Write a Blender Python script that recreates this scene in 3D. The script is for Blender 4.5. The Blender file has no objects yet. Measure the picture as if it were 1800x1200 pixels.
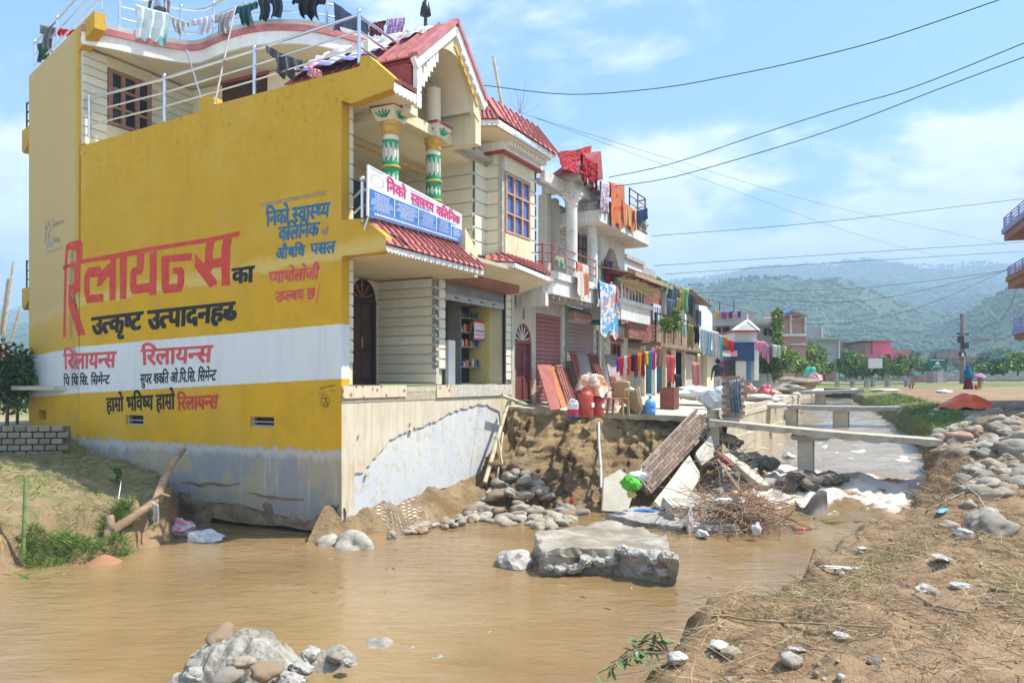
import bpy, bmesh, math, random
import numpy as np
from mathutils import Vector, Matrix, noise as mnoise
from mathutils.geometry import tessellate_polygon
random.seed(7); RNG = np.random.default_rng(11)
R = math.radians
scene = bpy.context.scene
COL = scene.collection

# ------------------------------------------------------------------ camera, sky, sun, exposure
F, CX, HY = 1380.0, 900.0, 668.0          # focal length / principal column / horizon row, in 1800-px units
cam = bpy.data.cameras.new('camera'); cam.sensor_width = 36.0; cam.lens = 36.0 * F / 1800.0
cam.shift_y = (HY - 600.0) / 1800.0; cam.clip_start = 0.1; cam.clip_end = 20000
camo = bpy.data.objects.new('camera', cam); COL.objects.link(camo)
camo.location = (0, 0, 0); camo.rotation_euler = (R(90), 0, 0); scene.camera = camo
SUN_EL, SUN_AZ = 60.0, 88.0               # azimuth clockwise from +Y
world = bpy.data.worlds.new('World'); scene.world = world; world.use_nodes = True
sunl = bpy.data.lights.new('sun', 'SUN'); sunl.energy = 5.0; sunl.angle = R(0.55); sunl.color = (1.0, 0.95, 0.87)
suno = bpy.data.objects.new('sun', sunl); COL.objects.link(suno)
_sd = Vector((math.sin(R(SUN_AZ)) * math.cos(R(SUN_EL)), math.cos(R(SUN_AZ)) * math.cos(R(SUN_EL)), math.sin(R(SUN_EL))))
suno.rotation_euler = _sd.to_track_quat('Z', 'Y').to_euler(); suno.location = (30, 10, 60)
vs = scene.view_settings; vs.view_transform = 'Standard'; vs.look = 'None'; vs.exposure = 1.0; vs.gamma = 1.0; vs.use_curve_mapping = False
scene.render.film_transparent = False
scene.cycles.max_bounces = 6; scene.cycles.diffuse_bounces = 3; scene.cycles.glossy_bounces = 3
scene.cycles.volume_bounces = 0; scene.cycles.transparent_max_bounces = 6; scene.cycles.transmission_bounces = 3
scene.cycles.caustics_reflective = False; scene.cycles.caustics_refractive = False

class G:
    """small node-graph helper"""
    def __init__(s, tree): s.t = tree; s.n = tree.nodes; s.l = tree.links
    def add(s, kind, **kw):
        n = s.n.new(kind)
        for k, v in kw.items(): setattr(n, k, v)
        return n
    def put(s, sock, v):
        if hasattr(v, 'is_output'): s.l.new(v, sock)
        elif v is not None:
            if sock.type == 'RGBA' and not isinstance(v, (int, float)) and len(v) == 3: v = (*v, 1)
            sock.default_value = v
    def math(s, op, a, b=0.0, clamp=False):
        n = s.add('ShaderNodeMath', operation=op, use_clamp=clamp); s.put(n.inputs[0], a); s.put(n.inputs[1], b); return n.outputs[0]
    def noise(s, vec, scale=5, detail=4, rough=.55, dist=0, out=0):
        n = s.add('ShaderNodeTexNoise'); s.put(n.inputs['Vector'], vec); n.inputs['Scale'].default_value = scale
        n.inputs['Detail'].default_value = detail; n.inputs['Roughness'].default_value = rough; n.inputs['Distortion'].default_value = dist
        return n.outputs[out]
    def vor(s, vec, scale=5, feature='F1'):
        n = s.add('ShaderNodeTexVoronoi', feature=feature); s.put(n.inputs['Vector'], vec); n.inputs['Scale'].default_value = scale; return n
    def ramp(s, f, a, b, lo=0.0, hi=1.0):
        n = s.add('ShaderNodeMapRange', interpolation_type='SMOOTHSTEP'); s.put(n.inputs[0], f)
        n.inputs[1].default_value = a; n.inputs[2].default_value = b; n.inputs[3].default_value = lo; n.inputs[4].default_value = hi
        return n.outputs[0]
    def mix(s, f, a, b, blend='MIX'):
        n = s.add('ShaderNodeMix', data_type='RGBA', blend_type=blend); s.put(n.inputs[0], f); s.put(n.inputs[6], a); s.put(n.inputs[7], b); return n.outputs[2]
    def mapping(s, vec, scale=(1, 1, 1), loc=(0, 0, 0), rot=(0, 0, 0)):
        n = s.add('ShaderNodeMapping'); s.put(n.inputs[0], vec); n.inputs['Scale'].default_value = scale; n.inputs['Location'].default_value = loc; n.inputs['Rotation'].default_value = rot; return n.outputs[0]
    def sep(s, vec):
        n = s.add('ShaderNodeSeparateXYZ'); s.put(n.inputs[0], vec); return n.outputs
    def comb(s, x, y, z):
        n = s.add('ShaderNodeCombineXYZ'); s.put(n.inputs[0], x); s.put(n.inputs[1], y); s.put(n.inputs[2], z); return n.outputs[0]

# world: physical sky with thin cumulus mixed over it, the same in every direction
g = G(world.node_tree); g.n.clear()
sky = g.add('ShaderNodeTexSky', sky_type='NISHITA', sun_disc=False); sky.sun_elevation = R(SUN_EL); sky.sun_rotation = R(SUN_AZ)
sky.air_density = 1.0; sky.dust_density = 2.2; sky.ozone_density = 1.6; sky.altitude = 300
tc = g.add('ShaderNodeTexCoord'); sx, sy, sz = g.sep(tc.outputs['Generated'])
up = g.math('ADD', g.math('MAXIMUM', sz, 0.0), 0.22)
pv = g.comb(g.math('DIVIDE', sx, up), g.math('DIVIDE', sy, up), 0.0)
c1 = g.noise(g.mapping(pv, (1.0, 1.0, 1), (2.3, 0.4, 0)), 1.35, 8, .58, .3)
c2 = g.noise(pv, 4.5, 5, .6, .2)
low = g.ramp(sz, 0.0, 0.42, 0.20, -0.03)
cl = g.math('ADD', g.math('ADD', g.math('MULTIPLY', c1, .8), g.math('MULTIPLY', c2, .2)), low)
fac = g.ramp(cl, .48, .61, 0.0, .97)
bright = g.mix(g.ramp(c2, .3, .7), (6.0, 6.2, 6.4), (8.2, 8.2, 8.1))
skyc = g.mix(1.0, sky.outputs[0], (.70, 1.02, 1.36), 'MULTIPLY')
bg = g.add('ShaderNodeBackground'); g.put(bg.inputs[0], g.mix(fac, skyc, bright)); bg.inputs[1].default_value = 0.118
g.l.new(bg.outputs[0], g.add('ShaderNodeOutputWorld').inputs[0])

# ------------------------------------------------------------------ street frame: u along the street (away), v away from the canal, z up from the camera
AX, AY = -3.26, 15.0
TH = math.atan2(.889, .457); D2 = (math.cos(TH), math.sin(TH)); D1 = (-D2[1], D2[0])
MS = Matrix.Translation((AX, AY, 0)) @ Matrix.Rotation(TH, 4, 'Z')
MSI = MS.inverted()
def S2W(p): return MS @ Vector(p)
def W2S(p): return MSI @ Vector(p)
def ray(px, py): return ((px - CX) / F, 1.0, (HY - py) / F)
def on_v(px, py, v):
    r = ray(px, py); t = (v + AX * D1[0] + AY * D1[1]) / (r[0] * D1[0] + r[1] * D1[1]); p = W2S((r[0] * t, t, r[2] * t)); return Vector((p.x, v, p.z))
def on_u(px, py, u=0.0):
    r = ray(px, py); t = (u + AX * D2[0] + AY * D2[1]) / (r[0] * D2[0] + r[1] * D2[1]); p = W2S((r[0] * t, t, r[2] * t)); return Vector((u, p.y, p.z))
def on_z(px, py, z):
    r = ray(px, py); t = z / r[2]; return W2S((r[0] * t, t, z))
def at(px, py, Y):
    r = ray(px, py); return W2S((r[0] * Y, Y, r[2] * Y))

# ------------------------------------------------------------------ object helpers
WM = {}
def tag(o, label=None, cat=None, group=None, kind=None):
    if label: o['label'] = label
    if cat: o['category'] = cat
    if group: o['group'] = group
    if kind: o['kind'] = kind
    return o
def thing(name, label, cat, base, group=None, rot=0.0):
    o = bpy.data.objects.new(name, None); COL.objects.link(o); o.empty_display_size = .2
    m = MS @ Matrix.Translation(base) @ Matrix.Rotation(rot, 4, 'Z'); o.matrix_world = m; WM[o] = m
    return tag(o, label, cat, group)
def place(o, m, parent=None):
    """link object o so that its street-frame matrix is m"""
    COL.objects.link(o); w = MS @ m
    if parent is not None:
        o.parent = parent; o.matrix_basis = WM[parent].inverted() @ w
    else: o.matrix_basis = w
    WM[o] = w; return o
def inst(name, mesh, m, parent=None):
    return place(bpy.data.objects.new(name, mesh), m, parent)
def copy_tree(o, w, parent=None):
    c = o.copy(); COL.objects.link(c)
    if parent is None: c.matrix_world = w
    else:
        c.parent = parent; c.matrix_basis = o.matrix_basis.copy()
    WM[c] = w
    for ch in o.children: copy_tree(ch, w @ ch.matrix_basis, c)
    return c
def mesh_from(name, verts, faces, mat=None, smooth=False):
    me = bpy.data.meshes.new(name); me.from_pydata([tuple(v) for v in verts], [], faces)
    if mat: 
        for m_ in (mat if isinstance(mat, (list, tuple)) else [mat]): me.materials.append(m_)
    if smooth: me.polygons.foreach_set('use_smooth', [True] * len(me.polygons))
    me.update(); return me

class MB:
    """collects geometry in street coordinates and links it as one mesh object"""
    def __init__(s): s.v = []; s.f = []; s.mi = []; s.cur = 0
    def face(s, idx): s.f.append(tuple(idx)); s.mi.append(s.cur)
    def pts(s, ps):
        n = len(s.v); s.v.extend(Vector(p) for p in ps); return list(range(n, n + len(ps)))
    def box(s, a, b, m=None):
        x0, y0, z0 = a; x1, y1, z1 = b
        ps = [Vector(p) for p in ((x0, y0, z0), (x1, y0, z0), (x1, y1, z0), (x0, y1, z0), (x0, y0, z1), (x1, y0, z1), (x1, y1, z1), (x0, y1, z1))]
        if m is not None: ps = [m @ p for p in ps]
        i = s.pts(ps)
        for q in ((0, 3, 2, 1), (4, 5, 6, 7), (0, 1, 5, 4), (1, 2, 6, 5), (2, 3, 7, 6), (3, 0, 4, 7)): s.face([i[k] for k in q])
        return s
    def bar(s, p, q, w, h=None, upv=(0, 0, 1)):
        p, q = Vector(p), Vector(q); d = q - p; L = d.length
        if L < 1e-6: return s
        d.normalize(); upv = Vector(upv)
        if abs(d.dot(upv)) > .98: upv = Vector((1, 0, 0))
        x = d.cross(upv).normalized(); y = x.cross(d).normalized(); h = h or w
        m = Matrix((( x.x, d.x, y.x, p.x), (x.y, d.y, y.y, p.y), (x.z, d.z, y.z, p.z), (0, 0, 0, 1)))
        return s.box((-w / 2, 0, -h / 2), (w / 2, L, h / 2), m)
    def tube(s, path, r, n=8, cap=True):
        path = [Vector(p) for p in path]; rs = r if isinstance(r, (list, tuple)) else [r] * len(path); rings = []
        ref = None
        for k, p in enumerate(path):
            d = (path[min(k + 1, len(path) - 1)] - path[max(k - 1, 0)]).normalized()
            a = Vector((0, 0, 1)) if abs(d.z) < .9 else Vector((1, 0, 0))
            if ref is not None and (ref - d * ref.dot(d)).length > .1: a = ref
            x = (a - d * a.dot(d)).normalized(); y = d.cross(x); ref = x
            rings.append(s.pts([p + (x * math.cos(t) + y * math.sin(t)) * rs[k] for t in [2 * math.pi * j / n for j in range(n)]]))
        for a, b in zip(rings, rings[1:]):
            for j in range(n): s.face((a[j], a[(j + 1) % n], b[(j + 1) % n], b[j]))
        if cap: s.face(rings[0][::-1]); s.face(rings[-1])
        return s
    def lathe(s, c, prof, n=16, axis=None):
        c = Vector(c); rings = []
        for r, z in prof: rings.append(s.pts([c + Vector((r * math.cos(t), r * math.sin(t), z)) for t in [2 * math.pi * j / n for j in range(n)]]))
        for a, b in zip(rings, rings[1:]):
            for j in range(n): s.face((a[j], a[(j + 1) % n], b[(j + 1) % n], b[j]))
        s.face(rings[0][::-1]); s.face(rings[-1]); return s
    def prism(s, loops, org, ex, ey, en, th):
        """loops: outer + holes, 2-D; org + a*ex + b*ey; extruded th along en"""
        org, ex, ey, en = map(Vector, (org, ex, ey, en))
        if not isinstance(loops[0][0], (tuple, list, Vector)): loops = [loops]
        tris = tessellate_polygon([[Vector((p[0], p[1], 0)) for p in l] for l in loops])
        flat = [p for l in loops for p in l]
        a = s.pts([org + ex * p[0] + ey * p[1] for p in flat]); b = s.pts([org + ex * p[0] + ey * p[1] + en * th for p in flat])
        for t in tris: s.face([a[k] for k in t]); s.face([b[k] for k in t[::-1]])
        n0 = 0
        for l in loops:
            k = len(l)
            for j in range(k): s.face((a[n0 + j], a[n0 + (j + 1) % k], b[n0 + (j + 1) % k], b[n0 + j]))
            n0 += k
        return s
    def grid(s, fn, nu, nv):
        i = s.pts([fn(a / nu, b / nv) for b in range(nv + 1) for a in range(nu + 1)])
        for b in range(nv):
            for a in range(nu): k = b * (nu + 1) + a; s.face((i[k], i[k + 1], i[k + nu + 2], i[k + nu + 1]))
        return s
    def build(s, name, mat, parent=None, smooth=False, org=None, bevel=0, fixn=True, label=None, cat=None, group=None, kind=None, weld=False):
        if org is None:
            if parent is None:
                xs = [p.x for p in s.v]; ys = [p.y for p in s.v]; zs = [p.z for p in s.v]
                org = Vector(((min(xs) + max(xs)) / 2, (min(ys) + max(ys)) / 2, min(zs)))
            else: org = MSI @ WM[parent].translation
        org = Vector(org); me = mesh_from(name, [p - org for p in s.v], s.f, mat)
        if any(s.mi): me.polygons.foreach_set('material_index', s.mi)
        if fixn or bevel:
            bm = bmesh.new(); bm.from_mesh(me)
            if weld: bmesh.ops.remove_doubles(bm, verts=bm.verts, dist=1e-4)
            bmesh.ops.recalc_face_normals(bm, faces=bm.faces)
            if bevel:
                es = [e for e in bm.edges if len(e.link_faces) == 2 and e.calc_face_angle(0) > .5]
                bmesh.ops.bevel(bm, geom=es, offset=bevel, segments=1, affect='EDGES', clamp_overlap=True)
            bm.to_mesh(me); bm.free()
        if smooth: me.polygons.foreach_set('use_smooth', [True] * len(me.polygons))
        o = bpy.data.objects.new(name, me); place(o, Matrix.Translation(org), parent)
        if smooth == 'auto':
            bmx = bmesh.new(); bmx.from_mesh(me)
            for e in bmx.edges: e.smooth = len(e.link_faces) == 2 and e.calc_face_angle(0) < .7
            bmx.to_mesh(me); bmx.free()
        return tag(o, label, cat, group, kind)

# ------------------------------------------------------------------ materials
MATS = {}
def mat(name, col, col2=None, rough=.8, scale=3.0, bump=0.0, bscale=40.0, spec=.3, metal=0.0, rnd=0.0, dirt=0.0, dirtcol=(.16, .11, .06), streak=0.0, detail=5):
    if name in MATS: return MATS[name]
    m = bpy.data.materials.new(name); m.use_nodes = True; MATS[name] = m
    g = G(m.node_tree); bs = g.n['Principled BSDF']; bs.inputs['Roughness'].default_value = rough; bs.inputs['Specular IOR Level'].default_value = spec; bs.inputs['Metallic'].default_value = metal
    tc = g.add('ShaderNodeTexCoord'); vec = tc.outputs['Object']; c = col
    if rnd or True:
        oi = g.add('ShaderNodeObjectInfo')
    if col2 is not None:
        f = g.ramp(g.noise(vec, scale, detail, .6), .32, .68); c = g.mix(f, col, col2)
    if streak:
        f2 = g.ramp(g.noise(g.mapping(vec, (9, 9, .55)), 1.0, 5, .65), .45, .75, 0, streak); c = g.mix(f2, c, dirtcol)
    if dirt:
        f3 = g.ramp(g.noise(vec, scale * .6 + 1.1, 7, .7), .5, .74, 0, dirt); c = g.mix(f3, c, dirtcol)
    if rnd:
        hv = g.add('ShaderNodeHueSaturation'); g.put(hv.inputs['Color'], c)
        g.put(hv.inputs['Value'], g.math('ADD', g.math('MULTIPLY', oi.outputs['Random'], 2 * rnd), 1 - rnd)); c = hv.outputs[0]
        hv.inputs['Saturation'].default_value = 1.0
    g.put(bs.inputs['Base Color'], c)
    if bump:
        b = g.add('ShaderNodeBump'); b.inputs['Strength'].default_value = min(1, bump); b.inputs['Distance'].default_value = .02 * max(1, bump)
        g.put(b.inputs['Height'], g.noise(vec, bscale, 6, .65)); g.l.new(b.outputs[0], bs.inputs['Normal'])
    return m
def custom(name, fn, rough=.85, spec=.25):
    m = bpy.data.materials.new(name); m.use_nodes = True; MATS[name] = m; g = G(m.node_tree); bs = g.n['Principled BSDF']
    bs.inputs['Roughness'].default_value = rough; bs.inputs['Specular IOR Level'].default_value = spec
    tc = g.add('ShaderNodeTexCoord'); fn(g, bs, tc.outputs['Object']); return m
def bumpn(g, bs, h, strength=.5, dist=.02):
    b = g.add('ShaderNodeBump'); b.inputs['Strength'].default_value = strength; b.inputs['Distance'].default_value = dist; g.put(b.inputs['Height'], h); g.l.new(b.outputs[0], bs.inputs['Normal'])

CREAM = mat('cream_plaster', (.60, .53, .33), (.66, .60, .41), .8, 2.0, .2, 60, dirt=.3, dirtcol=(.46, .39, .25), streak=.22)
CREAM2 = mat('cream_soffit', (.68, .60, .42), (.72, .65, .48), .85, 1.2, .1, 40)
GROOVE = mat('grey_groove_paint', (.44, .42, .40), (.50, .47, .43), .85, 4)
WHITEP = mat('white_paint', (.72, .71, .67), (.78, .78, .75), .7, 3, .1, 50, dirt=.25, dirtcol=(.35, .32, .26), streak=.2)
REDP = mat('maroon_paint', (.30, .055, .05), (.36, .08, .07), .6, 5, .1, 60)
TILE = mat('red_roof_tile', (.34, .10, .09), (.42, .15, .135), .6, 4, .2, 50, rnd=.14, dirt=.3, dirtcol=(.22, .09, .08))
TILED = mat('dark_red_tile_edge', (.2, .035, .035), (.28, .06, .06), .6, 4)
STEEL = mat('stainless_steel', (.62, .63, .65), None, .28, metal=.9)
DSTEEL = mat('dark_steel', (.05, .05, .06), None, .5, metal=.4)
CONC = mat('grey_concrete', (.32, .30, .27), (.42, .40, .37), .9, 3, .5, 35, dirt=.5, dirtcol=(.16, .14, .11))
CONCL = mat('pale_concrete', (.50, .48, .43), (.60, .58, .53), .9, 2.5, .5, 30, dirt=.4, dirtcol=(.3, .26, .2))
CONCT = mat('tan_concrete', (.46, .40, .29), (.56, .51, .40), .9, 2.5, .4, 30, dirt=.4, dirtcol=(.24, .19, .12))
GOLD = mat('gold_paint', (.52, .30, .05), (.58, .38, .10), .5, 6)
GREENP = mat('green_paint', (.02, .26, .09), (.03, .33, .13), .6, 6)
WOODW = mat('brown_window_wood', (.27, .12, .06), (.34, .17, .09), .6, 6, .2, 40)
DWOOD = mat('dark_door_wood', (.045, .022, .016), (.07, .035, .025), .5, 5, .2, 30)
MWOOD = mat('maroon_wood', (.16, .045, .03), (.24, .08, .05), .5, 4, .2, 30, rnd=.25)
GLASSB = mat('blue_window_glass', (.05, .10, .28), (.08, .15, .36), .06, 1.5, spec=.8)
GLASSD = mat('dark_window_glass', (.015, .02, .03), None, .08, spec=.7)
DARK = mat('dark_interior', (.03, .027, .022), (.05, .045, .035), .95, 3)
SOIL = mat('eroded_soil', (.26, .165, .085), (.42, .30, .17), .97, 2.4, 1.0, 14, dirt=.55, dirtcol=(.13, .085, .05), spec=.05)
# ------------------------------------------------------------------ clinic building
ZB = -3.0                                    # water level of the lower pool
def _yellow(g, bs, vec):
    x, y, z = g.sep(vec); z = g.math('ADD', z, ZB)
    n1 = g.noise(vec, 1.3, 6, .65); n2 = g.noise(g.mapping(vec, (6, 6, .45)), 1.0, 6, .7); n3 = g.noise(vec, 7, 5, .6)
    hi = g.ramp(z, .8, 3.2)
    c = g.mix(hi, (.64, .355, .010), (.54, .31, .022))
    c = g.mix(g.ramp(n1, .38, .66, 0, .5), c, (.46, .27, .022)); c = g.mix(g.ramp(g.noise(vec, .55, 5, .6), .48, .62, 0, .35), c, (.57, .37, .07)); c = g.mix(g.ramp(g.noise(g.mapping(vec, (15, 15, .35)), 1, 4, .7), .6, .72, 0, .4), c, (.36, .22, .04))
    c = g.mix(g.ramp(n2, .47, .72, 0, .55), c, (.57, .36, .05))
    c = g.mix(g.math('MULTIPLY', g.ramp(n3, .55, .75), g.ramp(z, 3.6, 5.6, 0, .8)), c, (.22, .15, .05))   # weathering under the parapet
    # pale diagonal wash across the lettering
    ws = g.math('ADD', z, g.math('ADD', g.math('MULTIPLY', y, .075), g.math('MULTIPLY', n1, .5)))
    c = g.mix(g.math('MULTIPLY', g.ramp(ws, 2.55, 2.62), g.ramp(ws, 2.95, 2.70)), c, (.60, .42, .12))
    # sun-faded stretch on the turned end of the wall
    ff = g.math('MULTIPLY', g.ramp(g.math('ADD', y, g.math('MULTIPLY', n1, .25)), 7.98, 8.4), g.ramp(g.math('ADD', z, g.math('MULTIPLY', n1, 1.5)), 1.2, 3.2))
    c = g.mix(g.math('MULTIPLY', ff, .75), c, (.50, .40, .21))
    jag = g.math('MULTIPLY', g.math('SUBTRACT', g.noise(vec, 14, 3, .6), .5), .05)
    top = g.math('ADD', z, g.math('MULTIPLY', y, .036)); bot = g.math('ADD', z, g.math('MULTIPLY', y, .043))
    white = g.math('MULTIPLY', g.ramp(g.math('ADD', bot, jag), .02, .045), g.ramp(g.math('ADD', top, jag), 1.085, 1.06))
    c = g.mix(white, c, g.mix(g.ramp(n2, .4, .75, 0, .5), (.66, .67, .66), (.52, .52, .50)))
    # bare washed plaster at the foot
    j2 = g.math('MULTIPLY', g.math('SUBTRACT', g.noise(g.mapping(vec, (5, 5, 1.2)), 1, 6, .7), .5), .55)
    low = g.ramp(g.math('ADD', z, j2), -1.32, -1.42)
    pl = g.mix(g.ramp(g.noise(vec, 1.1, 5, .6, .4), .44, .56), (.38, .32, .21), (.275, .275, .27)); pl = g.mix(g.ramp(n2, .5, .7, 0, .75), pl, (.46, .40, .29))
    pl = g.mix(g.ramp(z, -2.0, -2.8, 0, .55), pl, (.20, .19, .18))
    c = g.mix(low, c, pl)
    rim = g.math('MULTIPLY', low, g.ramp(g.math('ADD', z, j2), -1.62, -1.42)); c = g.mix(g.math('MULTIPLY', rim, .7), c, (.52, .50, .46))
    g.put(bs.inputs['Base Color'], c)
    bumpn(g, bs, g.math('ADD', g.math('MULTIPLY', g.noise(vec, 30, 6, .7), .5), g.math('ADD', n3, g.math('MULTIPLY', low, -.6))), .35, .02)
YEL = custom('yellow_wall_paint', _yellow)
def _plinth(g, bs, vec):
    x, y, z = g.sep(vec); z = g.math('ADD', z, ZB)
    n1 = g.noise(vec, 1.6, 7, .7); n2 = g.noise(g.mapping(vec, (7, 7, .5)), 1, 6, .7)
    c = g.mix(g.ramp(n1, .35, .66), (.50, .53, .55), (.62, .60, .53)); c = g.mix(g.ramp(n2, .5, .75, 0, .7), c, (.62, .56, .42))
    c = g.mix(g.math('MULTIPLY', g.ramp(n1, .42, .58), g.ramp(z, -2.5, -1.5, .65, 0)), c, (.42, .475, .53))
    c = g.mix(g.ramp(g.math('ADD', z, g.math('MULTIPLY', n2, .3)), -2.45, -2.9, 0, .8), c, (.36, .27, .17)); c = g.mix(g.ramp(g.noise(vec, 3.1, 7, .72), .5, .66, 0, .7), c, (.46, .40, .30)); c = g.mix(g.ramp(g.noise(vec, 5, 6, .7), .58, .68, 0, .6), c, (.30, .27, .23))
    g.put(bs.inputs['Base Color'], c); bumpn(g, bs, g.noise(vec, 22, 6, .7), .35, .02)
PLIN = custom('washed_blue_plinth', _plinth)
PLAST = mat('cream_render_coat', (.56, .48, .33), (.62, .56, .44), .9, 1.4, .3, 25, dirt=.75, dirtcol=(.40, .29, .16), streak=.6)

clinic = thing('clinic_building', 'yellow and cream clinic house with big painted lettering standing over the flooded channel', 'building', (0, 0, ZB))
def U(px, py, u=0.0): p = on_u(px, py, u); return (p.y, p.z)
FLR = -.13
outer = [U(143, 257), U(350, 197), U(352, 172), U(375, 170), U(378, 184), U(597, 127), U(632, 117), U(633, 100), U(647, 97), U(693, 137), U(692, 155), U(617, 182),
         (0, U(598, 177)[1]), (0, U(598, 386)[1]), U(640, 384), U(678, 415), U(678, 442), (0, U(600, 450)[1]), (0, -2.80), (.35, -2.86), (.8, -2.80), (1.3, -2.72), (1.9, -2.66), (2.5, -2.58), (3.2, -2.56), (4.2, -2.62), (4.8, -2.5), (6, -2.4), (U(138, 700)[0], -2.4)]
def rect(p, q): return [(p[0], p[1]), (q[0], p[1]), (q[0], q[1]), (p[0], q[1])]
holes = [rect(U(440, 732), U(482, 751)), rect(U(221, 729), U(252, 748))]
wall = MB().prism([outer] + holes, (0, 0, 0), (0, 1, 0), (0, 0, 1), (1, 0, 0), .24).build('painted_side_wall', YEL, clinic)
tag(wall, 'shaded ochre yellow side wall with white band and advertising letters')
for hp in holes:                                # ventilation openings: grey lining, bar and dark void
    (a, b), (c_, d) = hp[0], hp[2]; y0, y1 = min(a, c_), max(a, c_); z0, z1 = min(b, d), max(b, d)
    m = MB(); m.box((.05, y0 - .002, z0), (.12, y0 + .05, z1)); m.box((.05, y1 - .05, z0), (.12, y1 + .002, z1)); m.box((.04, y0, z0 - .002), (.16, y1, z0 + .035)); m.box((.06, y0 + .05, (z0 + z1) / 2 - .012), (.1, y1 - .05, (z0 + z1) / 2 + .012))
    vo = m.build('vent_opening', CONC, clinic); MB().box((.2, y0, z0), (.21, y1, z1)).build('vent_void', DARK, vo)
# end panel turned back beyond the bend
Bv = outer[0][0]; Bz = outer[0][1]
B_ = Vector((0, U(138, 700)[0], 0)); Cw = W2S((-13.2, 21.45, 0)); e2 = (Cw - B_); L2 = e2.length; e2.normalize(); n2_ = Vector((0, 0, 1)).cross(e2); n2_ = n2_ if n2_.x > 0 else -n2_
zt = 8.3
pan = [(0, -2.4), (L2, -2.0), (L2, zt), (-1.05, zt + .10), (-1.05, zt - .28), (0, zt - .5), (0, Bz)]
hole3 = [(L2 * .62, -1.02), (L2 * .78, -1.02), (L2 * .78, -.78), (L2 * .62, -.78)]
MB().prism([pan, hole3], B_, e2, (0, 0, 1), n2_, .25).build('end_wall', YEL, clinic)
m = MB(); q = B_ + e2 * L2 * .7 + n2_ * .2; m.bar(q - e2 * .4 + Vector((0, 0, -.9)), q + e2 * .4 + Vector((0, 0, -.9)), .02, .3); m.build('vent_void', DARK, clinic)
# rear balconies seen edge-on past the end of the wall
for (za, zb) in ((6.3, 6.95), (1.95, 2.55), (-.35, .05)):
    q = B_ + e2 * (L2 - .02); m = MB()
    m.prism([(0, za + .25), (.55, za), (.7, za + .1), (.7, zb), (0, zb)] if za > 0 else [(0, za), (.3, za), (.3, zb), (0, zb)], q, e2, (0, 0, 1), n2_, 1.2)
    m.build('rear_balcony_slab', mat('yellow_trim', (.50, .33, .05), (.42, .27, .05), .85, 3, .2), clinic)
    if za > 0:
        m = MB(); 
        for k in range(3): m.tube([q + e2 * .1 + n2_ * .1 + Vector((0, 0, zb + .25 * (k + 1))), q + e2 * .62 + n2_ * .1 + Vector((0, 0, zb + .25 * (k + 1)))], .02, 6)
        m.tube([q + e2 * .62 + n2_ * .1 + Vector((0, 0, zb)), q + e2 * .62 + n2_ * .1 + Vector((0, 0, zb + .8))], .025, 6); m.build('rear_railing', DSTEEL, clinic)

# --- plaster course siding: real bands with recessed painted joints
COURSE = mat('cream_course', (.66, .62, .47), (.71, .67, .53), .8, 2, .15, 60, rnd=.07, dirt=.3, dirtcol=(.48, .42, .30), streak=.2)
def siding(p, q, z0, z1, nrm, n, parent=clinic, gap=.034, t=.022, back=.10):
    """horizontal plaster courses between plan points p, q (u, v); nrm points outward"""
    p, q = Vector((*p, 0)), Vector((*q, 0)); nrm = Vector((*nrm, 0)).normalized(); d = (q - p); L = d.length; d.normalize()
    bk = MB().prism([(0, z0), (L, z0), (L, z1), (0, z1)], p - nrm * t, d, (0, 0, 1), -nrm, back).build('wall_backing', GROOVE, parent)
    h = (z1 - z0) / n
    prof = [(0, gap * .5), (t * .8, gap * .5), (t, gap * .5 + .012), (t, h - gap * .5 - .012), (t * .8, h - gap * .5), (0, h - gap * .5)]
    me = None
    for k in range(n):
        if me is None:
            mm = MB().prism(prof, (0, 0, 0), (0, 1, 0), (0, 0, 1), (1, 0, 0), L); vs_ = [Vector((v.x, v.y - t, v.z)) for v in mm.v]; me = mesh_from('plaster_course', vs_, mm.f, COURSE)
            bm = bmesh.new(); bm.from_mesh(me); bmesh.ops.recalc_face_normals(bm, faces=bm.faces); bm.to_mesh(me); bm.free()
        o = p + Vector((0, 0, z0 + k * h))
        inst('plaster_course', me, Matrix(((d.x, nrm.x, 0, o.x), (d.y, nrm.y, 0, o.y), (0, 0, 1, o.z), (0, 0, 0, 1))), parent)
SF = U(600, 450)[1] - .02                        # ground floor soffit
uA, uB, uC, uD, uE = .36, on_v(767, 600, 0).x, on_v(783, 600, 0).x, on_v(890, 600, 0).x, on_v(898, 600, 0).x
PD = 1.67
siding((.24, .0), (uA, .0), .32, SF, (0, -1), 9)
MB().box((.24, .02, -.09), (uA, .35, .32)).build('pillar_base', CREAM, clinic)
MB().box((.24, .12, .32), (uA - .01, .40, SF)).build('corner_pillar', CREAM, clinic)
siding((uB, PD), (uB, .0), -.06, SF, (-1, 0), 11)
siding((uB, .0), (uC, .0), .25, SF, (0, -1), 9)
MB().box((uB + .07, .08, -.09), (uC, .45, SF)).build('shop_pier', CREAM, clinic)
MB().box((uB + .07, .4, -.09), (uB + .2, 4.0, SF)).build('partition_wall', CREAM, clinic)
siding((uD, .0), (uE, .0), .0, SF, (0, -1), 11)
MB().box((uD + .01, .08, -.09), (uE - .01, 4.0, SF)).build('gable_pier', CREAM, clinic)
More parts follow.
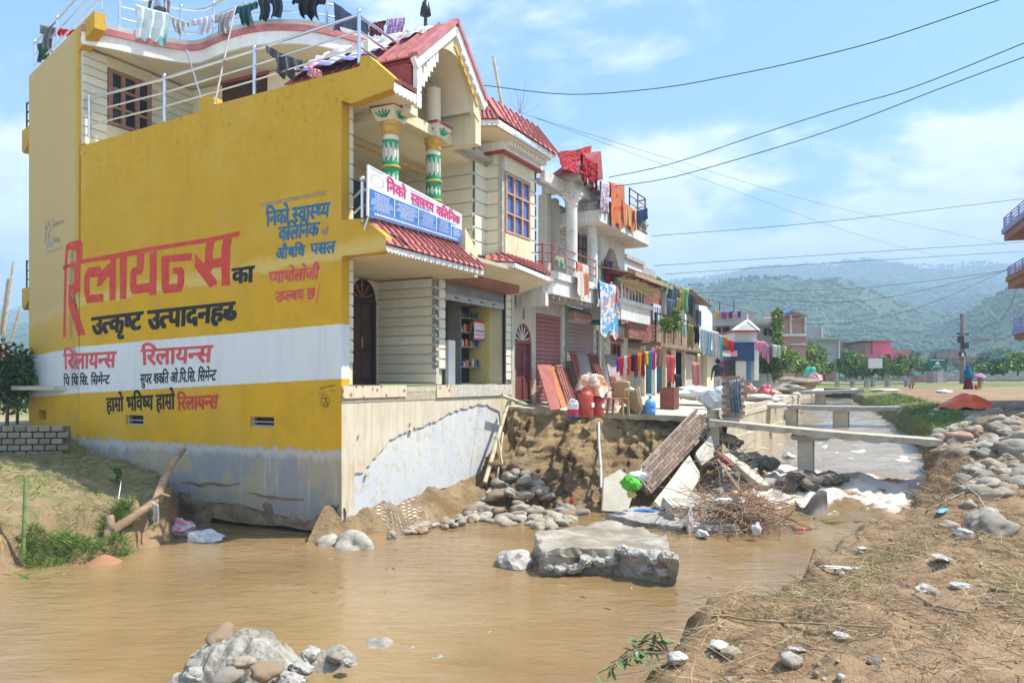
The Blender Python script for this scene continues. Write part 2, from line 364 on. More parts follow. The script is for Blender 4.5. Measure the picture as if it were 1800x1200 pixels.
# porch back wall with arched door
da, db = on_v(617, 600, PD).x, on_v(661, 600, PD).x
dz0, dz1 = FLR + .03, on_v(640, 490, PD).z
arc = [((da + db) / 2 + (db - da) / 2 * math.cos(t), dz1 - (db - da) / 2 + (db - da) / 2 * math.sin(t)) for t in [math.pi * k / 14 for k in range(15)]]
dh = [(da, dz0)] + arc[::-1] + [(db, dz0)]
MB().prism([[(.2, dz0 - .05), (uB + .1, dz0 - .05), (uB + .1, SF), (.2, SF)], dh], (0, PD, 0), (1, 0, 0), (0, 0, 1), (0, 1, 0), .12).build('porch_wall', CREAM, clinic)
door = MB().prism(dh, (0, PD + .09, 0), (1, 0, 0), (0, 0, 1), (0, 1, 0), .05).build('arched_door', DWOOD, clinic, label='dark brown arched porch door with fanlight')
cxd = (da + db) / 2; zsp = dz1 - (db - da) / 2
fr = MB()
for k in range(14): fr.bar((arc[k][0], PD + .05, arc[k][1]), (arc[k + 1][0], PD + .05, arc[k + 1][1]), .09, .07, (0, 1, 0))
fr.box((db - .06, PD + .0, dz0), (db + .02, PD + .1, zsp)); fr.box((da - .02, PD + .0, dz0), (da + .06, PD + .1, zsp)); fr.box((da, PD + .02, zsp - .05), (db, PD + .1, zsp + .04)); fr.build('door_frame', DWOOD, door)
for k in range(5):
    t = math.pi * (k + .5) / 5; MB().bar((cxd, PD + .06, zsp), (cxd + .5 * math.cos(t), PD + .06, zsp + .5 * math.sin(t)), .035).build('fanlight_bar', WOODW, door)
for (a, b, c_, d) in ((da + .12, cxd - .04, dz0 + .15, dz0 + .75), (cxd + .04, db - .12, dz0 + .15, dz0 + .75), (da + .12, cxd - .04, dz0 + .85, zsp - .12), (cxd + .04, db - .12, dz0 + .85, zsp - .12)):
    MB().box((a, PD + .07, c_), (b, PD + .095, d)).build('door_panel', mat('door_panel_wood', (.06, .03, .022), (.09, .045, .03), .45, 6), door, bevel=.01)
MB().bar((cxd - .03, PD + .03, 1.0), (cxd - .03, PD + .03, .75), .025).build('door_handle', GOLD, door)
# small tiles over door
tl = MB(); tl.box((on_v(633, 480, PD).x, PD - .015, on_v(633, 485, PD).z), (on_v(641, 480, PD).x, PD, on_v(633, 463, PD).z)); tl.build('painted_tile', mat('blue_red_tile', (.45, .06, .05), (.10, .16, .35), .4, 9), clinic)
MB().box((.3, PD - .012, on_v(640, 466, PD).z), (uB, PD - .001, on_v(640, 464, PD).z + .02)).build('red_line', REDP, clinic)
MB().box((.26, .36, -.1), (.5, 2.0, SF)).build('porch_side_wall', CREAM, clinic)
# slabs and floors
MB().box((.25, -.02, FLR - .12), (uE, 11, FLR - .02)).build('ground_floor_slab', CONCT, clinic)
# tiled plinth nosing: each tile a part
TILEW = mat('cream_floral_tile', (.62, .52, .36), (.68, .60, .46), .45, 3, rnd=.06)
def _ft(g, bs, vec):
    w = g.vor(g.mapping(vec, (1, 1, 1)), 6.0).outputs['Distance']; n = g.noise(vec, 9, 3, .6)
    c = g.mix(g.ramp(w, .30, .24), (.64, .54, .38), (.42, .13, .09)); c = g.mix(g.ramp(n, .5, .7, 0, .5), c, (.58, .50, .38)); g.put(bs.inputs['Base Color'], c)
TILEF = custom('red_motif_tile', _ft, .5)
def _mt(g, bs, vec):
    n = g.noise(vec, 16, 2, .5, 1.5); c = g.mix(g.ramp(g.math('ABSOLUTE', g.math('SUBTRACT', n, .5)), .025, .012), (.60, .54, .44), (.20, .17, .14)); g.put(bs.inputs['Base Color'], c)
TILEM = custom('black_motif_tile', _mt, .5)
tw = .30; k = 0; u0 = .0
while u0 < uE - .02:
    u1 = min(u0 + tw, uE); brk = 2.0 < u0 < 3.1
    if not brk:
        zb = FLR - .22 if u0 < 2.0 else FLR - .27
        MB().box((u0 + .004, -.045, zb), (u1 - .004, -.018, FLR + .02)).build('tile', TILEM if u0 > 3.7 else TILEF, clinic)
    u0 = u1
MB().box((.015, -.015, FLR - .30), (uE, .1, FLR + .0)).build('nosing_mortar', mat('rough_mortar', (.40, .33, .23), (.52, .45, .33), .95, 6, .9, 25, dirt=.6, dirtcol=(.36, .22, .09)), clinic)
# --- plinth wall facing the channel
plz = FLR - .28
pb = [(.02, -2.80), (.5, -2.84), (1.0, -2.74), (1.55, -2.72), (2.1, -2.60), (2.7, -2.62), (3.3, -2.50), (3.9, -2.52), (4.6, -2.45), (5.6, -2.5), (uE, -2.5)]
MB().prism(pb + [(uE, plz), (.02, plz)], (0, .03, 0), (1, 0, 0), (0, 0, 1), (0, 1, 0), .25).build('plinth_wall', PLIN, clinic)
def Vp(px, py, v=.03): p = on_v(px, py, v); return (p.x, p.z)
coat = [(0.02, plz + .01), Vp(612, 700)] 
edge = [(622, 834), (640, 829), (660, 800), (672, 790), (681, 777), (700, 764), (718, 754), (740, 750), (752, 742), (764, 738), (790, 727), (810, 717), (830, 712), (855, 712), (876, 722), (878, 760), (868, 800), (862, 830)]
cp = [(0.012, plz + .0)] + [(0.012, -2.74), Vp(620, 930), Vp(621, 900), Vp(619, 860)] + [Vp(p0[0] + (p1[0] - p0[0]) * f + random.uniform(-2.5, 2.5), p0[1] + (p1[1] - p0[1]) * f + random.uniform(-3.5, 3.5)) for p0, p1 in zip(edge, edge[1:] + edge[-1:]) for f in (0, .25, .5, .75)] + [(uD + .05, -1.6), (uD + .05, plz)]
MB().prism(cp, (0, .028, 0), (1, 0, 0), (0, 0, 1), (0, -1, 0), .03).build('render_coat', PLAST, clinic, label='cream render coat peeling off the blue plinth')
for (a, b, w) in ((718, 760, .10), (626, 770, .05), (717, 748, .05), (640, 838, .08)):
    q = Vector((*Vp(a, b), 0)); MB().prism([(q.x, q.y), (q.x + w, q.y + .05), (q.x + w * .7, q.y + .11), (q.x - w * .2, q.y + .06)], (0, -.003, 0), (1, 0, 0), (0, 0, 1), (0, -1, 0), .035).build('plaster_flake', CONCT, clinic)
# undermined footing below side wall and plinth
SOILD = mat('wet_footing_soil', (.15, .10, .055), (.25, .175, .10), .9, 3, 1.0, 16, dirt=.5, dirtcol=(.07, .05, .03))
def footing(p, q, ztop, zbot, inset, seed, n=60):
    m = MB(); p, q = Vector(p), Vector(q); d = (q - p); nn = Vector((0, 0, 1)).cross(d.normalized())
    def fn(a, b):
        z = ztop(a) * (1 - b) + zbot(a) * b; o = p + d * a + Vector((0, 0, z)); r = mnoise.fractal(Vector((o.x * 2.2 + seed, o.y * 2.2, z * 2.5)), 1, 2, 5)
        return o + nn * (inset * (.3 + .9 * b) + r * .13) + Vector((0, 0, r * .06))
    m.grid(fn, n, 10); return m
def zt1(a): return -2.42 - .3 * (1 - a) 
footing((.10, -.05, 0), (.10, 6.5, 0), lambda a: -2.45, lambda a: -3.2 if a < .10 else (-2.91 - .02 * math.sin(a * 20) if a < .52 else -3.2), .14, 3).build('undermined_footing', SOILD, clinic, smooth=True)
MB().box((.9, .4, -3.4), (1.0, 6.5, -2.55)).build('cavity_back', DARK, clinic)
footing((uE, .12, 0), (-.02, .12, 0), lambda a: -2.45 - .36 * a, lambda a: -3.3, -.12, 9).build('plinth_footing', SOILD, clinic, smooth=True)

# --- shop
shz = on_v(840, 535, 0).z                         # underside of rolled shutter
MB().box((uB + .2, 3.9, -.09), (uE, 4.0, SF)).build('shop_back_wall', mat('shop_wall', (.42, .37, .13), (.46, .42, .17), .9, 2), clinic)
MB().box((uD - .05, .5, -.09), (uD + .005, 3.9, SF)).build('shop_side_wall', mat('shop_yellow', (.56, .48, .14), (.60, .52, .19), .85, 1.5), clinic)
MB().box((5.6, 1.3, -.09), (uD - .052, 1.55, SF)).build('shop_column', MATS['shop_yellow'], clinic)
sh = MB()
zz0, zz1 = shz, on_v(785, 494, 0).z; n = 9
for k in range(n): a = zz0 + .14 + (zz1 - zz0 - .14) * k / n; sh.box((uC + .02, .06 + .012 * (k % 2), a), (uD - .02, .09 + .012 * (k % 2), a + (zz1 - zz0) / n))
shut = sh.build('roller_shutter', mat('grey_shutter', (.20, .20, .19), (.28, .28, .27), .5, 4, .1, metal=.3), clinic)
MB().box((uC + .02, .05, shz), (uD - .02, .10, shz + .14)).build('shutter_bottom_rail', mat('shutter_rail', (.34, .33, .31), (.42, .41, .38), .5, 6, metal=.2), shut)
for k in range(4): uu = uC + .5 + k * .62; MB().bar((uu, .035, shz + .08), (uu + .12, .035, shz + .07), .025).build('lock_loop', DSTEEL, shut)
hood = MB(); c0 = on_v(790, 487, -.12); hz = zz1 - .02
prof = [(-.32, hz + .02), (-.36, hz + .16), (-.33, hz + .34), (-.1, hz + .44), (.06, hz + .44), (.06, hz)]
hood.prism([(a, b) for a, b in prof], (uC - .02, 0, 0), (0, 1, 0), (0, 0, 1), (1, 0, 0), uD - uC + .1)
hd = hood.build('shutter_hood', mat('brown_hood', (.26, .10, .055), (.32, .14, .08), .55, 3, .1), clinic)
for k in range(5): z = hz + .05 + k * .06; MB().bar((uC, -.355 + .004 * k, z), (uD + .06, -.355 + .004 * k, z), .02, .022).build('hood_rib', MATS['brown_hood'], hd)
MB().box((uC - .012, .02, FLR), (uC + .03, .11, zz1)).build('shutter_track', DSTEEL, clinic); MB().box((uD - .03, .02, FLR), (uD + .012, .11, zz1)).build('shutter_track', DSTEEL, clinic)
# shop floor lip, shelving unit and goods (separate things)
shv = thing('shelf_unit', 'grey wooden shelf unit with goods standing inside the clinic shop', 'shelf', (4.75, .9, FLR))
SHW = mat('grey_shelf_wood', (.22, .19, .17), (.30, .26, .23), .8, 4)
su0, su1 = on_v(802, 600, .9).x, on_v(842, 600, .9).x
for z in (-.1, .33, .86, 1.25, 1.62, 1.98): MB().box((su0, .75, z), (su1, 1.15, z + .03)).build('shelf', SHW, shv)
MB().box((su0 - .03, .75, -.11), (su0, 1.15, 2.05)).build('side_panel', SHW, shv); MB().box((su1, .72, -.11), (su1 + .11, 1.15, 2.2)).build('side_panel', mat('pinkish_post', (.36, .27, .22), (.42, .32, .26), .8, 4), shv); MB().box((su0, 1.12, -.1), (su1, 1.16, 2.05)).build('back_panel', DARK, shv)
gl = [('bottle', (.10, .30, .32), 'blue green glass'), ('jar', (.5, .45, .42), 'white'), ('carton', (.40, .05, .06), 'red'), ('jar', (.65, .20, .03), 'orange'), ('bottle', (.5, .55, .6), 'clear'), ('carton', (.05, .12, .35), 'blue')]
k = 0
for zi, z in enumerate((.36, .89, 1.28, 1.65)):
    uu = su0 + .06
    while uu < su1 - .08:
        nm, cc, cn = gl[(k * 5 + zi) % 6]; r_ = random.uniform(.035, .055); h_ = random.uniform(.12, .22); m = MB()
        if zi == 3: nm, cc, cn = 'bottle', (.05, .16, .07), 'dark green glass'
        if nm == 'carton': m.box((uu - r_, .80, z), (uu + r_, .9, z + h_))
        elif nm == 'jar': m.lathe((uu, .85, z), [(r_, 0), (r_, h_ * .75), (r_ * .8, h_ * .8), (r_ * .85, h_ * .82), (r_ * .85, h_)], 10)
        else: m.lathe((uu, .85, z), [(r_ * .8, 0), (r_ * .8, h_ * .6), (r_ * .3, h_ * .8), (r_ * .3, h_)], 10)
        m.build('shop_' + nm, mat('goods_%s_%s' % (nm, cn), cc, None, .3), None, label='small %s %s on the %s shelf inside the clinic shop' % (cn, nm, ('lowest', 'second lowest', 'middle', 'top')[zi]), cat=nm, group='goods on the %s shop shelf' % ('lowest', 'second lowest', 'middle', 'top')[zi])
        uu += r_ * 2 + random.uniform(.03, .09); k += 1
fa = on_v(786, 610, .5); MB().box((fa.x, .45, FLR - .1), (fa.x + .32, .85, FLR + 1.12)).build('white_cabinet', WHITEP, None, bevel=.02, label='plain white cabinet standing inside the clinic shop entrance', cat='cabinet')
pp = on_v(834, 563, .6); po = MB().box((pp.x, .60, on_v(834, 597, .6).z), (on_v(852, 563, .6).x, .62, pp.z)).build('wall_poster', mat('poster_paper', (.72, .62, .62), None, .6), None, label='white and red notice hanging on the post in the clinic shop', cat='poster')
pz0, pz1 = on_v(834, 597, .6).z, pp.z; pu0, pu1 = pp.x, on_v(852, 563, .6).x
for (a, b, cc) in ((0, .09, (.62, .04, .14)), (.90, 1, (.62, .05, .07)), (.44, .50, (.25, .08, .35)), (.25, .29, (.6, .08, .1))):
    MB().box((pu0 + (.0 if b in (.09, 1) else .02), .594, pz0 + (pz1 - pz0) * a), (pu1 - (.0 if b in (.09, 1) else .02), .5985, pz0 + (pz1 - pz0) * b)).build('printed_band', mat('print_%.2f' % a, cc, None, .6), po)

# --- first floor slab, tiled balcony skirt
w1 = -outer[15][0]; zsk0 = outer[16][1]; zsk1 = outer[14][1]; w0 = -outer[14][0]
uS = on_v(848, 478, -w1).x
MB().prism([(0.02, SF + .02), (-w1 + .03, zsk0 - .0), (-w1 + .03, zsk0 + .05), (-w0 - .06, zsk1 - .14), (-w0 - .06, zsk1 - .02), (4.0, zsk1 - .06), (4.0, SF + .02)], (.245, 0, 0), (0, 1, 0), (0, 0, 1), (1, 0, 0), uS - .26).build('first_floor_slab', CREAM2, clinic)
MB().box((uS - .02, -.12, SF + .01), (uE, 4, zsk1 - .06)).build('shop_lintel_slab', CREAM2, clinic)
def tile_mesh(w, l, t=.03):
    m = MB(); m.box((0, 0, 0), (w * .97, l * 1.06, t)); m.prism([(0, t), (w * .16, t), (w * .13, t + .045), (w * .03, t + .045)], (0, 0, 0), (1, 0, 0), (0, 0, 1), (0, 1, 0), l * 1.06)
    me = mesh_from('roof_tile', m.v, m.f, [TILE]); bm = bmesh.new(); bm.from_mesh(me); bmesh.ops.recalc_face_normals(bm, faces=bm.faces); bm.to_mesh(me); bm.free(); return me
def tile_roof(parent, t0, t1, b0, b1, cols, rows, name='tile_skirt', fascia=.10, under=True):
    """tiled slope with top edge t0->t1 and bottom edge b0->b1; trapezoids allowed"""
    t0, t1, b0, b1 = map(Vector, (t0, t1, b0, b1)); nrm = (t1 - t0 if (t1 - t0).length > .05 else b1 - b0).cross(b0 - t0).normalized(); nrm = nrm if nrm.z > 0 else -nrm
    m = MB(); i = m.pts([t0 - nrm * .02, t1 - nrm * .02, b1 - nrm * .02, b0 - nrm * .02, t0 - nrm * .08, t1 - nrm * .08, b1 - nrm * .08, b0 - nrm * .08])
    for q in ((0, 1, 2, 3), (7, 6, 5, 4), (0, 4, 5, 1), (1, 5, 6, 2), (2, 6, 7, 3), (3, 7, 4, 0)): m.face([i[k] for k in q])
    rf = m.build(name, TILED, parent)
    for r in range(rows):
        a0, a1 = r / rows, (r + 1) / rows; L0, R0 = t0.lerp(b0, a0), t1.lerp(b1, a0); L1, R1 = t0.lerp(b0, a1), t1.lerp(b1, a1)
        W = max((R0 - L0).length, (R1 - L1).length); n = max(1, round(cols * W / max((t1 - t0).length, (b1 - b0).length)))
        me = tile_mesh((R1 - L1).length / n, ((L1 + R1) / 2 - (L0 + R0) / 2).length)
        for c in range(n):
            p0 = L0.lerp(R0, c / n); p1 = L1.lerp(R1, c / n); y = (p1 - p0).normalized(); x = (R1 - L1).normalized(); x = (x - y * x.dot(y)).normalized(); z = x.cross(y)
            if z.z < 0: x = -x; z = -z; p0 = L0.lerp(R0, (c + 1) / n); p1 = L1.lerp(R1, (c + 1) / n); y = (p1 - p0).normalized(); x = (x - y * x.dot(y)).normalized(); z = x.cross(y)
            o = p0 + z * (.012 + random.uniform(0, .006))
            inst('roof_tile', me, Matrix(((x.x, y.x, z.x, o.x), (x.y, y.y, z.y, o.y), (x.z, y.z, z.z, o.z), (0, 0, 0, 1))), rf)
    if fascia:                                          # white drip fascia with scallops
        x = (b1 - b0); L = x.length; x.normalize(); nt = max(2, int(L / .11)); pr = [(0, -.02), (L, -.02)] + [p for k in range(nt, 0, -1) for p in ((L * k / nt, -fascia), (L * (k - .5) / nt, -fascia - .05))] + [(0, -fascia)]
        out = (b0 - t0); out.z = 0; out.normalize()
        MB().prism(pr, b0 + out * .0, x, (0, 0, 1), -out, .03).build('scalloped_fascia', WHITEP, parent)
    return rf
tile_roof(clinic, (0.05, -w0, zsk1), (uS - .35, -w0, zsk1 + .02), (.0, -w1 - .03, zsk0 + .13), (uS, -w1 - .03, zsk0 + .13), 16, 3)
MB().box((.245, -w0 - .05, zsk1 - .02), (uS - .3, -w0 + .05, zsk1 + .10)).build('balcony_kerb', WHITEP, clinic); MB().box((.2, -w0 - .08, zsk1 + .10), (uS - .3, -w0 + .08, zsk1 + .16)).build('kerb_cap', mat('rose_trim', (.42, .13, .13), (.5, .2, .2), .6, 4), clinic)
# first floor rooms: side wall, front return, bay
FF = zsk1; RS = 5.40                                # first floor level, roof slab soffit
u5 = on_v(831, 300, 0).x; u6 = on_v(855, 300, 0).x; PB = .45; u7 = on_v(943, 300, -PB).x
siding((u5, 3.0), (u5, .0), FF, RS + .40, (-1, 0), 8)
siding((u5, .0), (u6, .0), FF + .1, RS + .40, (0, -1), 8)
siding((u6, .0), (u6, -PB), FF + .1, RS + .40, (-1, 0), 8)
siding((.24, .0), (uA, .0), FF, RS - .05, (0, -1), 8)
MB().box((.245, .12, FF), (uA, .5, RS)).build('upper_corner_pillar', CREAM, clinic)
MB().box((.24, 2.9, FF), (u5, 3.0, RS)).build('balcony_back_wall', CREAM, clinic)
uda, udb = on_v(617, 300, 2.9).x - .6, on_v(628, 300, 2.9).x + .2
ud = MB().box((uda, 2.82, FF), (udb, 2.9, FF + 2.0)).build('balcony_door', mat('dark_blue_door', (.03, .05, .07), (.05, .07, .09), .5, 4), clinic); MB().box((udb, 2.8, FF), (udb + .1, 2.9, FF + 2.05)).build('door_frame', WOODW, ud)
# bay front with window
wz1, wz0 = on_v(888, 302, -PB).z, on_v(888, 408, -PB).z; wu0, wu1 = on_v(888, 302, -PB).x, on_v(931, 330, -PB).x
siding((u6, -PB), (wu0 - .04, -PB), FF + .1, RS + .40, (0, -1), 8); siding((wu1 + .04, -PB), (u7, -PB), FF + .1, RS + .40, (0, -1), 8); siding((u7, -PB), (u7, 2.0), FF + .1, RS + .40, (1, 0), 8)
MB().box((wu0 - .04, -PB - .005, wz1 + .03), (wu1 + .04, -PB + .2, RS + .40)).build('window_lintel', CREAM, clinic); MB().box((wu0 - .04, -PB - .03, FF + .1), (wu1 + .04, -PB + .2, wz0 - .03)).build('window_breast', CREAM, clinic)
MB().box((u6 + .05, -PB + .05, FF - .2), (u7 - .05, 1.0, FF + .1)).build('bay_floor', CREAM2, clinic)
def window(parent, org, ex, ey, en, W, H, cols, rows, fm, gm, fw=.06, name='window', sill=None):
    """framed casement window: org lower corner, frame proud along -en"""
    org, ex, ey, en = map(Vector, (org, ex, ey, en)); gl = MB().prism([(0, 0), (W, 0), (W, H), (0, H)], org + en * .03, ex, ey, en, .02).build(name, gm, parent)
    m = MB(); loops = [[(0, 0), (W, 0), (W, H), (0, H)]]; cw, rh = W / cols, H / rows
    holes = [[(c * cw + fw / 2 + (fw / 2 if c == 0 else 0), r * rh + fw / 3 + (fw / 2 if r == 0 else 0)), ((c + 1) * cw - fw / 2 - (fw / 2 if c == cols - 1 else 0), r * rh + fw / 3 + (fw / 2 if r == 0 else 0)), ((c + 1) * cw - fw / 2 - (fw / 2 if c == cols - 1 else 0), (r + 1) * rh - fw / 3 - (fw / 2 if r == rows - 1 else 0)), (c * cw + fw / 2 + (fw / 2 if c == 0 else 0), (r + 1) * rh - fw / 3 - (fw / 2 if r == rows - 1 else 0))] for c in range(cols) for r in range(rows)]
    m.prism(loops + holes, org - en * .03, ex, ey, en, .055).build('window_frame', fm, gl)
    return gl
window(clinic, (wu0, -PB - .0, wz0), (1, 0, 0), (0, 0, 1), (0, 1, 0), wu1 - wu0, wz1 - wz0, 3, 3, mat('salmon_window_wood', (.42, .24, .16), (.48, .29, .2), .6, 5), GLASSB, .07)
# bay skirt roof (hipped) and bay roof
eo = PB + .62
FC = on_v(906, 461, -eo); FRc = on_v(966, 486, -eo); ez = FC.z + .12; SBk = on_z(854, 459, FC.z)
tile_roof(clinic, (u6 - .03, -PB - .03, FF + .12), (u7, -PB - .03, FF + .12), FC, FRc, 9, 3)
tile_roof(clinic, (u6 - .02, .0, FF + .12), (u6 - .03, -PB - .03, FF + .12), SBk, FC, 4, 3)
MB().prism([(.15, SF + .02), (-eo + .12, ez - .30), (-eo + .1, ez - .22), (-.1, FF - .1), (.15, FF - .1)], (uS - .35, 0, 0), (0, 1, 0), (0, 0, 1), (1, 0, 0), u7 - uS + .35).build('bay_skirt_soffit', CREAM2, clinic)
MB().prism([(-.2, SF), (uS * 0 - .2, FF + .35), (.35, FF - .1), (.35, SF)], (uS - .22, -w1 + .2, 0), (1, 0, 0), (0, 0, 1), (0, 1, 0), .9).build('skirt_return', CREAM, clinic)
be = PB + .52; EL = on_v(877, 221, -be); ER = on_v(978, 262, -be); bz = (EL.z + ER.z) / 2; EL.z = ER.z = bz; EB = on_z(833, 209, bz); T0 = on_z(853, 171, bz + .75); T1 = on_z(941, 224, bz + .75)
tile_roof(clinic, T0, T1, EL, ER, 11, 3, 'bay_roof'); tile_roof(clinic, T0 + Vector((-.03, .05, 0)), T0, EB, EL, 5, 3, 'bay_roof')
MB().prism([(EL.x + .1, EL.y + .12), (ER.x - .1, ER.y + .12), (ER.x, 3), (u6, 3), (EB.x + .15, EB.y)], (0, 0, bz - .17), (1, 0, 0), (0, 1, 0), (0, 0, 1), .07).build('bay_eave_soffit', CREAM2, clinic); MB().box((u6 - .1, -PB - .12, bz - .40), (u7 + .12, 2, bz - .175)).build('bay_cornice', WHITEP, clinic)
MB().box((u6 - .12, -PB - .14, bz - .46), (u7 + .14, 2, bz - .40)).build('cornice_red_line', REDP, clinic)
for k in range(14): uu = u6 + (u7 - u6) * k / 13; MB().box((uu - .035, -be + .22, bz - .30), (uu + .035, -PB - .12, bz - .175)).build('cornice_bracket', WHITEP, clinic)
MB().box((u6 + .1, .3, bz - .3), (u7 + .1, .5, bz + 1.05)).build('roof_parapet', WHITEP, clinic); MB().box((u6 + .0, .26, bz + 1.05), (u7 + .2, .54, bz + 1.13)).build('parapet_cap', MATS['rose_trim'], clinic)

# --- roof slab over the balcony and the front gable
zr0, zr1 = outer[10][1], outer[9][1]; wr = -outer[10][0]
ug0, ug1 = on_v(737, 180, -wr).x, on_v(842, 180, -wr).x; ugm = on_v(798, 60, -wr).x; gzb = on_v(842, 178, -wr).z; gzt = on_v(799, 52, -wr).z; gw = ug1 - ug0
gpt = [(ug0 - .12, gzb), (ugm, gzt), (ug1 + .12, gzb)]
MB().prism([(.02, RS), (-wr + .05, zr0 - .02), (-wr + .05, zr0 + .05), (-.1, zr1 + .05), (8.0, zr1 + .05), (8.0, RS)], (.245, 0, 0), (0, 1, 0), (0, 0, 1), (1, 0, 0), ug0 - .3).build('roof_slab', CREAM2, clinic)
MB().box((ug0 - .05, .1, RS), (u6, 8.0, zr1 + .05)).build('roof_slab', CREAM2, clinic); MB().box((u6 + .001, .42, RS + .35), (u7, 8.0, bz - .2)).build('roof_slab', CREAM2, clinic)
MB().box((ug0 - .04, -.02, RS - .02), (ug1, .1, gzt - .5)).build('vault_back', CREAM2, clinic); MB().box((ug1 - .12, -wr + .02, RS - .22), (ug1 + .12, .1, gzb - .02)).build('gable_side_beam', CREAM, clinic); MB().box((ug0, -.62, RS - .20), (ug1 - .13, -.36, RS + .02)).build('front_beam', CREAM, clinic)
# arch opening in gable face
ac = (ug0 + ug1) / 2; ar = gw * .40; azb = gzb - .45; pts = [(ac + ar * math.cos(t), azb + .15 + (gzt - gzb) * .82 * math.sin(t)) for t in [math.pi * k / 18 for k in range(19)]]
face = [(ug0 - .02, azb)] + pts[::-1] + [(ug1 + .02, azb), (ug1 + .05, gzb), (ugm, gzt - .1), (ug0 - .05, gzb)]
MB().prism(face, (0, -wr, 0), (1, 0, 0), (0, 0, 1), (0, 1, 0), .12).build('gable_face', CREAM, clinic, label='cream arched gable face over the balcony')
MB().prism([(p[0], p[1]) for p in pts] + [(p[0] * 1.0, p[1] + .06) for p in pts[::-1]], (0, -wr + .12, 0), (1, 0, 0), (0, 0, 1), (0, 1, 0), 2.2).build('gable_vault', CREAM2, clinic)
for s, (a, b) in enumerate((((ug0 - .2, gzb - .08), (ugm, gzt)), ((ugm, gzt), (ug1 + .2, gzb - .08)))):
    m = MB(); m.bar((a[0], -wr - .02, a[1]), (b[0], -wr - .02, b[1]), .10, .20, (0, 0, 1)); m.build('barge_board', WHITEP, clinic)
    m = MB(); m.bar((a[0], -wr - .03, a[1] + .17), (b[0], -wr - .03, b[1] + .17), .16, .09, (0, 0, 1)); m.build('verge_tile', MATS['rose_trim'], clinic)
    d = Vector((0, 3.2, 0)); A0, B0 = Vector((a[0], -wr + .04, a[1] + .12)), Vector((b[0], -wr + .04, b[1] + .12))
    if s == 0: tile_roof(clinic, B0, B0 + d, A0, A0 + d, 12, 6, 'gable_roof', fascia=0)
    else: tile_roof(clinic, A0 + d, A0, B0 + d, B0, 12, 6, 'gable_roof', fascia=0)
gb = MB()
for k in range(5): t = .2 + .15 * k; p = Vector((ugm, -wr - .04, gzt - .28)).lerp(Vector((ug1 - .03, -wr - .04, gzb - .1)), t); MB().lathe(p + Vector((0, -.05, -.06)), [(.015, 0), (.045, .03), (.05, .07), (.02, .11)], 10).build('gable_bulb', WHITEP, clinic)
MB().bar((ugm + .02, -wr - .012, gzt - .32), (ug1 - .08, -wr - .012, gzb - .12), .03, .10).build('gold_moulding', GOLD, clinic)
# eave piece left of gable: tile slope, maroon cheek, white fascia
tile_roof(clinic, (.02, -.42, zr1 + .30), (ug0 + .3, -.42, zr1 + .30), (.0, -wr - .02, zr0 + .12), (ug0 + .0, -wr - .02, zr0 + .12), 6, 3, 'front_eave', fascia=.16)
MB().prism([(-wr + .1, zr0 + .1), (-.3, zr1 + .35), (-.3, zr1 + .75), (-wr + .1, gzb - .05)], (ug0 - .14, 0, 0), (0, 1, 0), (0, 0, 1), (1, 0, 0), .05).build('maroon_cheek', REDP, clinic)
MB().box((ug0 - .12, -wr - .04, zr0 - .12), (ug0 + .02, -wr + .06, gzb + .1)).build('gable_post', WHITEP, clinic)
m = MB()
for k in range(6): m.box((ug0 + .02 + k * .10, -wr - .03, gzb - .42 + k * .13), (ug0 + .14 + k * .10, -wr - .003, gzb - .18 + k * .15))
m.build('stepped_trim', WHITEP, clinic)
bm_ = MB().box((.9, -wr + .25, RS - .18), (1.15, 2.5, RS - .003)).build('ceiling_beam', CREAM2, clinic); None
MB().box((.4, 1.2, RS - .22), (u5, 1.25, RS - .17)).build('gold_moulding', GOLD, clinic)
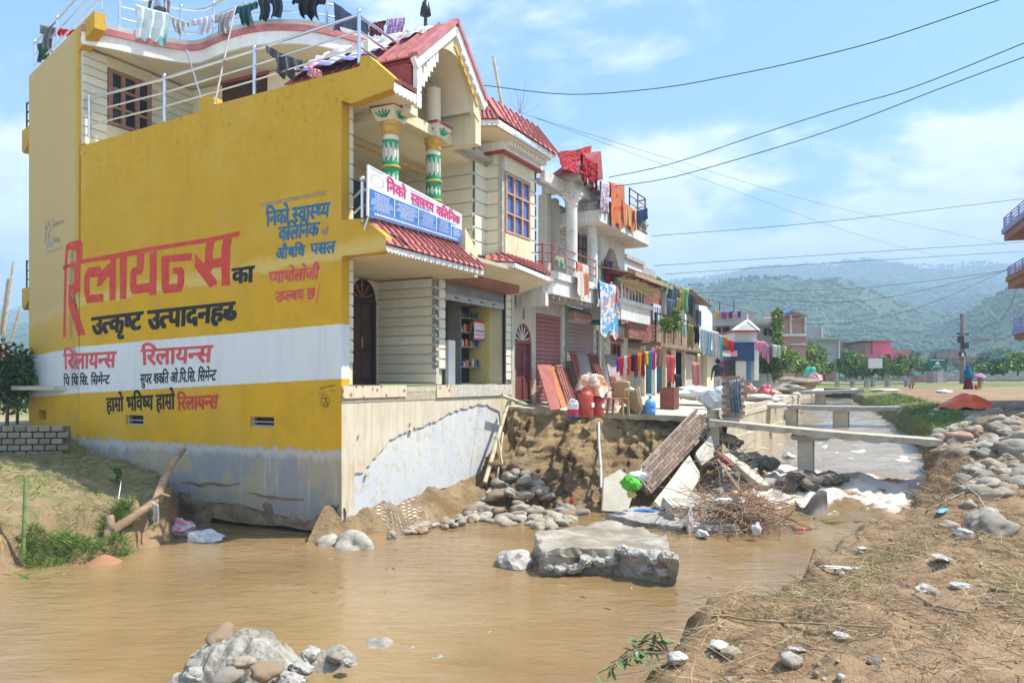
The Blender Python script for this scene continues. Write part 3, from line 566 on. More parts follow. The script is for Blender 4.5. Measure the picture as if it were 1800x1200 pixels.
# columns on the balcony
def column(u, v, z0, z1):
    h = z1 - z0; c = MB().lathe((u, v, z0), [(.155, 0), (.155, h * .78)], 20).build('column', mat('column_cream', (.66, .62, .50), (.70, .67, .56), .7, 3, .1), clinic, smooth='auto')
    for k in range(10):
        if k % 1 == 0:
            a = 2 * math.pi * k / 10; MB().box((-.022, -.165, h * .52), (.022, -.15, h * .68), Matrix.Translation((u, v, z0)) @ Matrix.Rotation(a, 4, 'Z')).build('flute', GROOVE, c)
    for zf in (.30, .475, .72):
        if zf < .6: MB().lathe((u, v, z0 + h * zf), [(.15, -.03), (.195, -.018), (.20, 0), (.195, .018), (.15, .03)], 20).build('gold_ring', GOLD, c, smooth=True)
        for s in ((1, -1) if zf < .6 else (-1,)):
            n = 9; m = MB()
            for k in range(n):
                for (da_, hh) in ((-.5, .10), (-.17, .17), (.17, .09), (.5, .15)):
                    pass
            prof = []
            for k in range(40):
                a = 2 * math.pi * k / 40; prof.append(.10 + .075 * (1 if (k % 4) in (0, 1) else 0))
            i0 = m.pts([Vector((u + .162 * math.cos(2 * math.pi * k / 40), v + .162 * math.sin(2 * math.pi * k / 40), z0 + h * zf + s * .025)) for k in range(40)])
            i1 = m.pts([Vector((u + .162 * math.cos(2 * math.pi * k / 40), v + .162 * math.sin(2 * math.pi * k / 40), z0 + h * zf + s * (.025 + prof[k]))) for k in range(40)])
            for k in range(40): m.face((i0[k], i0[(k + 1) % 40], i1[(k + 1) % 40], i1[k]))
            m.build('green_leaf_band', GREENP, c)
    MB().lathe((u, v, z0 + h * .75), [(.16, 0), (.19, .03), (.16, .06), (.17, .10), (.20, .16), (.18, .2), (.21, .27)], 20).build('gold_capital', GOLD, c, smooth='auto')
    ct = MB(); zz = z0 + h * .75 + .27
    i0 = ct.pts([(u - .2, v - .2, zz), (u + .2, v - .2, zz), (u + .2, v + .2, zz), (u - .2, v + .2, zz)]); i1 = ct.pts([(u - .29, v - .29, zz + .24), (u + .29, v - .29, zz + .24), (u + .29, v + .29, zz + .24), (u - .29, v + .29, zz + .24)])
    for k in range(4): ct.face((i0[k], i0[(k + 1) % 4], i1[(k + 1) % 4], i1[k]))
    ct.face(i1); ct.face(i0[::-1]); ct.build('capital_block', mat('column_cream2', (.66, .62, .50), None, .7), c)
    for fx, fy in ((0, -1), (-1, 0)):
        for k in (-2, -1, 0, 1, 2):
            s0 = Vector((u, v, zz + .05)) + Vector((fx, fy, 0)) * .225; s1 = Vector((u, v, zz + .20)) + Vector((fx, fy, 0)) * .283; tx = Vector((-fy, fx, 0))
            MB().bar(s0 + tx * .02 * k, s1 + tx * .085 * k - Vector((0, 0, .03 * abs(k))), .03, .012, (fx, fy, 0)).build('leaf_motif', GREENP, c)
    if True: MB().box((u - .30, v - .30, zz + .24), (u + .30, v + .30, zz + .30)).build('abacus', REDP, c)
    MB().lathe((u, v, zz + .30), [(.16, 0), (.16, max(.05, z1 + .75 - zz - .3))], 16).build('column_stub', CREAM2, c, smooth='auto')
    MB().lathe((u, v, z0 - .0), [(.2, 0), (.21, .05), (.2, .1), (.17, .13)], 16).build('column_base', GOLD, c, smooth='auto')
cvz = -.48
uc1, uc2 = on_v(687, 300, cvz).x, on_v(762, 300, cvz).x
column(uc1, cvz, FF + .1, on_v(687, 190, cvz).z); column(uc2, cvz, FF + .1, on_v(762, 218, cvz).z)
# balcony rail
ra = MB(); rp = on_v(637, 350, -.55)
rl = thing('balcony_railing', 'short stainless railing at the left end of the clinic balcony', 'railing', (.4, -.5, FF))
zt_ = on_v(637, 320, -.55).z
MB().tube([(rp.x, -.55, FF), (rp.x, -.55, zt_)], .035, 10).build('post', STEEL, rl, smooth='auto'); MB().lathe((rp.x, -.55, zt_), [(.02, 0), (.05, .03), (.055, .06), (.04, .1), (.01, .11)], 12).build('finial', STEEL, rl, smooth=True)
for k in range(3): z = zt_ - .13 - k * .30; MB().tube([(.26, -.1, z - .04), (rp.x, -.55, z)], .022, 8).build('rail', STEEL, rl, smooth='auto'); MB().tube([(rp.x, -.55, z), (rp.x + 3.2, -.55, z)], .022, 8).build('rail', STEEL, rl, smooth='auto')
# --- second floor set back on the roof terrace
TB = Bv; TF = 5.6; uw = on_v(340, 200, TB).x
wa, wb = on_v(190, 200, TB), on_v(265, 200, TB)
wzt, wzb = on_v(190, 120, TB).z, on_v(190, 218, TB).z
siding((.05, TB), (wa.x - .02, TB), TF, 7.9, (0, -1), 11); siding((wb.x + .02, TB), (uw, TB), TF, 7.9, (0, -1), 11)
MB().box((wa.x - .03, TB - .02, TF), (wb.x + .03, TB + .2, wzb - .02)).build('window_breast', CREAM, clinic); MB().box((wa.x - .03, TB - .01, wzt + .02), (wb.x + .03, TB + .2, 7.9)).build('window_lintel', CREAM, clinic)
window(clinic, (wa.x, TB - .01, wzb), (1, 0, 0), (0, 0, 1), (0, 1, 0), wb.x - wa.x, wzt - wzb, 3, 3, mat('brown_frame', (.28, .14, .09), (.33, .17, .11), .6, 5), GLASSD, .10)
MB().box((.3, TB + .13, TF), (uw + .2, TB + .35, 7.85)).build('upper_wall', CREAM, clinic)
MB().box((uw, 2.6, TF), (uw + .2, TB, 7.9)).build('upper_front_wall', CREAM2, clinic)
for (pa, pb_, pz) in ((284, 331, 155), (392, 470, 150)):
    a, b = on_u(pa, pz, uw), on_u(pb_, pz, uw); dd = MB().box((uw - .03, min(a.y, b.y), TF), (uw + .0, max(a.y, b.y), a.z)).build('upper_door', DWOOD, clinic); MB().box((uw - .05, min(a.y, b.y) - .06, a.z), (uw, max(a.y, b.y) + .06, a.z + .07)).build('door_lintel', REDP, dd)
MB().box((.25, -.2, zr1 - .05), (u6, 8.2, TF)).build('terrace_floor', CONC, clinic)
# wavy roof slab
wave = [(.25, TB + .5), (-.15, 7.55), (.35, 7.2), (1.1, 6.8), (1.70, 6.35), (1.90, 5.9), (1.80, 5.2), (1.75, 4.5), (1.80, 3.9), (1.98, 3.4), (2.35, 2.85), (2.9, 2.45), (3.6, 2.15), (4.5, 2.0), (6.2, 1.95), (7.2, 1.95), (7.2, 12.0), (1.6, 12.0)]
def offs(pl, d): 
    c = Vector((4.0, 7.0)); return [tuple(Vector(p) + (Vector(p) - c).normalized() * d) for p in pl]
Z8 = 7.95
MB().prism(wave, (0, 0, Z8), (1, 0, 0), (0, 1, 0), (0, 0, 1), .12).build('roof_deck', CREAM2, clinic)
def smoothline(pl, n=6):
    out = []
    P = [Vector((*p, 0)) for p in pl]
    for k in range(len(P) - 1):
        p0, p1, p2, p3 = P[max(k - 1, 0)], P[k], P[k + 1], P[min(k + 2, len(P) - 1)]
        for j in range(n):
            t = j / n; out.append(.5 * ((2 * p1) + (p2 - p0) * t + (2 * p0 - 5 * p1 + 4 * p2 - p3) * t * t + (3 * p1 - p0 - 3 * p2 + p3) * t ** 3))
    out.append(P[-1]); return out
wl = smoothline(wave[1:16], 6)
def ribbon(path, z0, z1, th, name, m, parent, out=1):
    mb = MB(); k = len(path); nr = []
    for j in range(k):
        d = (path[min(j + 1, k - 1)] - path[max(j - 1, 0)]).normalized(); nr.append(Vector((d.y, -d.x, 0)) * -1)
    a = mb.pts([p + nr[j] * 0 + Vector((0, 0, z0)) for j, p in enumerate(path)]); b = mb.pts([p + Vector((0, 0, z1)) for p in path])
    c = mb.pts([p - nr[j] * th + Vector((0, 0, z0)) for j, p in enumerate(path)]); e = mb.pts([p - nr[j] * th + Vector((0, 0, z1)) for j, p in enumerate(path)])
    for j in range(k - 1):
        mb.face((a[j], a[j + 1], b[j + 1], b[j])); mb.face((c[j], e[j], e[j + 1], c[j + 1])); mb.face((b[j], b[j + 1], e[j + 1], e[j])); mb.face((a[j], c[j], c[j + 1], a[j + 1]))
    return mb.build(name, m, parent)
ribbon(wl, Z8 - .13, Z8 + .16, .08, 'fascia_band', WHITEP, clinic)
ribbon(wl, Z8 + .16, Z8 + .30, .13, 'red_fascia', MATS['rose_trim'], clinic)
ribbon(wl, Z8 + .30, Z8 + .42, .10, 'roof_kerb', mat('grey_kerb', (.45, .42, .38), (.55, .52, .48), .9, 5, .3), clinic)
for k in range(0, len(wl) - 1, 2):
    p = wl[k]; d = (wl[k + 1] - wl[k]).normalized(); MB().prism([(-.05, Z8 + .17), (.05, Z8 + .17), (0, Z8 + .03)], p - Vector((-d.y, d.x, 0)) * -.10, d, (0, 0, 1), Vector((-d.y, d.x, 0)), .04).build('fascia_drop', MATS['rose_trim'], clinic)
# railings on both levels: posts + three rails
def railing(name, label, path, h, posts, mt=STEEL, nr=3, r=.024, bow=0):
    path = [Vector(p) for p in path]; t = thing(name, label, 'railing', path[0])
    for k in range(nr): MB().tube([p + Vector((0, 0, h * (nr - k) / nr - .02 * 0)) for p in path], r * (1.25 if k == 0 else .8), 8).build('rail', mt, t, smooth='auto')
    for i in posts:
        p = path[i]; MB().tube([p, p + Vector((0, 0, h + .03))], r * 1.5, 10).build('post', mt, t, smooth='auto'); MB().lathe(p + Vector((0, 0, h + .02)), [(.02, 0), (.042, .025), (.045, .05), (.03, .085), (.008, .09)], 10).build('finial', mt, t, smooth=True)
    return t
def ply(pts): return [on_u(a, b, .12) for a, b in pts]
railing('terrace_railing', 'stainless railing along the top of the yellow side wall', [on_u(157, 243, .12), on_u(289, 212, .12), on_u(447, 168, .12), on_u(631, 112, .12)], .93, (0, 1, 2, 3))
q = on_u(631, 112, .12); railing('eave_railing', 'stainless railing stub running back from the wall corner above the balcony eave', [q + Vector((.03, -.02, .02)), q + Vector((1.6, -.02, -.05)), q + Vector((2.6, .0, -.1))], .88, (2,))
wr_ = [p + Vector((0, 0, Z8 + .42)) for p in wl]; idx = list(range(8, len(wr_), 12))
railing('roof_railing', 'stainless railing following the wavy edge of the clinic roof', [p + Vector((.12, .05, 0)) for p in wr_[7:60]], .85, [k for k in range(0, 53, 10)])
pe = [B_ + e2 * (L2 * .98) + Vector((0, 0, zt)), B_ + e2 * (L2 * .5) + Vector((0, 0, zt + .03)), B_ - e2 * 1.2 + Vector((0, 0, zt + .1))]
railing('roof_side_railing', 'railing on the roof above the faded end of the yellow wall', [p + n2_ * .12 for p in pe], .9, (0, 1, 2))
railing('roof_back_railing', 'curved black railing on the clinic roof beside the dark hooded post', [Vector((6.0, 3.2, Z8 + .2)), Vector((6.6, 2.6, Z8 + .2)), Vector((7.0, 2.4, Z8 + .2)), Vector((7.1, 2.1, Z8 + .2))], .9, (0, 1, 2, 3), DSTEEL)

# mud-filled cracks and ledges on the washed plaster
for k, pl_ in enumerate((((315, 848), (332, 850), (352, 855), (372, 851), (392, 855), (420, 851), (421, 848), (398, 851), (376, 847), (350, 850), (334, 846)), ((430, 864), (470, 870), (500, 874), (532, 876), (534, 879), (500, 879), (474, 876), (452, 870)), ((365, 893), (420, 895), (470, 898), (420, 899)), ((580, 893), (596, 886), (594, 895)))):
    P = [on_u(a + (c_ - a) * f, b + (d - b) * f + random.uniform(-1.3, 1.3), 0) for (a, b), (c_, d) in zip(pl_, pl_[1:] + pl_[:1]) for f in (0, .35, .7)]; MB().prism([(p.y, p.z) for p in P], (0, 0, 0), (0, 1, 0), (0, 0, 1), (-1, 0, 0), .012).build('mud_ledge', SOILD, clinic)
# ------------------------------------------------------------------ Devanagari lettering (glyphs in visual order; "~" after a letter keeps its half form)
_gc = {}
def glyph(ch, half=False, off=.022, deva=True):
    key = (ch, half)
    if key in _gc: return _gc[key]
    c = bpy.data.curves.new('g', 'FONT'); c.body = ch; c.resolution_u = 3
    o = bpy.data.objects.new('g', c); COL.objects.link(o); bpy.context.view_layer.update()
    me = bpy.data.meshes.new_from_object(o.evaluated_get(bpy.context.evaluated_depsgraph_get()))
    bm = bmesh.new(); bm.from_mesh(me)
    adv = ADV.get(ch)
    if adv is None: xs = [v.co.x for v in bm.verts] or [0, .25]; adv = max(xs) + .06
    if half:
        cut = adv - (.185 if ch not in 'कफ' else .10)
        bmesh.ops.bisect_plane(bm, geom=bm.verts[:] + bm.edges[:] + bm.faces[:], plane_co=(cut, 0, 0), plane_no=(1, 0, 0), clear_outer=True); adv = cut - .005
    bmesh.ops.triangulate(bm, faces=bm.faces); bm.verts.index_update()
    r = ([(v.co.x, v.co.y) for v in bm.verts], [[v.index for v in f.verts] for f in bm.faces], adv)
    bm.free(); bpy.data.objects.remove(o); bpy.data.curves.remove(c); bpy.data.meshes.remove(me); _gc[key] = r; return r
ADV = dict(zip('रलयनसकउतषटपदहभवमशगधथजबफछअिाीोौेैृ्ुूं।३', [.409, .678, .58, .555, .676, .762, .548, .57, .578, .504, .568, .52, .531, .703, .556, .598, .68, .563, .615, .642, .742, .571, .771, .701, .764, .259, .259, .259, .259, .259, 0, 0, 0, 0, 0, 0, 0, .379, .551]))
ADV[' '] = .3
def layout(text, off):
    vs_, fs, x = [], [], 0.0; i = 0; k = 0
    while i < len(text):
        ch = text[i]; half = i + 1 < len(text) and text[i + 1] == '~'; i += 2 if half else 1
        if ch == ' ': x += .3; continue
        dy = 0
        if ch == '^':                                        # ra-slash below a letter
            n = len(vs_); vs_ += [(x - .42, .10, k), (x - .38, .17, k), (x - .18, .02, k), (x - .22, -.05, k)]; fs.append((n, n + 3, n + 2, n + 1)); continue
        g_ = glyph(ch, half, off); n = len(vs_); k += 1
        dx = -.02 if ch in 'ुू' else 0; dyy = (.30 if ch == 'ु' and text[max(0, i - 2)] == 'र' else 0); dx += .10 if dyy else 0
        for sx_, sy_ in (((0, 0),) if off < .012 else ((-off, -off * .6), (off, -off * .6), (-off, off * .6), (off, off * .6), (0, 0))):   # bolder brush weight
            n = len(vs_); k += 1; vs_ += [(x + a + dx + sx_, b + dyy + sy_, k) for a, b in g_[0]]; fs += [tuple(q + n for q in f) for f in g_[1]]
        x += g_[2]
    return vs_, fs, x
def letter(text, bl, br, tl_, tr, mt, name='painted_lettering', parent=None, off=.022, plane=None, label=None, H=.622):
    """text between pixel corners (baseline left/right, headline left/right) on a wall plane"""
    plane = plane or (lambda px, py: on_u(px, py, 0)); P = [plane(*q) for q in (bl, br, tl_, tr)]
    vs_, fs, W = layout(text, off); m = MB(); nrm = (P[1] - P[0]).cross(P[2] - P[0]).normalized()
    if nrm.dot(W2S((0, 0, 0)) - P[0]) < 0: nrm = -nrm
    out = []
    for a, b, k in vs_:
        s, t = a / W, b / H; out.append(P[0] * (1 - s) * (1 - t) + P[1] * s * (1 - t) + P[2] * (1 - s) * t + P[3] * s * t + nrm * (.004 + .0007 * (k % 11)))
    m.pts(out); [m.face(f) for f in fs]
    return m.build(name, mt, parent or clinic, fixn=False, label=label)
def poly_letter(polys, mt, parent=None, name='painted_lettering', plane=None, label=None, d=.004):
    plane = plane or (lambda px, py: on_u(px, py, 0)); m = MB()
    for k, pl in enumerate(polys):
        P = [plane(*q) for q in pl]; tri = tessellate_polygon([P]); i = m.pts([p + Vector((-1, 0, 0)) * (d + .001 * (k % 3)) for p in P]); [m.face([i[t] for t in tt]) for tt in tri]
    return m.build(name, mt, parent or clinic, fixn=False, label=label)
def stroke_px(pts, w):
    out = []
    L, Rr = [], []
    for k, p in enumerate(pts):
        a, b = pts[max(0, k - 1)], pts[min(len(pts) - 1, k + 1)]; dx, dy = b[0] - a[0], b[1] - a[1]; l = math.hypot(dx, dy) or 1; nx, ny = -dy / l * w / 2, dx / l * w / 2
        L.append((p[0] + nx, p[1] + ny)); Rr.append((p[0] - nx, p[1] - ny))
    return L + Rr[::-1]
LRED = mat('red_sign_paint', (.50, .045, .025), (.58, .075, .05), .75, 5, dirt=.3, dirtcol=(.55, .16, .14)); LBLK = mat('black_sign_paint', (.015, .017, .014), (.03, .03, .025), .7, 5)
LBLU = mat('blue_sign_paint', (.025, .13, .25), (.05, .18, .30), .75, 6); LRED2 = mat('pale_red_sign_paint', (.58, .06, .06), (.62, .12, .12), .75, 5); LGRY = mat('faded_grey_sign_paint', (.22, .21, .19), (.30, .28, .22), .8, 7)
A_ = lambda pl: [(100 + x / 5.716, 395 + y / 5.716) for x, y in pl]
B8 = lambda pl: [(260 + x / 8, 395 + y / 8) for x, y in pl]
logo = [A_([(63, 1130), (90, 1130), (104, 440), (116, 260), (165, 243), (165, 166), (115, 182), (95, 205), (84, 300), (76, 440)]),
        A_([(165, 166), (240, 150), (262, 205), (255, 350), (240, 400), (235, 640), (222, 672), (140, 686), (150, 600), (172, 585), (178, 420), (195, 350), (197, 238), (165, 243)]),
        A_([(120, 605), (152, 598), (140, 690), (292, 1102), (215, 1113), (115, 800)]),
        [(110.3, 468), (145, 456), (200, 446), (260, 434.8), (362.5, 418.8), (421.3, 406.3), (420.6, 415.6), (362.5, 426.3), (276, 440), (222.5, 451.9), (143.7, 463.2), (118.4, 471.5), (110.5, 474)],
        A_([(300, 790), (275, 680), (275, 520), (312, 432), (430, 415), (455, 460), (510, 400), (540, 390), (540, 340), (595, 335), (590, 755), (530, 762), (530, 515), (505, 530), (440, 618), (405, 620), (405, 570), (418, 522), (330, 530), (330, 705), (468, 692), (468, 772)]),
        A_([(635, 330), (705, 322), (697, 740), (634, 747)]),
        A_([(805, 300), (880, 290), (872, 440), (855, 498), (800, 505), (800, 600), (932, 583), (935, 285), (1005, 262), (1000, 703), (930, 710), (928, 678), (760, 697), (737, 660), (737, 490), (755, 440), (803, 425)]),
        B8([(225, 968), (195, 900), (188, 490), (208, 437), (622, 398), (612, 505), (300, 528), (300, 835), (415, 828), (418, 685), (350, 688), (355, 605), (478, 590), (513, 650), (513, 820), (475, 940)]),
        B8([(825, 245), (938, 232), (912, 380), (912, 480), (1032, 468), (1035, 340), (1065, 208), (1185, 188), (1160, 340), (1152, 852), (1040, 860), (1035, 598), (912, 605), (882, 672), (975, 790), (970, 838), (875, 885), (662, 600), (660, 405), (800, 555), (808, 370)])]
poly_letter(logo, LRED, label='large red painted brand lettering')
letter('का', (409, 498), (445, 495), (409, 473), (446, 468), LBLK, off=.05)
letter('उत~कृष~ट', (163, 588), (247, 578), (162, 559), (251, 548), LBLK, off=.05); letter('उत~पादनहरु', (261, 579), (409, 562), (261, 547), (412, 531), LBLK, off=.05)
letter('िरलायन~स', (113, 649), (202, 645), (112, 623), (204, 618), LRED2, off=.03); letter('िरलायन~स', (250, 641), (371, 636), (249, 615), (374, 607), LRED2, off=.03)
letter('िप िप िस. िसमेन~ट', (112, 678), (192, 674), (112, 663), (193, 659), LBLK, off=.025); letter('सुपर शक~ित ओ.िप.िस. िसमेन~ट', (247, 675), (379, 668), (247, 658), (381, 650), LBLK, off=.025)
letter('हाम^ो भिवष~य हाम^ो', (188, 723), (307, 718), (187, 700), (307, 692), LBLK, off=.035); letter('िरलायन~स', (313, 720), (382, 717), (312, 698), (384, 694), LRED, off=.04)
letter('िनको स~वास~थ~य', (469, 398), (578, 380), (468, 373), (580, 356), LBLU, off=.04); letter('क~िलिनक', (490, 424), (559, 413), (491, 400), (562, 391), LBLU, off=.04)
letter('तहँ', (565, 412), (578, 411), (565, 404), (579, 402), LBLU, off=.01); letter('औषिध', (485, 456), (535, 449), (486, 437), (536, 432), LBLU, off=.04); letter('पसल', (547, 447), (588, 444), (546, 429), (590, 424), LBLU, off=.04)
letter('प~याथोलोजी', (474, 498), (558, 490), (473, 479), (562, 469), LRED2, off=.035); letter('उप~ल~बध छ', (486, 531), (553, 525), (484, 514), (554, 506), LRED2, off=.035)
poly_letter([stroke_px([(562, 499), (556, 535)], 1.6)], LRED2)
letter('DDARLN 5250-5240-99002, PAM: 107179555', (458, 364), (573, 343), (458, 357), (574, 334), LGRY, off=.0, H=.7)
# circled numeral with scribbled note, faded corner emblem
circ = [(572 + 7.4 * math.cos(t), 705 + 11.5 * math.sin(t)) for t in [2 * math.pi * k / 24 for k in range(25)]]
num = [(567.5, 700), (574.5, 698.5), (572.5, 705.5), (575.5, 707), (576.3, 710), (574.5, 713), (571.5, 713), (569.8, 711), (569.3, 706.5)]
poly_letter([stroke_px(circ[k:k + 2], .8) for k in range(24)] + [stroke_px(num[k:k + 2], 1.5) for k in range(len(num) - 1)] +
            [stroke_px(s, .6) for s in ([(562, 684), (574, 680), (592, 677)], [(562, 681), (563, 684), (566, 680), (569, 681.5), (572, 679), (575, 680), (579, 677), (583, 678), (586, 675)], [(560, 695), (563, 689), (566, 694), (569, 688), (571, 691), (573, 687)], [(580, 688), (582, 683), (585, 686), (587, 682)], [(581, 688.5), (590, 687)])], LBLK)
pe_ = lambda px, py: (lambda r: W2S((r[0] * r[3], r[1] * r[3], r[2] * r[3])))((*ray(px, py), (n2_.dot(B_ - W2S((0, 0, 0)))) / n2_.dot(W2S(ray(px, py)) - W2S((0, 0, 0)))))
E9 = lambda pl: [(70 + x / 15, 370 + y / 15) for x, y in pl]
poly_letter([stroke_px(E9(s), .9) for s in ([(160, 320), (330, 215), (380, 215)], [(160, 320), (155, 860)], [(240, 330), (180, 500), (240, 600), (300, 500), (240, 330)], [(240, 600), (215, 790)], [(240, 600), (280, 790)], [(370, 240), (350, 480)], [(160, 860), (330, 820)])], LGRY, plane=pe_, name='painted_emblem', d=.006)
poly_letter([E9([(160, 910), (330, 850), (330, 940), (160, 1000)])], mat('faded_blue_paint', (.22, .34, .42), None, .8), plane=pe_, d=.006)
letter('eliance', (96, 398), (112, 392), (96, 390), (111, 383), LGRY, off=.0, plane=pe_, H=.7); letter('Group', (93, 427), (106, 425), (93, 414), (106, 412), LGRY, off=.0, plane=pe_, H=.7); letter('Building tomorrow', (82, 446), (112, 435), (82, 443), (112, 432), LGRY, off=.0, plane=pe_, H=.7)

# ------------------------------------------------------------------ clinic name board, leaning out over the balcony rail
sv0 = -.74
def sgn(px, py): return at(px, py, SGNY(px))
P00 = on_v(646, 379, sv0); P10 = on_v(811, 427, sv0); P01 = on_v(647, 289, sv0 - .10)
def on_plane(px, py, p, n):
    o = W2S((0, 0, 0)); d = W2S(ray(px, py)) - o; return o + d * (n.dot(p - o) / n.dot(d))
P11 = on_plane(812, 377, P00, (P10 - P00).cross(P01 - P00))
sb = thing('sign_board', 'white and blue clinic name board with pink letters tilted on the balcony', 'sign', P00)
ex = (P10 - P00).normalized(); nn = (P10 - P00).cross(P01 - P00).normalized(); nn = nn if nn.y < 0 else -nn
def bl(s, t): return P00 * (1 - s) * (1 - t) + P10 * s * (1 - t) + P01 * (1 - s) * t + P11 * s * t
m = MB(); i = m.pts([bl(0, 0), bl(1, 0), bl(1, 1), bl(0, 1)] + [bl(a, b) - nn * .03 for a, b in ((0, 0), (1, 0), (1, 1), (0, 1))])
for q in ((0, 1, 2, 3), (7, 6, 5, 4), (0, 4, 5, 1), (1, 5, 6, 2), (2, 6, 7, 3), (3, 7, 4, 0)): m.face([i[k] for k in q])
m.build('board', mat('sign_white', (.74, .74, .76), None, .4), sb)
SBL = mat('sign_blue', (.05, .17, .50), (.07, .21, .56), .4, 3); SWH = mat('sign_print_white', (.7, .74, .8), None, .5); SPK = mat('sign_pink', (.70, .045, .22), None, .5); SGR = mat('sign_grey_print', (.25, .33, .5), None, .5)
def quad(s0, t0, s1, t1, mt, nm='printed_panel', d=.004):
    m = MB(); i = m.pts([bl(a, b) + nn * d for a, b in ((s0, t0), (s1, t0), (s1, t1), (s0, t1))]); m.face(i); return m.build(nm, mt, sb, fixn=False)
cols = [(.015, .245), (.255, .49), (.50, .69), (.70, .865), (.875, .995)]
for k, (a, b) in enumerate(cols): quad(a, .155, b, .55 if k < 4 else .45, SBL)
quad(.015, .01, .995, .14, SBL)
mm = MB()
def dash(s0, s1, t, h, mb, d=.008):
    s = s0
    while s < s1:
        w = random.uniform(.008, .022); e = min(s + w, s1); i = mb.pts([bl(a, b) + nn * d for a, b in ((s, t), (e, t), (e, t + h), (s, t + h))]); mb.face(i); s = e + .005
for k, (a, b) in enumerate(cols):
    nl = 8 if k < 2 else 10
    for j in range(nl):
        c_ = (a + b) / 2; hw = (b - a) * random.uniform(.26, .46); dash(c_ - hw, c_ + hw, .175 + (.35 if k < 4 else .25) * (nl - 1 - j) / nl, .02 if k < 2 else .013, mm)
dash(.06, .95, .055, .045, mm); mm.build('fine_print', SWH, sb, fixn=False, kind='stuff')
mg = MB(); dash(.42, .62, .60, .05, mg); dash(.72, .93, .515, .03, mg); dash(.02, .14, .955, .02, mg); dash(.4, .62, .93, .02, mg)
for k in range(20):
    t = 2 * math.pi * k / 20; i = mg.pts([bl(.085 + r_ * math.cos(tt) , .76 + r_ * 1.9 * math.sin(tt)) + nn * .006 for r_, tt in ((.055, t), (.062, t), (.062, t + .2), (.055, t + .2))]); mg.face(i)
mg.build('grey_print', SGR, sb, fixn=False, kind='stuff')
def sgl(text, s0, s1, t0, t1, mt, off=.03):
    vs_, fs, W = layout(text, off); m = MB(); m.pts([bl(s0 + (s1 - s0) * a / W, t0 + (t1 - t0) * b / .622) + nn * (.006 + .0006 * (k % 11)) for a, b, k in vs_]); [m.face(f) for f in fs]; m.build('lettering', mt, sb, fixn=False)
sgl('िनको', .17, .36, .66, .88, SPK); sgl('स~वास~थ~य', .41, .66, .64, .87, SPK); sgl('क~िलिनक', .69, .975, .62, .87, SPK)
for s in (.02, .5, .98): MB().bar(bl(s, .0) - nn * .02, bl(s, -.0) - nn * .02 + Vector((0, .1, -.25)), .03).build('bracket', STEEL, sb)
# ------------------------------------------------------------------ terrain, water, hills
def np_mesh(name, V, Q, mats, smooth=False, attrs=None):
    V = np.asarray(V, np.float32); Q = np.asarray(Q, np.int32); k = Q.shape[1]; me = bpy.data.meshes.new(name)
    me.vertices.add(len(V)); me.vertices.foreach_set('co', V.ravel()); me.loops.add(Q.size); me.loops.foreach_set('vertex_index', Q.ravel())
    me.polygons.add(len(Q)); me.polygons.foreach_set('loop_start', np.arange(0, Q.size, k, dtype=np.int32)); me.polygons.foreach_set('loop_total', np.full(len(Q), k, np.int32))
    if smooth: me.polygons.foreach_set('use_smooth', np.ones(len(Q), bool))
    for n_, a in (attrs or {}).items():
        at_ = me.attributes.new(n_, 'FLOAT', 'POINT'); at_.data.foreach_set('value', np.asarray(a, np.float32))
    me.update(calc_edges=True); me.validate()
    for m_ in (mats if isinstance(mats, (list, tuple)) else [mats]): me.materials.append(m_)
    return me
def grid_quads(nu, nw, keep=None):
    i = np.arange((nu - 1) * (nw - 1)); a = i // (nw - 1) * nw + i % (nw - 1); q = np.stack([a, a + nw, a + nw + 1, a + 1], 1)
    if keep is not None:
        k = keep.ravel(); q = q[k[q].all(1)]
    return q
def fbm2(x, y, seed=0, octs=5, lac=2.1, gain=.5, ridged=False):
    """cheap vectorised value noise"""
    r = np.random.default_rng(seed); out = np.zeros_like(x, dtype=float); amp = 1.0
    for o in range(octs):
        T = r.random((64, 64)); xi = np.floor(x).astype(int); yi = np.floor(y).astype(int); fx = x - xi; fy = y - yi; fx = fx * fx * (3 - 2 * fx); fy = fy * fy * (3 - 2 * fy)
        a = T[xi % 64, yi % 64]; b = T[(xi + 1) % 64, yi % 64]; c = T[xi % 64, (yi + 1) % 64]; d = T[(xi + 1) % 64, (yi + 1) % 64]
        v = (a * (1 - fx) + b * fx) * (1 - fy) + (c * (1 - fx) + d * fx) * fy - .5
        out += amp * (abs(v) * 2 - .5 if ridged else v); amp *= gain; x = x * lac + 13.7; y = y * lac + 7.3
    return out
def sm(x, a, b): t = np.clip((x - a) / (b - a), 0, 1); return t * t * (3 - 2 * t)
WR_U = [-16, -7, -3.6, 0, 2, 5, 8, 12, 16, 22.6, 30, 37, 45, 52]; WR_W = [7.1, 8.05, 8.9, 9.3, 9.87, 10.15, 10.2, 10.3, 10.0, 9.2, 8.2, 6.9, 6.2, 5.6]
WL_U = [7.5, 15, 22, 30, 37, 45, 52]; WL_W = [5.3, 5.3, 5.15, 4.6, 3.4, 3.0, 2.7]
ZR_U = [-16, -8, 0, 4, 8, 15, 22, 37, 45, 60, 120]; ZR_Z = [-1.62, -1.66, -1.75, -1.62, -1.38, -1.18, -1.02, -.66, -.58, -.55, -.5]
def wR(u): return np.interp(u, WR_U, WR_W)
def wL(u): return np.interp(u, WL_U, WL_W)
def zR(u): return np.interp(u, ZR_U, ZR_Z)
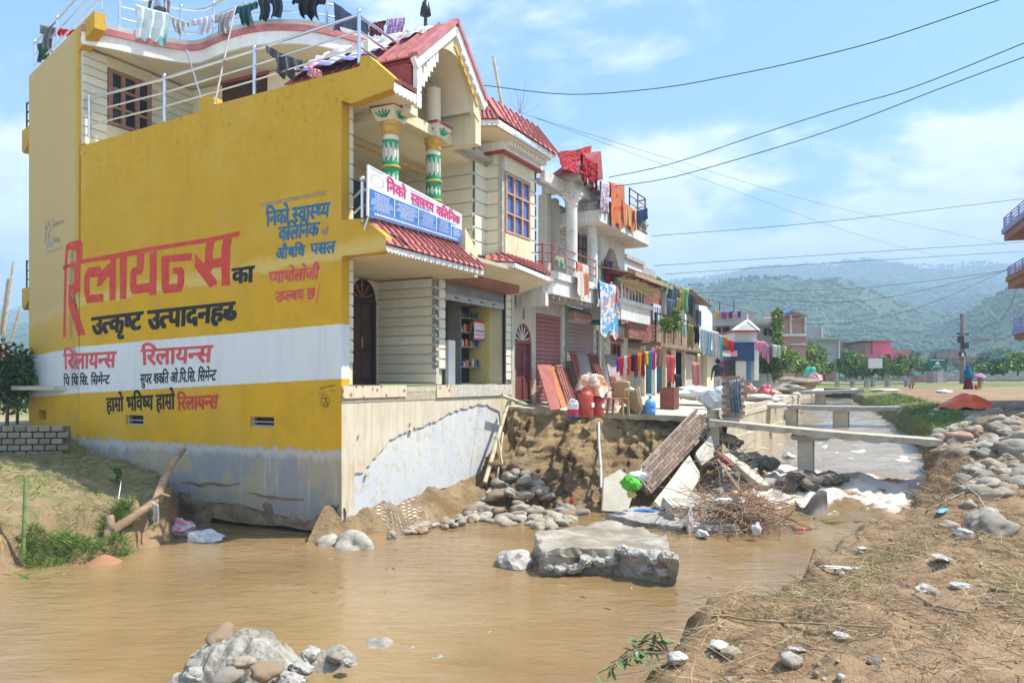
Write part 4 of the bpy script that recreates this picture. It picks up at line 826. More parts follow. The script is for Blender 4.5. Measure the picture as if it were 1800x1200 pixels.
def ground_r(u, w):
    """height of the right bank"""
    s = w - wR(u) - .6 * fbm2(u * 1.1 + 5, w * 0 + 3, 5, 3) * (1 - sm(u, -3, 0) * .8) - .22 * fbm2(u * 4.5, w * 2, 6, 3)
    z = zR(u) + .012 * np.clip(s, 0, 12)
    z = z - .16 * (1 - sm(s, 0, 1.3)) - 1.6 * (1 - sm(s, -.55, .05))
    near = 1 - sm(u, 6, 20); lit = 1 - sm(s, 1.2, 3.4 + .08 * u)
    z = z + (.16 * fbm2(u * 1.3, w * 1.3, 1, 5) * (.3 + .7 * lit) + .075 * fbm2(u * 5, w * 5, 2, 5, ridged=True) * lit) * (.35 + .65 * near)
    z = z + .05 * fbm2(u * .5, w * .5, 8, 3)
    z = z + .42 * np.exp(-(((u - 9.6) / 2.0) ** 2 + ((w - 12.0) / .9) ** 2))          # rise under the boulder heap
    # crumbled shelf right in front of the viewer
    Y = AY + u * D2[1] - w * D1[1]; X = AX + u * D2[0] - w * D1[0]
    cut = 4.42 + .16 * fbm2(X * 2.5, X * 0 + 1, 21, 4) + .9 * (1 - sm(X, 1.0, 1.9)) * -1
    z = z - .75 * (1 - sm(Y, cut - .12, cut))
    return z
def _mud(g, bs, vec):
    geo = g.add('ShaderNodeNewGeometry'); P = geo.outputs['Position']
    n1 = g.noise(P, .55, 6, .6); n2 = g.noise(P, 3.5, 7, .68); n3 = g.noise(P, 17, 5, .7)
    c = g.mix(g.ramp(n1, .35, .65), (.23, .148, .085), (.33, .235, .145)); c = g.mix(g.ramp(n2, .45, .7, 0, .7), c, (.19, .12, .065)); c = g.mix(g.ramp(n3, .55, .75, 0, .6), c, (.42, .33, .23))
    at_ = g.add('ShaderNodeAttribute', attribute_name='litter'); c = g.mix(g.math('MULTIPLY', at_.outputs['Fac'], g.ramp(n3, .3, .7)), c, (.27, .17, .085))
    gr = g.add('ShaderNodeAttribute', attribute_name='green'); c = g.mix(g.math('MULTIPLY', gr.outputs['Fac'], g.ramp(n2, .35, .6)), c, (.13, .18, .045))
    g.put(bs.inputs['Base Color'], c); g.put(bs.inputs['Roughness'], g.ramp(n1, .3, .7, .72, .97)); bumpn(g, bs, g.math('ADD', n2, g.math('MULTIPLY', n3, .6)), .9, .05)
MUD = custom('bank_mud', _mud, .92, .15)
us = np.concatenate([np.arange(-10.5, 5, .06), np.arange(5, 15, .14), np.arange(15, 62, .5)]); ss = np.concatenate([np.arange(-1.3, 4.5, .06), np.arange(4.5, 12, .2), np.arange(12, 70, 2.)])
UU, SS = np.meshgrid(us, ss, indexing='ij'); WW = wR(UU) + SS; ZZ = ground_r(UU, WW)
lit = (1 - sm(SS, 1.3, 3.6 + .1 * np.clip(UU, 0, 30))) ; grn = sm(UU, 8, 12) * (1 - sm(SS, .6, 2.4)) + sm(UU, 40, 60) * .4
V = np.stack([UU, -WW, ZZ], -1).reshape(-1, 3)
place(bpy.data.objects.new('river_bank', np_mesh('river_bank', V, grid_quads(*UU.shape), MUD, True, {'litter': lit.ravel(), 'green': grn.ravel()})), Matrix.Identity(4)); bpy.data.objects['river_bank']['kind'] = 'structure'
# left bank below the stone wall
LE_U = [-14, -8, -4.8, -3.4, -1.9, -1, 0, 1]; LE_V = [7.2, 4.9, 3.05, 2.45, 2.35, 3.2, 4.25, 4.5]
def ground_l(u, v):
    d = v - np.interp(u, LE_U, LE_V) + .5 * fbm2(u * 1.3, v * 1.3, 31, 4); z = -3.22 + 1.08 * sm(d, -.15, .75) + .42 * sm(d, .6, 4.5) + .30 * sm(v, 6.5, 9.5) 
    z += .12 * fbm2(u * 1.5, v * 1.5, 32, 5) + .06 * fbm2(u * 6, v * 6, 33, 4, ridged=True) * sm(d, -.3, .3)
    z += .18 * np.exp(-((u + .4) / .9) ** 2) * sm(v, 4.2, 6)
    return z
ul = np.arange(-11, .35, .07); vl = np.concatenate([np.arange(.8, 8, .07), np.arange(8, 26, .4)]); UL, VL = np.meshgrid(ul, vl, indexing='ij'); ZL = ground_l(UL, VL)
dl = VL - np.interp(UL, LE_U, LE_V); V = np.stack([UL - .25 * fbm2(VL * 2, ZL * 4, 35, 4) * (1 - sm(dl, .4, 1.2)), VL, ZL], -1).reshape(-1, 3)
place(bpy.data.objects.new('grassy_bank', np_mesh('grassy_bank', V, grid_quads(*UL.shape), MUD, True, {'litter': (1 - sm(dl, .2, .8)).ravel() * .9, 'green': (sm(dl, .3, .9) * .5).ravel()})), Matrix.Identity(4)); bpy.data.objects['grassy_bank']['kind'] = 'structure'
# washed-out hollow between the clinic and the street slab
def edge_u(w): return np.interp(w, [0, .6, 2.2, 3.3, 4.3, 5.3], [6.9, 6.75, 6.95, 7.3, 7.9, 7.9])
def _soil(g, bs, vec):
    geo = g.add('ShaderNodeNewGeometry'); P = geo.outputs['Position']; n1 = g.noise(P, 1.1, 7, .65); n2 = g.noise(P, 6, 7, .7)
    c = g.mix(g.ramp(n1, .35, .62), (.27, .175, .09), (.43, .31, .175)); c = g.mix(g.ramp(n2, .48, .7, 0, .65), c, (.19, .12, .06)); x, y, z = g.sep(P)
    c = g.mix(g.math('MULTIPLY', g.ramp(z, -1.9, -1.3), g.ramp(n1, .42, .55)), c, (.48, .34, .17)); g.put(bs.inputs['Base Color'], c); bumpn(g, bs, g.math('ADD', g.math('ADD', n1, n2), g.math('MULTIPLY', g.noise(P, 24, 5, .7), .5)), 1.0, .10)
SOILF = custom('washed_out_soil', _soil, .97, .05)
wv = np.arange(-.12, 5.6, .045); bv = np.linspace(0, 1, 70); WV, BV = np.meshgrid(wv, bv, indexing='ij')
toe = 3.95 + .2 * WV + .25 * fbm2(WV * 1.2, WV * 0, 41, 3) + .9 * sm(WV, 3.3, 4.5); top = edge_u(WV) + .12 + .55 * sm(WV, 2.6, 4.2)
zz = -3.2 + (2.44 - .045 * np.clip(WV, 0, 6)) * BV; uu_ = toe + (top - toe) * BV ** 1.05
r1 = fbm2(WV * 2.3 + 3, zz * 1.5, 42, 5); r2 = fbm2(WV * 5, zz * 6, 43, 4, ridged=True)
V = np.stack([uu_ - .85 * r1 * sm(BV, .0, .2) * (1 - .6 * sm(BV, .85, 1)) - .16 * r2 - .10 * fbm2(WV * 13, zz * 14, 44, 3), -WV + .2 * r1, zz + (.12 * r2 + .05 * fbm2(WV * 15, zz * 13, 45, 3)) * (1 - sm(BV, .9, 1))], -1).reshape(-1, 3)
place(bpy.data.objects.new('eroded_earth_face', np_mesh('eroded_earth_face', V, grid_quads(*WV.shape), SOILF, True)), Matrix.Identity(4)); bpy.data.objects['eroded_earth_face']['kind'] = 'structure'
um = np.arange(-1.2, 6.4, .06); wm = np.arange(-.2, 3.2, .06); UM, WM_ = np.meshgrid(um, wm, indexing='ij')
ZM = -2.72 + .06 * UM - .75 * WM_ / (.55 + .22 * np.clip(UM, 0, 6)) + .22 * fbm2(UM * 1.6, WM_ * 1.6, 51, 5) + .06 * fbm2(UM * 7, WM_ * 7, 52, 3, ridged=True) - .6 * (1 - sm(UM, -.9, -.2))
place(bpy.data.objects.new('mud_strip', np_mesh('mud_strip', np.stack([UM, -WM_, ZM], -1).reshape(-1, 3), grid_quads(*UM.shape), SOILF, True)), Matrix.Identity(4)); bpy.data.objects['mud_strip']['kind'] = 'structure'

# water
ZW_U = [-20, 2, 5.8, 6.8, 8.5, 15, 22.6, 37, 52]; ZW_Z = [ZB, ZB, ZB + .08, ZB + .30, -2.28, -2.02, -1.73, -1.27, -1.15]
ua = np.concatenate([np.arange(-15, 5.5, .12), np.arange(5.5, 11, .045), np.arange(11, 24, .12), np.arange(24, 53, .3)]); wa_ = np.concatenate([np.arange(-16, 2, .3), np.arange(2, 5, .12), np.arange(5, 11.6, .07)])
UA, WA = np.meshgrid(ua, wa_, indexing='ij'); jag = .5 * fbm2(WA * .9, UA * .25, 61, 3)
ZA = np.interp(UA + jag * sm(UA, 5, 6) * (1 - sm(UA, 9, 10)), ZW_U, ZW_Z)
rap = sm(UA, 5.9, 7.0) * (1 - sm(UA, 8.2, 9.6)) * sm(WA, 4.6, 5.6); upst = sm(UA, 8, 9)
ZA = ZA + rap * (.20 * fbm2(UA * 1.7, WA * 1.2, 62, 5) + .10 * fbm2(UA * 5, WA * 4.2, 63, 4, ridged=True)) + upst * .045 * fbm2(UA * 1.3, WA * 1.9, 64, 4) + (1 - rap) * (1 - upst) * .016 * fbm2(UA * 1.1 + WA * .3, WA * .7, 65, 3)
foam = np.clip(rap * (.55 + 1.6 * fbm2(UA * 2.1, WA * 1.4, 66, 5)) * 1.3 + upst * (1 - sm(UA, 13, 24)) * sm(fbm2(UA * 1.2, WA * 2.2, 67, 4), .18, .42) * .75 + rap * .25, 0, 1)
foam = np.maximum(foam, sm(UA, 5.4, 6.6) * (1 - sm(UA, 6.7, 7.4)) * sm(WA, 4.2, 5.4) * sm(fbm2(UA * 2.4, WA * 2.0, 68, 5), -.1, .25) * .9)
keep = ~((UA > 8.2) & (WA < wL(UA) - .5)) & (WA < wR(UA) + 1.2)
def _water(g, bs, vec):
    geo = g.add('ShaderNodeNewGeometry'); P = geo.outputs['Position']; n0 = g.noise(P, .35, 3, .5)
    c = g.mix(g.ramp(n0, .3, .7), (.205, .127, .050), (.27, .18, .082)); at_ = g.add('ShaderNodeAttribute', attribute_name='foam'); fn = g.noise(P, 6, 7, .72, .5); fn2 = g.noise(P, 22, 4, .7)
    f = g.ramp(g.math('MULTIPLY', at_.outputs['Fac'], g.math('ADD', fn, g.math('MULTIPLY', fn2, .55))), .29, .70); us_ = g.add('ShaderNodeAttribute', attribute_name='up'); c = g.mix(us_.outputs['Fac'], c, (.34, .27, .18))
    c = g.mix(f, c, (.62, .56, .47)); g.put(bs.inputs['Base Color'], c); g.put(bs.inputs['Roughness'], g.mix(f, (.09, .09, .09), (.6, .6, .6)))
    M1 = g.mapping(P, (.8, 1.3, 1), (0, 0, 0), (0, 0, .45)); w1 = g.noise(M1, 2.1, 3, .55, .6); w2 = g.noise(M1, 7.5, 3, .5, .4)
    h = g.math('ADD', g.math('MULTIPLY', w1, .8), g.math('ADD', g.math('MULTIPLY', w2, .16), g.math('MULTIPLY', g.math('MULTIPLY', fn2, at_.outputs['Fac']), .8))); st = g.noise(g.mapping(P, (.5, 3.2, 1), (0, 0, 0), (0, 0, 1.1)), 1.6, 5, .6, .8); h = g.math('ADD', h, g.math('MULTIPLY', st, .5)); bumpn(g, bs, h, .5, .08)
WATER = custom('muddy_water', _water, .1, .5)
place(bpy.data.objects.new('river_water', np_mesh('river_water', np.stack([UA, -WA, ZA], -1).reshape(-1, 3), grid_quads(*UA.shape, keep=keep), WATER, True, {'foam': foam.ravel(), 'up': (sm(UA, 6.5, 12) * .8).ravel()})), Matrix.Identity(4)); bpy.data.objects['river_water']['kind'] = 'structure'

# street pavement with its broken near edge, canal wall
sl = [(edge_u(w) + random.uniform(-.10, .10) - .05, -w) for w in np.arange(.05, 5.35, .16)]
sl = sl + [(u, -float(wL(u)) - .02) for u in (9, 15, 22, 30, 37, 45, 52)] + [(52, 1.0), (uE + .02, 1.0), (uE + .02, .02)]
def pave_z(u, v): return -.70 + .045 * v + .011 * max(0, u - 8)
m = MB(); tri = tessellate_polygon([[Vector((a, b, 0)) for a, b in sl]]); a = m.pts([(p[0], p[1], pave_z(*p)) for p in sl]); b = m.pts([(p[0] + (.10 if k < 33 else 0), p[1], pave_z(*p) - .13 - (.05 * random.random() if k < 33 else 0)) for k, p in enumerate(sl)])
for t in tri: m.face([a[k] for k in t]); m.face([b[k] for k in t[::-1]])
for k in range(len(sl)): q = (k + 1) % len(sl); m.face((a[k], a[q], b[q], b[k]))
m.build('street_pavement', CONCT, None, kind='structure')
cw = MB(); pth = [Vector((u, -float(wL(u)) - .0, 0)) for u in (7.9, 10, 13, 16, 19, 22, 26, 30, 33, 37, 41, 45, 49, 52)]
for k in range(len(pth) - 1):
    for z0, z1, t0 in ((-2.9, -1.55, .30), (-1.55, -.75 + .01 * k, .22)):
        p, q = pth[k], pth[k + 1]; d = (q - p).normalized(); nv = Vector((d.y, -d.x, 0)); i = cw.pts([p + Vector((0, 0, z0)) + nv * (t0 - .22), q + Vector((0, 0, z0)) + nv * (t0 - .22), q + Vector((0, 0, z0)) - nv * .2, p + Vector((0, 0, z0)) - nv * .2] + [p + Vector((0, 0, z1)) + nv * (t0 - .22), q + Vector((0, 0, z1)) + nv * (t0 - .22), q + Vector((0, 0, z1)) - nv * .2, p + Vector((0, 0, z1)) - nv * .2])
        for f in ((0, 3, 2, 1), (4, 5, 6, 7), (0, 1, 5, 4), (1, 2, 6, 5), (2, 3, 7, 6), (3, 0, 4, 7)): cw.face([i[x] for x in f])
cw.build('canal_wall', mat('stained_canal_concrete', (.42, .36, .26), (.54, .48, .37), .9, 1.2, .5, 14, dirt=.5, dirtcol=(.27, .20, .11), streak=.6), None, label='stained tan concrete retaining wall along the far channel', cat='wall')

# far plain, hills, woods
def _field(g, bs, vec):
    geo = g.add('ShaderNodeNewGeometry'); P = geo.outputs['Position']; n = g.noise(P, .012, 6, .6); n2 = g.noise(P, .09, 6, .65); v = g.vor(g.mapping(P, (1, 2.2, 1)), .02).outputs['Color']; r_, gg, bb = g.sep(v)
    c = g.mix(r_, (.10, .15, .03), (.20, .22, .06)); c = g.mix(g.ramp(gg, .7, .8), c, (.32, .25, .13)); c = g.mix(g.ramp(n2, .5, .7, 0, .7), c, (.05, .085, .02)); c = g.mix(g.ramp(n, .55, .7, 0, .5), c, (.30, .25, .13))
    x, y, z = g.sep(P); c = g.mix(g.ramp(y, 75, 58), c, g.mix(g.ramp(n2, .45, .6), (.34, .26, .16), (.16, .18, .06))); g.put(bs.inputs['Base Color'], c); bumpn(g, bs, n2, .6, .4)
FIELD = custom('valley_fields', _field, .95, .1)
uf = np.concatenate([np.arange(51.5, 100, 2.5), np.geomspace(100, 2600, 40)]); wf = np.concatenate([-np.geomspace(2000, 5, 30), np.arange(0, 60, 4), np.geomspace(60, 2000, 26)])
UF, WF = np.meshgrid(uf, wf, indexing='ij'); ZF = -.60 + .25 * fbm2(UF * .05, WF * .05, 71, 3) * sm(UF, 55, 90) + .004 * np.clip(UF - 60, 0, 900) * .6
place(bpy.data.objects.new('valley_ground', np_mesh('valley_ground', np.stack([UF, -WF, ZF], -1).reshape(-1, 3), grid_quads(*UF.shape), FIELD, True)), Matrix.Identity(4)); bpy.data.objects['valley_ground']['kind'] = 'structure'
m = MB(); i = m.pts([(-1.0, 10.5, -1.35), (60, 1.2, -.9), (60, 900, -.9), (-900, 900, -1.35), (-300, 60, -1.4), (-9, 20, -1.45)]); m.face(i); m.build('back_ground', FIELD, None, kind='structure')
azp = [-900, -500, -200, 0, 200, 500, 800, 1000, 1200, 1260, 1330, 1400, 1460, 1520, 1580, 1620, 1680, 1740, 1800, 1900, 2100, 2500, 3000]
azy = [560, 540, 530, 545, 535, 540, 520, 505, 494, 484, 473, 468, 463, 459, 465, 472, 470, 463, 468, 480, 450, 470, 520]
pxs = np.concatenate([np.arange(-900, 1100, 40), np.arange(1100, 1900, 5), np.arange(1900, 3000, 40)]); Ds = np.concatenate([np.geomspace(260, 1500, 70), [1560, 1700, 2000]])
PX, DD = np.meshgrid(pxs, Ds, indexing='ij'); ridge = (HY - np.interp(PX, azp, azy)) / F * 1500
XX = (PX - CX) / F * DD; YY = DD
t = np.clip((DD - 300) / 1200, 0, 1); prof = t ** 1.15 * (1 - .0 * t); ZH = ridge * prof * np.where(DD > 1500, 1 - (DD - 1500) / 900, 1) - 1
ZH += (26 * fbm2(XX * .006, YY * .006, 81, 5, ridged=True)) * sm(DD, 330, 700) * (1 - .75 * sm(DD, 1250, 1500)) + 6 * fbm2(XX * .03, YY * .03, 82, 3) * sm(DD, 300, 500)
ZH += 46 * np.exp(-(((PX - 1860) / 150) ** 2)) * sm(DD, 300, 470) * (1 - sm(DD, 480, 640)) + 30 * np.exp(-(((PX - 1330) / 240) ** 2)) * sm(DD, 420, 620) * (1 - sm(DD, 650, 900))
def _hill(g, bs, vec):
    geo = g.add('ShaderNodeNewGeometry'); P = geo.outputs['Position']; n = g.noise(P, .008, 7, .65); n2 = g.noise(P, .06, 6, .7); c = g.mix(g.ramp(n2, .4, .62), (.03, .06, .02), (.07, .11, .035)); c = g.mix(g.ramp(n, .5, .64, 0, .8), c, (.10, .12, .045)); g.put(bs.inputs['Base Color'], c); bumpn(g, bs, n2, 1, 4)
HILL = custom('wooded_hillside', _hill, .95, .05)
ho = bpy.data.objects.new('hills', np_mesh('hills', np.stack([XX, YY, ZH], -1).reshape(-1, 3), grid_quads(*PX.shape), HILL, True)); COL.objects.link(ho); ho['kind'] = 'structure'
# far-off woods as one mass of small crowns
ico = bmesh.new(); bmesh.ops.create_icosphere(ico, subdivisions=1, radius=1); IV = np.array([v.co[:] for v in ico.verts]); IF = np.array([[v.index for v in f.verts] for f in ico.faces]); ico.free()
def crowns(n, fn, seed):
    r = np.random.default_rng(seed); C, S = fn(r, n); n = len(C); v = IV[None] * (1 + .35 * r.standard_normal((n, len(IV), 1)) * .6) * S[:, None, None] * np.array([1, 1, .95]) + C[:, None, :]; f = IF[None] + (np.arange(n) * len(IV))[:, None, None]; return v.reshape(-1, 3), f.reshape(-1, 3)
def hillz(px, d):
    i = np.clip(np.searchsorted(pxs, px), 1, len(pxs) - 1); j = np.clip(np.searchsorted(Ds, d), 1, len(Ds) - 1); return np.maximum(ZH[i, j], -1.0)
def wood(r, n):
    px = np.where(r.random(n) < .82, r.uniform(1120, 1900, n), r.uniform(-400, 150, n)); d = 190 + 1320 * r.random(n) ** 1.25; keep = fbm2(px * .02, d * .012, 91, 3) + .5 * r.random(n) > -.12; px, d = px[keep], d[keep]
    s = r.uniform(.45, 1.5, len(d)) * (.5 + d / 1500 * 1.6); z = np.where(d > 270, hillz(px, d), -.2); return np.stack([(px - CX) / F * d, d, z + s * .7], -1), s
FOL = lambda nm, a, b, sc=.6: mat(nm, a, b, .7, sc, .0, 10, spec=.25, detail=3)
LEAFD = FOL('dark_wood_foliage', (.03, .06, .015), (.085, .13, .035), .04)
V, Q = crowns(34000, wood, 5); wo = bpy.data.objects.new('hillside_woods', np_mesh('hillside_woods', V, Q, LEAFD)); COL.objects.link(wo); tag(wo, 'distant woods covering the hazy hillside', 'woods', kind='stuff')
# haze: one closed box of thin air around everything
hz = MB(); hz.v = []; m = bmesh.new(); bmesh.ops.create_cube(m, size=1)
hme = bpy.data.meshes.new('haze'); m.to_mesh(hme); m.free(); hob = bpy.data.objects.new('haze', hme); COL.objects.link(hob); hob.scale = (6400, 3200, 300); hob.location = (300, 900, 300 / 2 - 6); hob['kind'] = 'stuff'; hob['label'] = 'thin blue morning haze in the valley air'
hm = bpy.data.materials.new('haze_air'); hm.use_nodes = True; g = G(hm.node_tree); g.n.clear(); pvn = g.add('ShaderNodeVolumePrincipled'); pvn.inputs['Color'].default_value = (.55, .80, 1.0, 1); pvn.inputs['Density'].default_value = .0011; pvn.inputs['Anisotropy'].default_value = .0
g.l.new(pvn.outputs[0], g.add('ShaderNodeOutputMaterial').inputs['Volume']); hme.materials.append(hm)
# ------------------------------------------------------------------ the row of houses beyond the clinic
def pv(px, py, v): return on_v(px, py, v)
def wbox(parent, name, px0, px1, py0, py1, v, depth, mt, pyref=None, **kw):
    """box whose street face fills the pixel rectangle on plane v"""
    a, b = pv(px0, py1, v), pv(px1, py1, v); zt_ = pv(px0, py0, v).z; return MB().box((a.x, v, a.z), (b.x, v + depth, zt_)).build(name, mt, parent, **kw)
def ubox(parent, name, u0, u1, v0, v1, z0, z1, mt, **kw): return MB().box((u0, v0, z0), (u1, v1, z1)).build(name, mt, parent, **kw)
def rot_x(px, v): return on_v(px, 600, v).x
SHUT = mat('maroon_shutter', (.24, .085, .08), (.30, .12, .11), .5, 3, .1, dirt=.3, dirtcol=(.3, .2, .16)); SHUT2 = mat('mauve_shutter', (.34, .22, .23), (.40, .27, .28), .5, 3, .1, dirt=.3, dirtcol=(.3, .24, .2))
BRK = mat('white_stone_tile', (.55, .53, .47), (.66, .64, .58), .85, 6, .2, rnd=.12)
def shutter(parent, u0, u1, z0, z1, v, mt, n=22):
    s = ubox(parent, 'roller_shutter', u0, u1, v + .05, v + .08, z0, z1, mt); h = (z1 - z0) / n
    mm = MB().box((0, 0, 0), (u1 - u0, .03, h * .72)); me = mesh_from('slat', mm.v, mm.f, mt)
    for k in range(n): inst('slat', me, Matrix.Translation((u0, v + .02, z0 + k * h + h * .14)), s)
    return s
def stonewall(parent, u0, u1, z0, z1, v, bw=.24, bh=.12, mt=BRK):
    w = ubox(parent, 'tile_wall', u0, u1, v + .02, v + .2, z0, z1, GROOVE); me = None; rows = max(1, int((z1 - z0) / bh)); 
    mm = MB().box((0, 0, 0), (bw - .02, .025, bh - .02)); me = mesh_from('stone_tile', mm.v, mm.f, mt)
    for r in range(rows):
        u = u0 + (bw / 2 if r % 2 else 0)
        while u + bw <= u1 + .01: inst('stone_tile', me, Matrix.Translation((u + .01, v, z0 + r * bh + .01)), w); u += bw
    return w
# --- house with white columns
b2 = thing('white_column_house', 'weathered white house with two round columns on its balcony beside the clinic', 'house', (uE + .05, .3, -.75))
PZ = -.74; V2 = .25
u_end = rot_x(1104, V2); SB0, SB1 = 2.40, 2.85
GW = mat('grey_cream_wall', (.42, .38, .31), (.50, .47, .40), .9, 1.5, .3, 20, dirt=.4, dirtcol=(.24, .21, .16), streak=.3)
d0, d1_ = rot_x(906, V2), rot_x(934, V2); dzt = pv(918, 568, V2).z; s0, s1 = rot_x(942, V2), rot_x(986, V2); s2, s3 = rot_x(997, V2), rot_x(1042, V2); sz1 = pv(960, 553, V2).z
hw = (d1_ - d0) / 2; arch = [((d0 + d1_) / 2 + hw * math.cos(t), dzt - hw + hw * math.sin(t)) for t in [math.pi * k / 12 for k in range(13)]]; dh2 = [(d0, PZ)] + arch[::-1] + [(d1_, PZ)]
MB().prism([[(uE + .03, PZ - .2), (d0 - .001, PZ - .2)] + [(d0 - .001, PZ - .1)] + [(d0 - .001, PZ)] + arch[::-1] + [(d1_, PZ), (d1_, PZ - .2), (s0, PZ - .2), (s0, SB0), (uE + .03, SB0)]], (0, V2, 0), (1, 0, 0), (0, 0, 1), (0, 1, 0), .2).build('front_wall', GW, b2)
dd = MB().prism(dh2, (0, V2 + .1, 0), (1, 0, 0), (0, 0, 1), (0, 1, 0), .05).build('arched_door', mat('maroon_door', (.13, .03, .03), (.18, .05, .045), .5, 4), b2); zsp2 = dzt - hw
fm = MB(); [fm.bar((arch[k][0], V2 + .06, arch[k][1]), (arch[k + 1][0], V2 + .06, arch[k + 1][1]), .09, .07, (0, 1, 0)) for k in range(12)]; fm.box((d0 - .02, V2, zsp2 - .06), (d1_ + .02, V2 + .1, zsp2 + .03)); fm.box((d0 - .02, V2, PZ), (d0 + .07, V2 + .1, zsp2)); fm.box((d1_ - .07, V2, PZ), (d1_ + .02, V2 + .1, zsp2)); fm.build('door_frame', MWOOD, dd)
for k in range(7): t = math.pi * (k + .5) / 7; MB().bar(((d0 + d1_) / 2, V2 + .05, zsp2), ((d0 + d1_) / 2 + hw * .95 * math.cos(t), V2 + .05, zsp2 + hw * .95 * math.sin(t)), .025).build('fanlight_bar', WHITEP, dd)
for k in range(4): MB().box((d0 + .12 + (k % 2) * hw * .95, V2 + .07, PZ + .15 + (k // 2) * .75), (d0 + .05 + (k % 2 + 1) * hw * .9, V2 + .1, PZ + .8 + (k // 2) * .75)).build('door_panel', MATS['maroon_door'], dd, bevel=.01)
ubox(b2, 'painted_tile', (d0 + d1_) / 2 - .05, (d0 + d1_) / 2 + .05, V2 - .012, V2, dzt + .12, dzt + .42, MATS['blue_red_tile'])
shutter(b2, s0, s1, PZ, sz1, V2, SHUT); shutter(b2, s2, s3, PZ, pv(1020, 567, V2).z, V2, SHUT2)
stonewall(b2, s1 + .02, s2 - .02, PZ, SB0, V2 - .03, .2, .13); stonewall(b2, s3 + .02, rot_x(1048, V2), PZ, SB0, V2 - .03, .2, .13)
MB().tube([((s1 + s2) / 2, V2 - .08, PZ), ((s1 + s2) / 2, V2 - .08, SB0)], .025, 8).build('green_pipe', GREENP, b2, smooth='auto')
ubox(b2, 'shutter_header', s0, s1 + .02, V2, V2 + .2, sz1, SB0, CONC); ubox(b2, 'shutter_hood', s2 - .05, s3 + .25, V2 - .32, V2 + .05, pv(1020, 567, V2).z, pv(1020, 551, V2).z, mat('mauve_hood', (.38, .22, .20), (.43, .27, .25), .6, 3), bevel=.06)
ubox(b2, 'upper_band', s2 - .02, u_end, V2 + .03, V2 + .3, pv(1020, 551, V2).z, SB0, GW)
k0, k1 = rot_x(1048, V2), rot_x(1058, V2); dk = ubox(b2, 'dark_doorway', k0, k1, V2 + .1, V2 + .14, PZ, pv(1050, 580, V2).z, DWOOD); ubox(dk, 'door_frame', k0 + (k1 - k0) * .7, k1, V2 + .02, V2 + .1, PZ, pv(1050, 572, V2).z, WHITEP)
stonewall(b2, rot_x(1061, V2), rot_x(1073, V2), PZ, SB0, V2 - .03, .26, .14); stonewall(b2, rot_x(1092, V2), u_end - .05, PZ, SB0, V2 - .03, .26, .14); stonewall(b2, rot_x(1073, V2), rot_x(1092, V2), pv(1075, 600, V2).z, SB0, V2 - .03, .26, .14)
window(b2, (rot_x(1075, V2), V2, pv(1075, 660, V2).z), (1, 0, 0), (0, 0, 1), (0, 1, 0), rot_x(1090, V2) - rot_x(1075, V2), pv(1075, 602, V2).z - pv(1075, 660, V2).z, 2, 2, MWOOD, GLASSD, .1); ubox(b2, 'red_sill_board', rot_x(1072, V2), rot_x(1093, V2), V2 - .08, V2 - .035, pv(1075, 601, V2).z, pv(1075, 594, V2).z, REDP)
ubox(b2, 'side_return', uE + .04, uE + .2, -.0, V2, PZ - .3, SB0, GW)
# balcony slab, beams, columns
bL, bR = rot_x(966, -.8), rot_x(1057, -.8)
WW_ = mat('weathered_white', (.56, .54, .49), (.66, .65, .61), .85, 1.3, .3, 18, dirt=.55, dirtcol=(.26, .24, .19), streak=.45)
MB().prism([(bL, .25), (bL, -.6), (bL + .2, -.8), (bR - .3, -.8), (bR, -.6), (bR, .25)], (0, 0, SB0), (1, 0, 0), (0, 1, 0), (0, 0, 1), SB1 - SB0).build('balcony_slab', WW_, b2)
MB().prism([(bL - .04, -.58), (bL + .19, -.86), (bR - .28, -.86), (bR + .04, -.58), (bR - .05, -.55), (bR - .34, -.78), (bL + .23, -.78), (bL + .06, -.55)], (0, 0, SB1 - .02), (1, 0, 0), (0, 1, 0), (0, 0, 1), .20).build('balcony_kerb', WW_, b2)
ubox(b2, 'beam_return', bL - .05, bL + .15, -.7, .2, SB0 - .35, SB0 - .001, WW_)
for k in range(9): uu = bL + .35 + k * (bR - bL - .7) / 8; ubox(b2, 'slab_bracket', uu, uu + .05, -.76, -.4, SB0 - .12, SB0 - .001, CONC)
ubox(b2, 'balcony_slab_rear', bR + .001, u_end + .2, -.5, .25, SB0 + .02, SB1, WW_)
FB = V2 + .1
stonewall(b2, rot_x(985, FB), rot_x(1052, FB), SB1, 5.6, FB, .30, .14)
for px in (962, 976): ubox(b2, 'rear_pier', rot_x(px, .1), rot_x(px + 7, .1), .1, .4, SB1, 5.6, GW)
window(b2, (rot_x(1013, FB), FB - .03, pv(1015, 465, FB).z), (1, 0, 0), (0, 0, 1), (0, 1, 0), rot_x(1030, FB) - rot_x(1013, FB), 1.15, 2, 2, MWOOD, GLASSB, .1)
def wcol(u, v, z0, z1):
    c = MB().lathe((u, v, z0), [(.19, 0), (.175, .05), (.165, (z1 - z0) * .86)], 22).build('column', WW_, b2, smooth='auto'); zc = z0 + (z1 - z0) * .84
    MB().lathe((u, v, zc), [(.17, 0), (.20, .03), (.18, .06), (.19, .1), (.25, .2), (.24, .24), (.28, .34), (.24, .36)], 16).build('capital', WW_, c, smooth='auto'); MB().box((u - .26, v - .26, zc + .34), (u + .26, v + .26, zc + .42)).build('abacus', WW_, c)
    for k in range(4): a = math.pi / 4 + k * math.pi / 2; MB().lathe((u + .25 * math.cos(a), v + .25 * math.sin(a), zc + .20), [(.02, 0), (.06, .03), (.07, .07), (.05, .11), (.02, .12)], 8).build('volute', WW_, c, smooth=True)
    return c
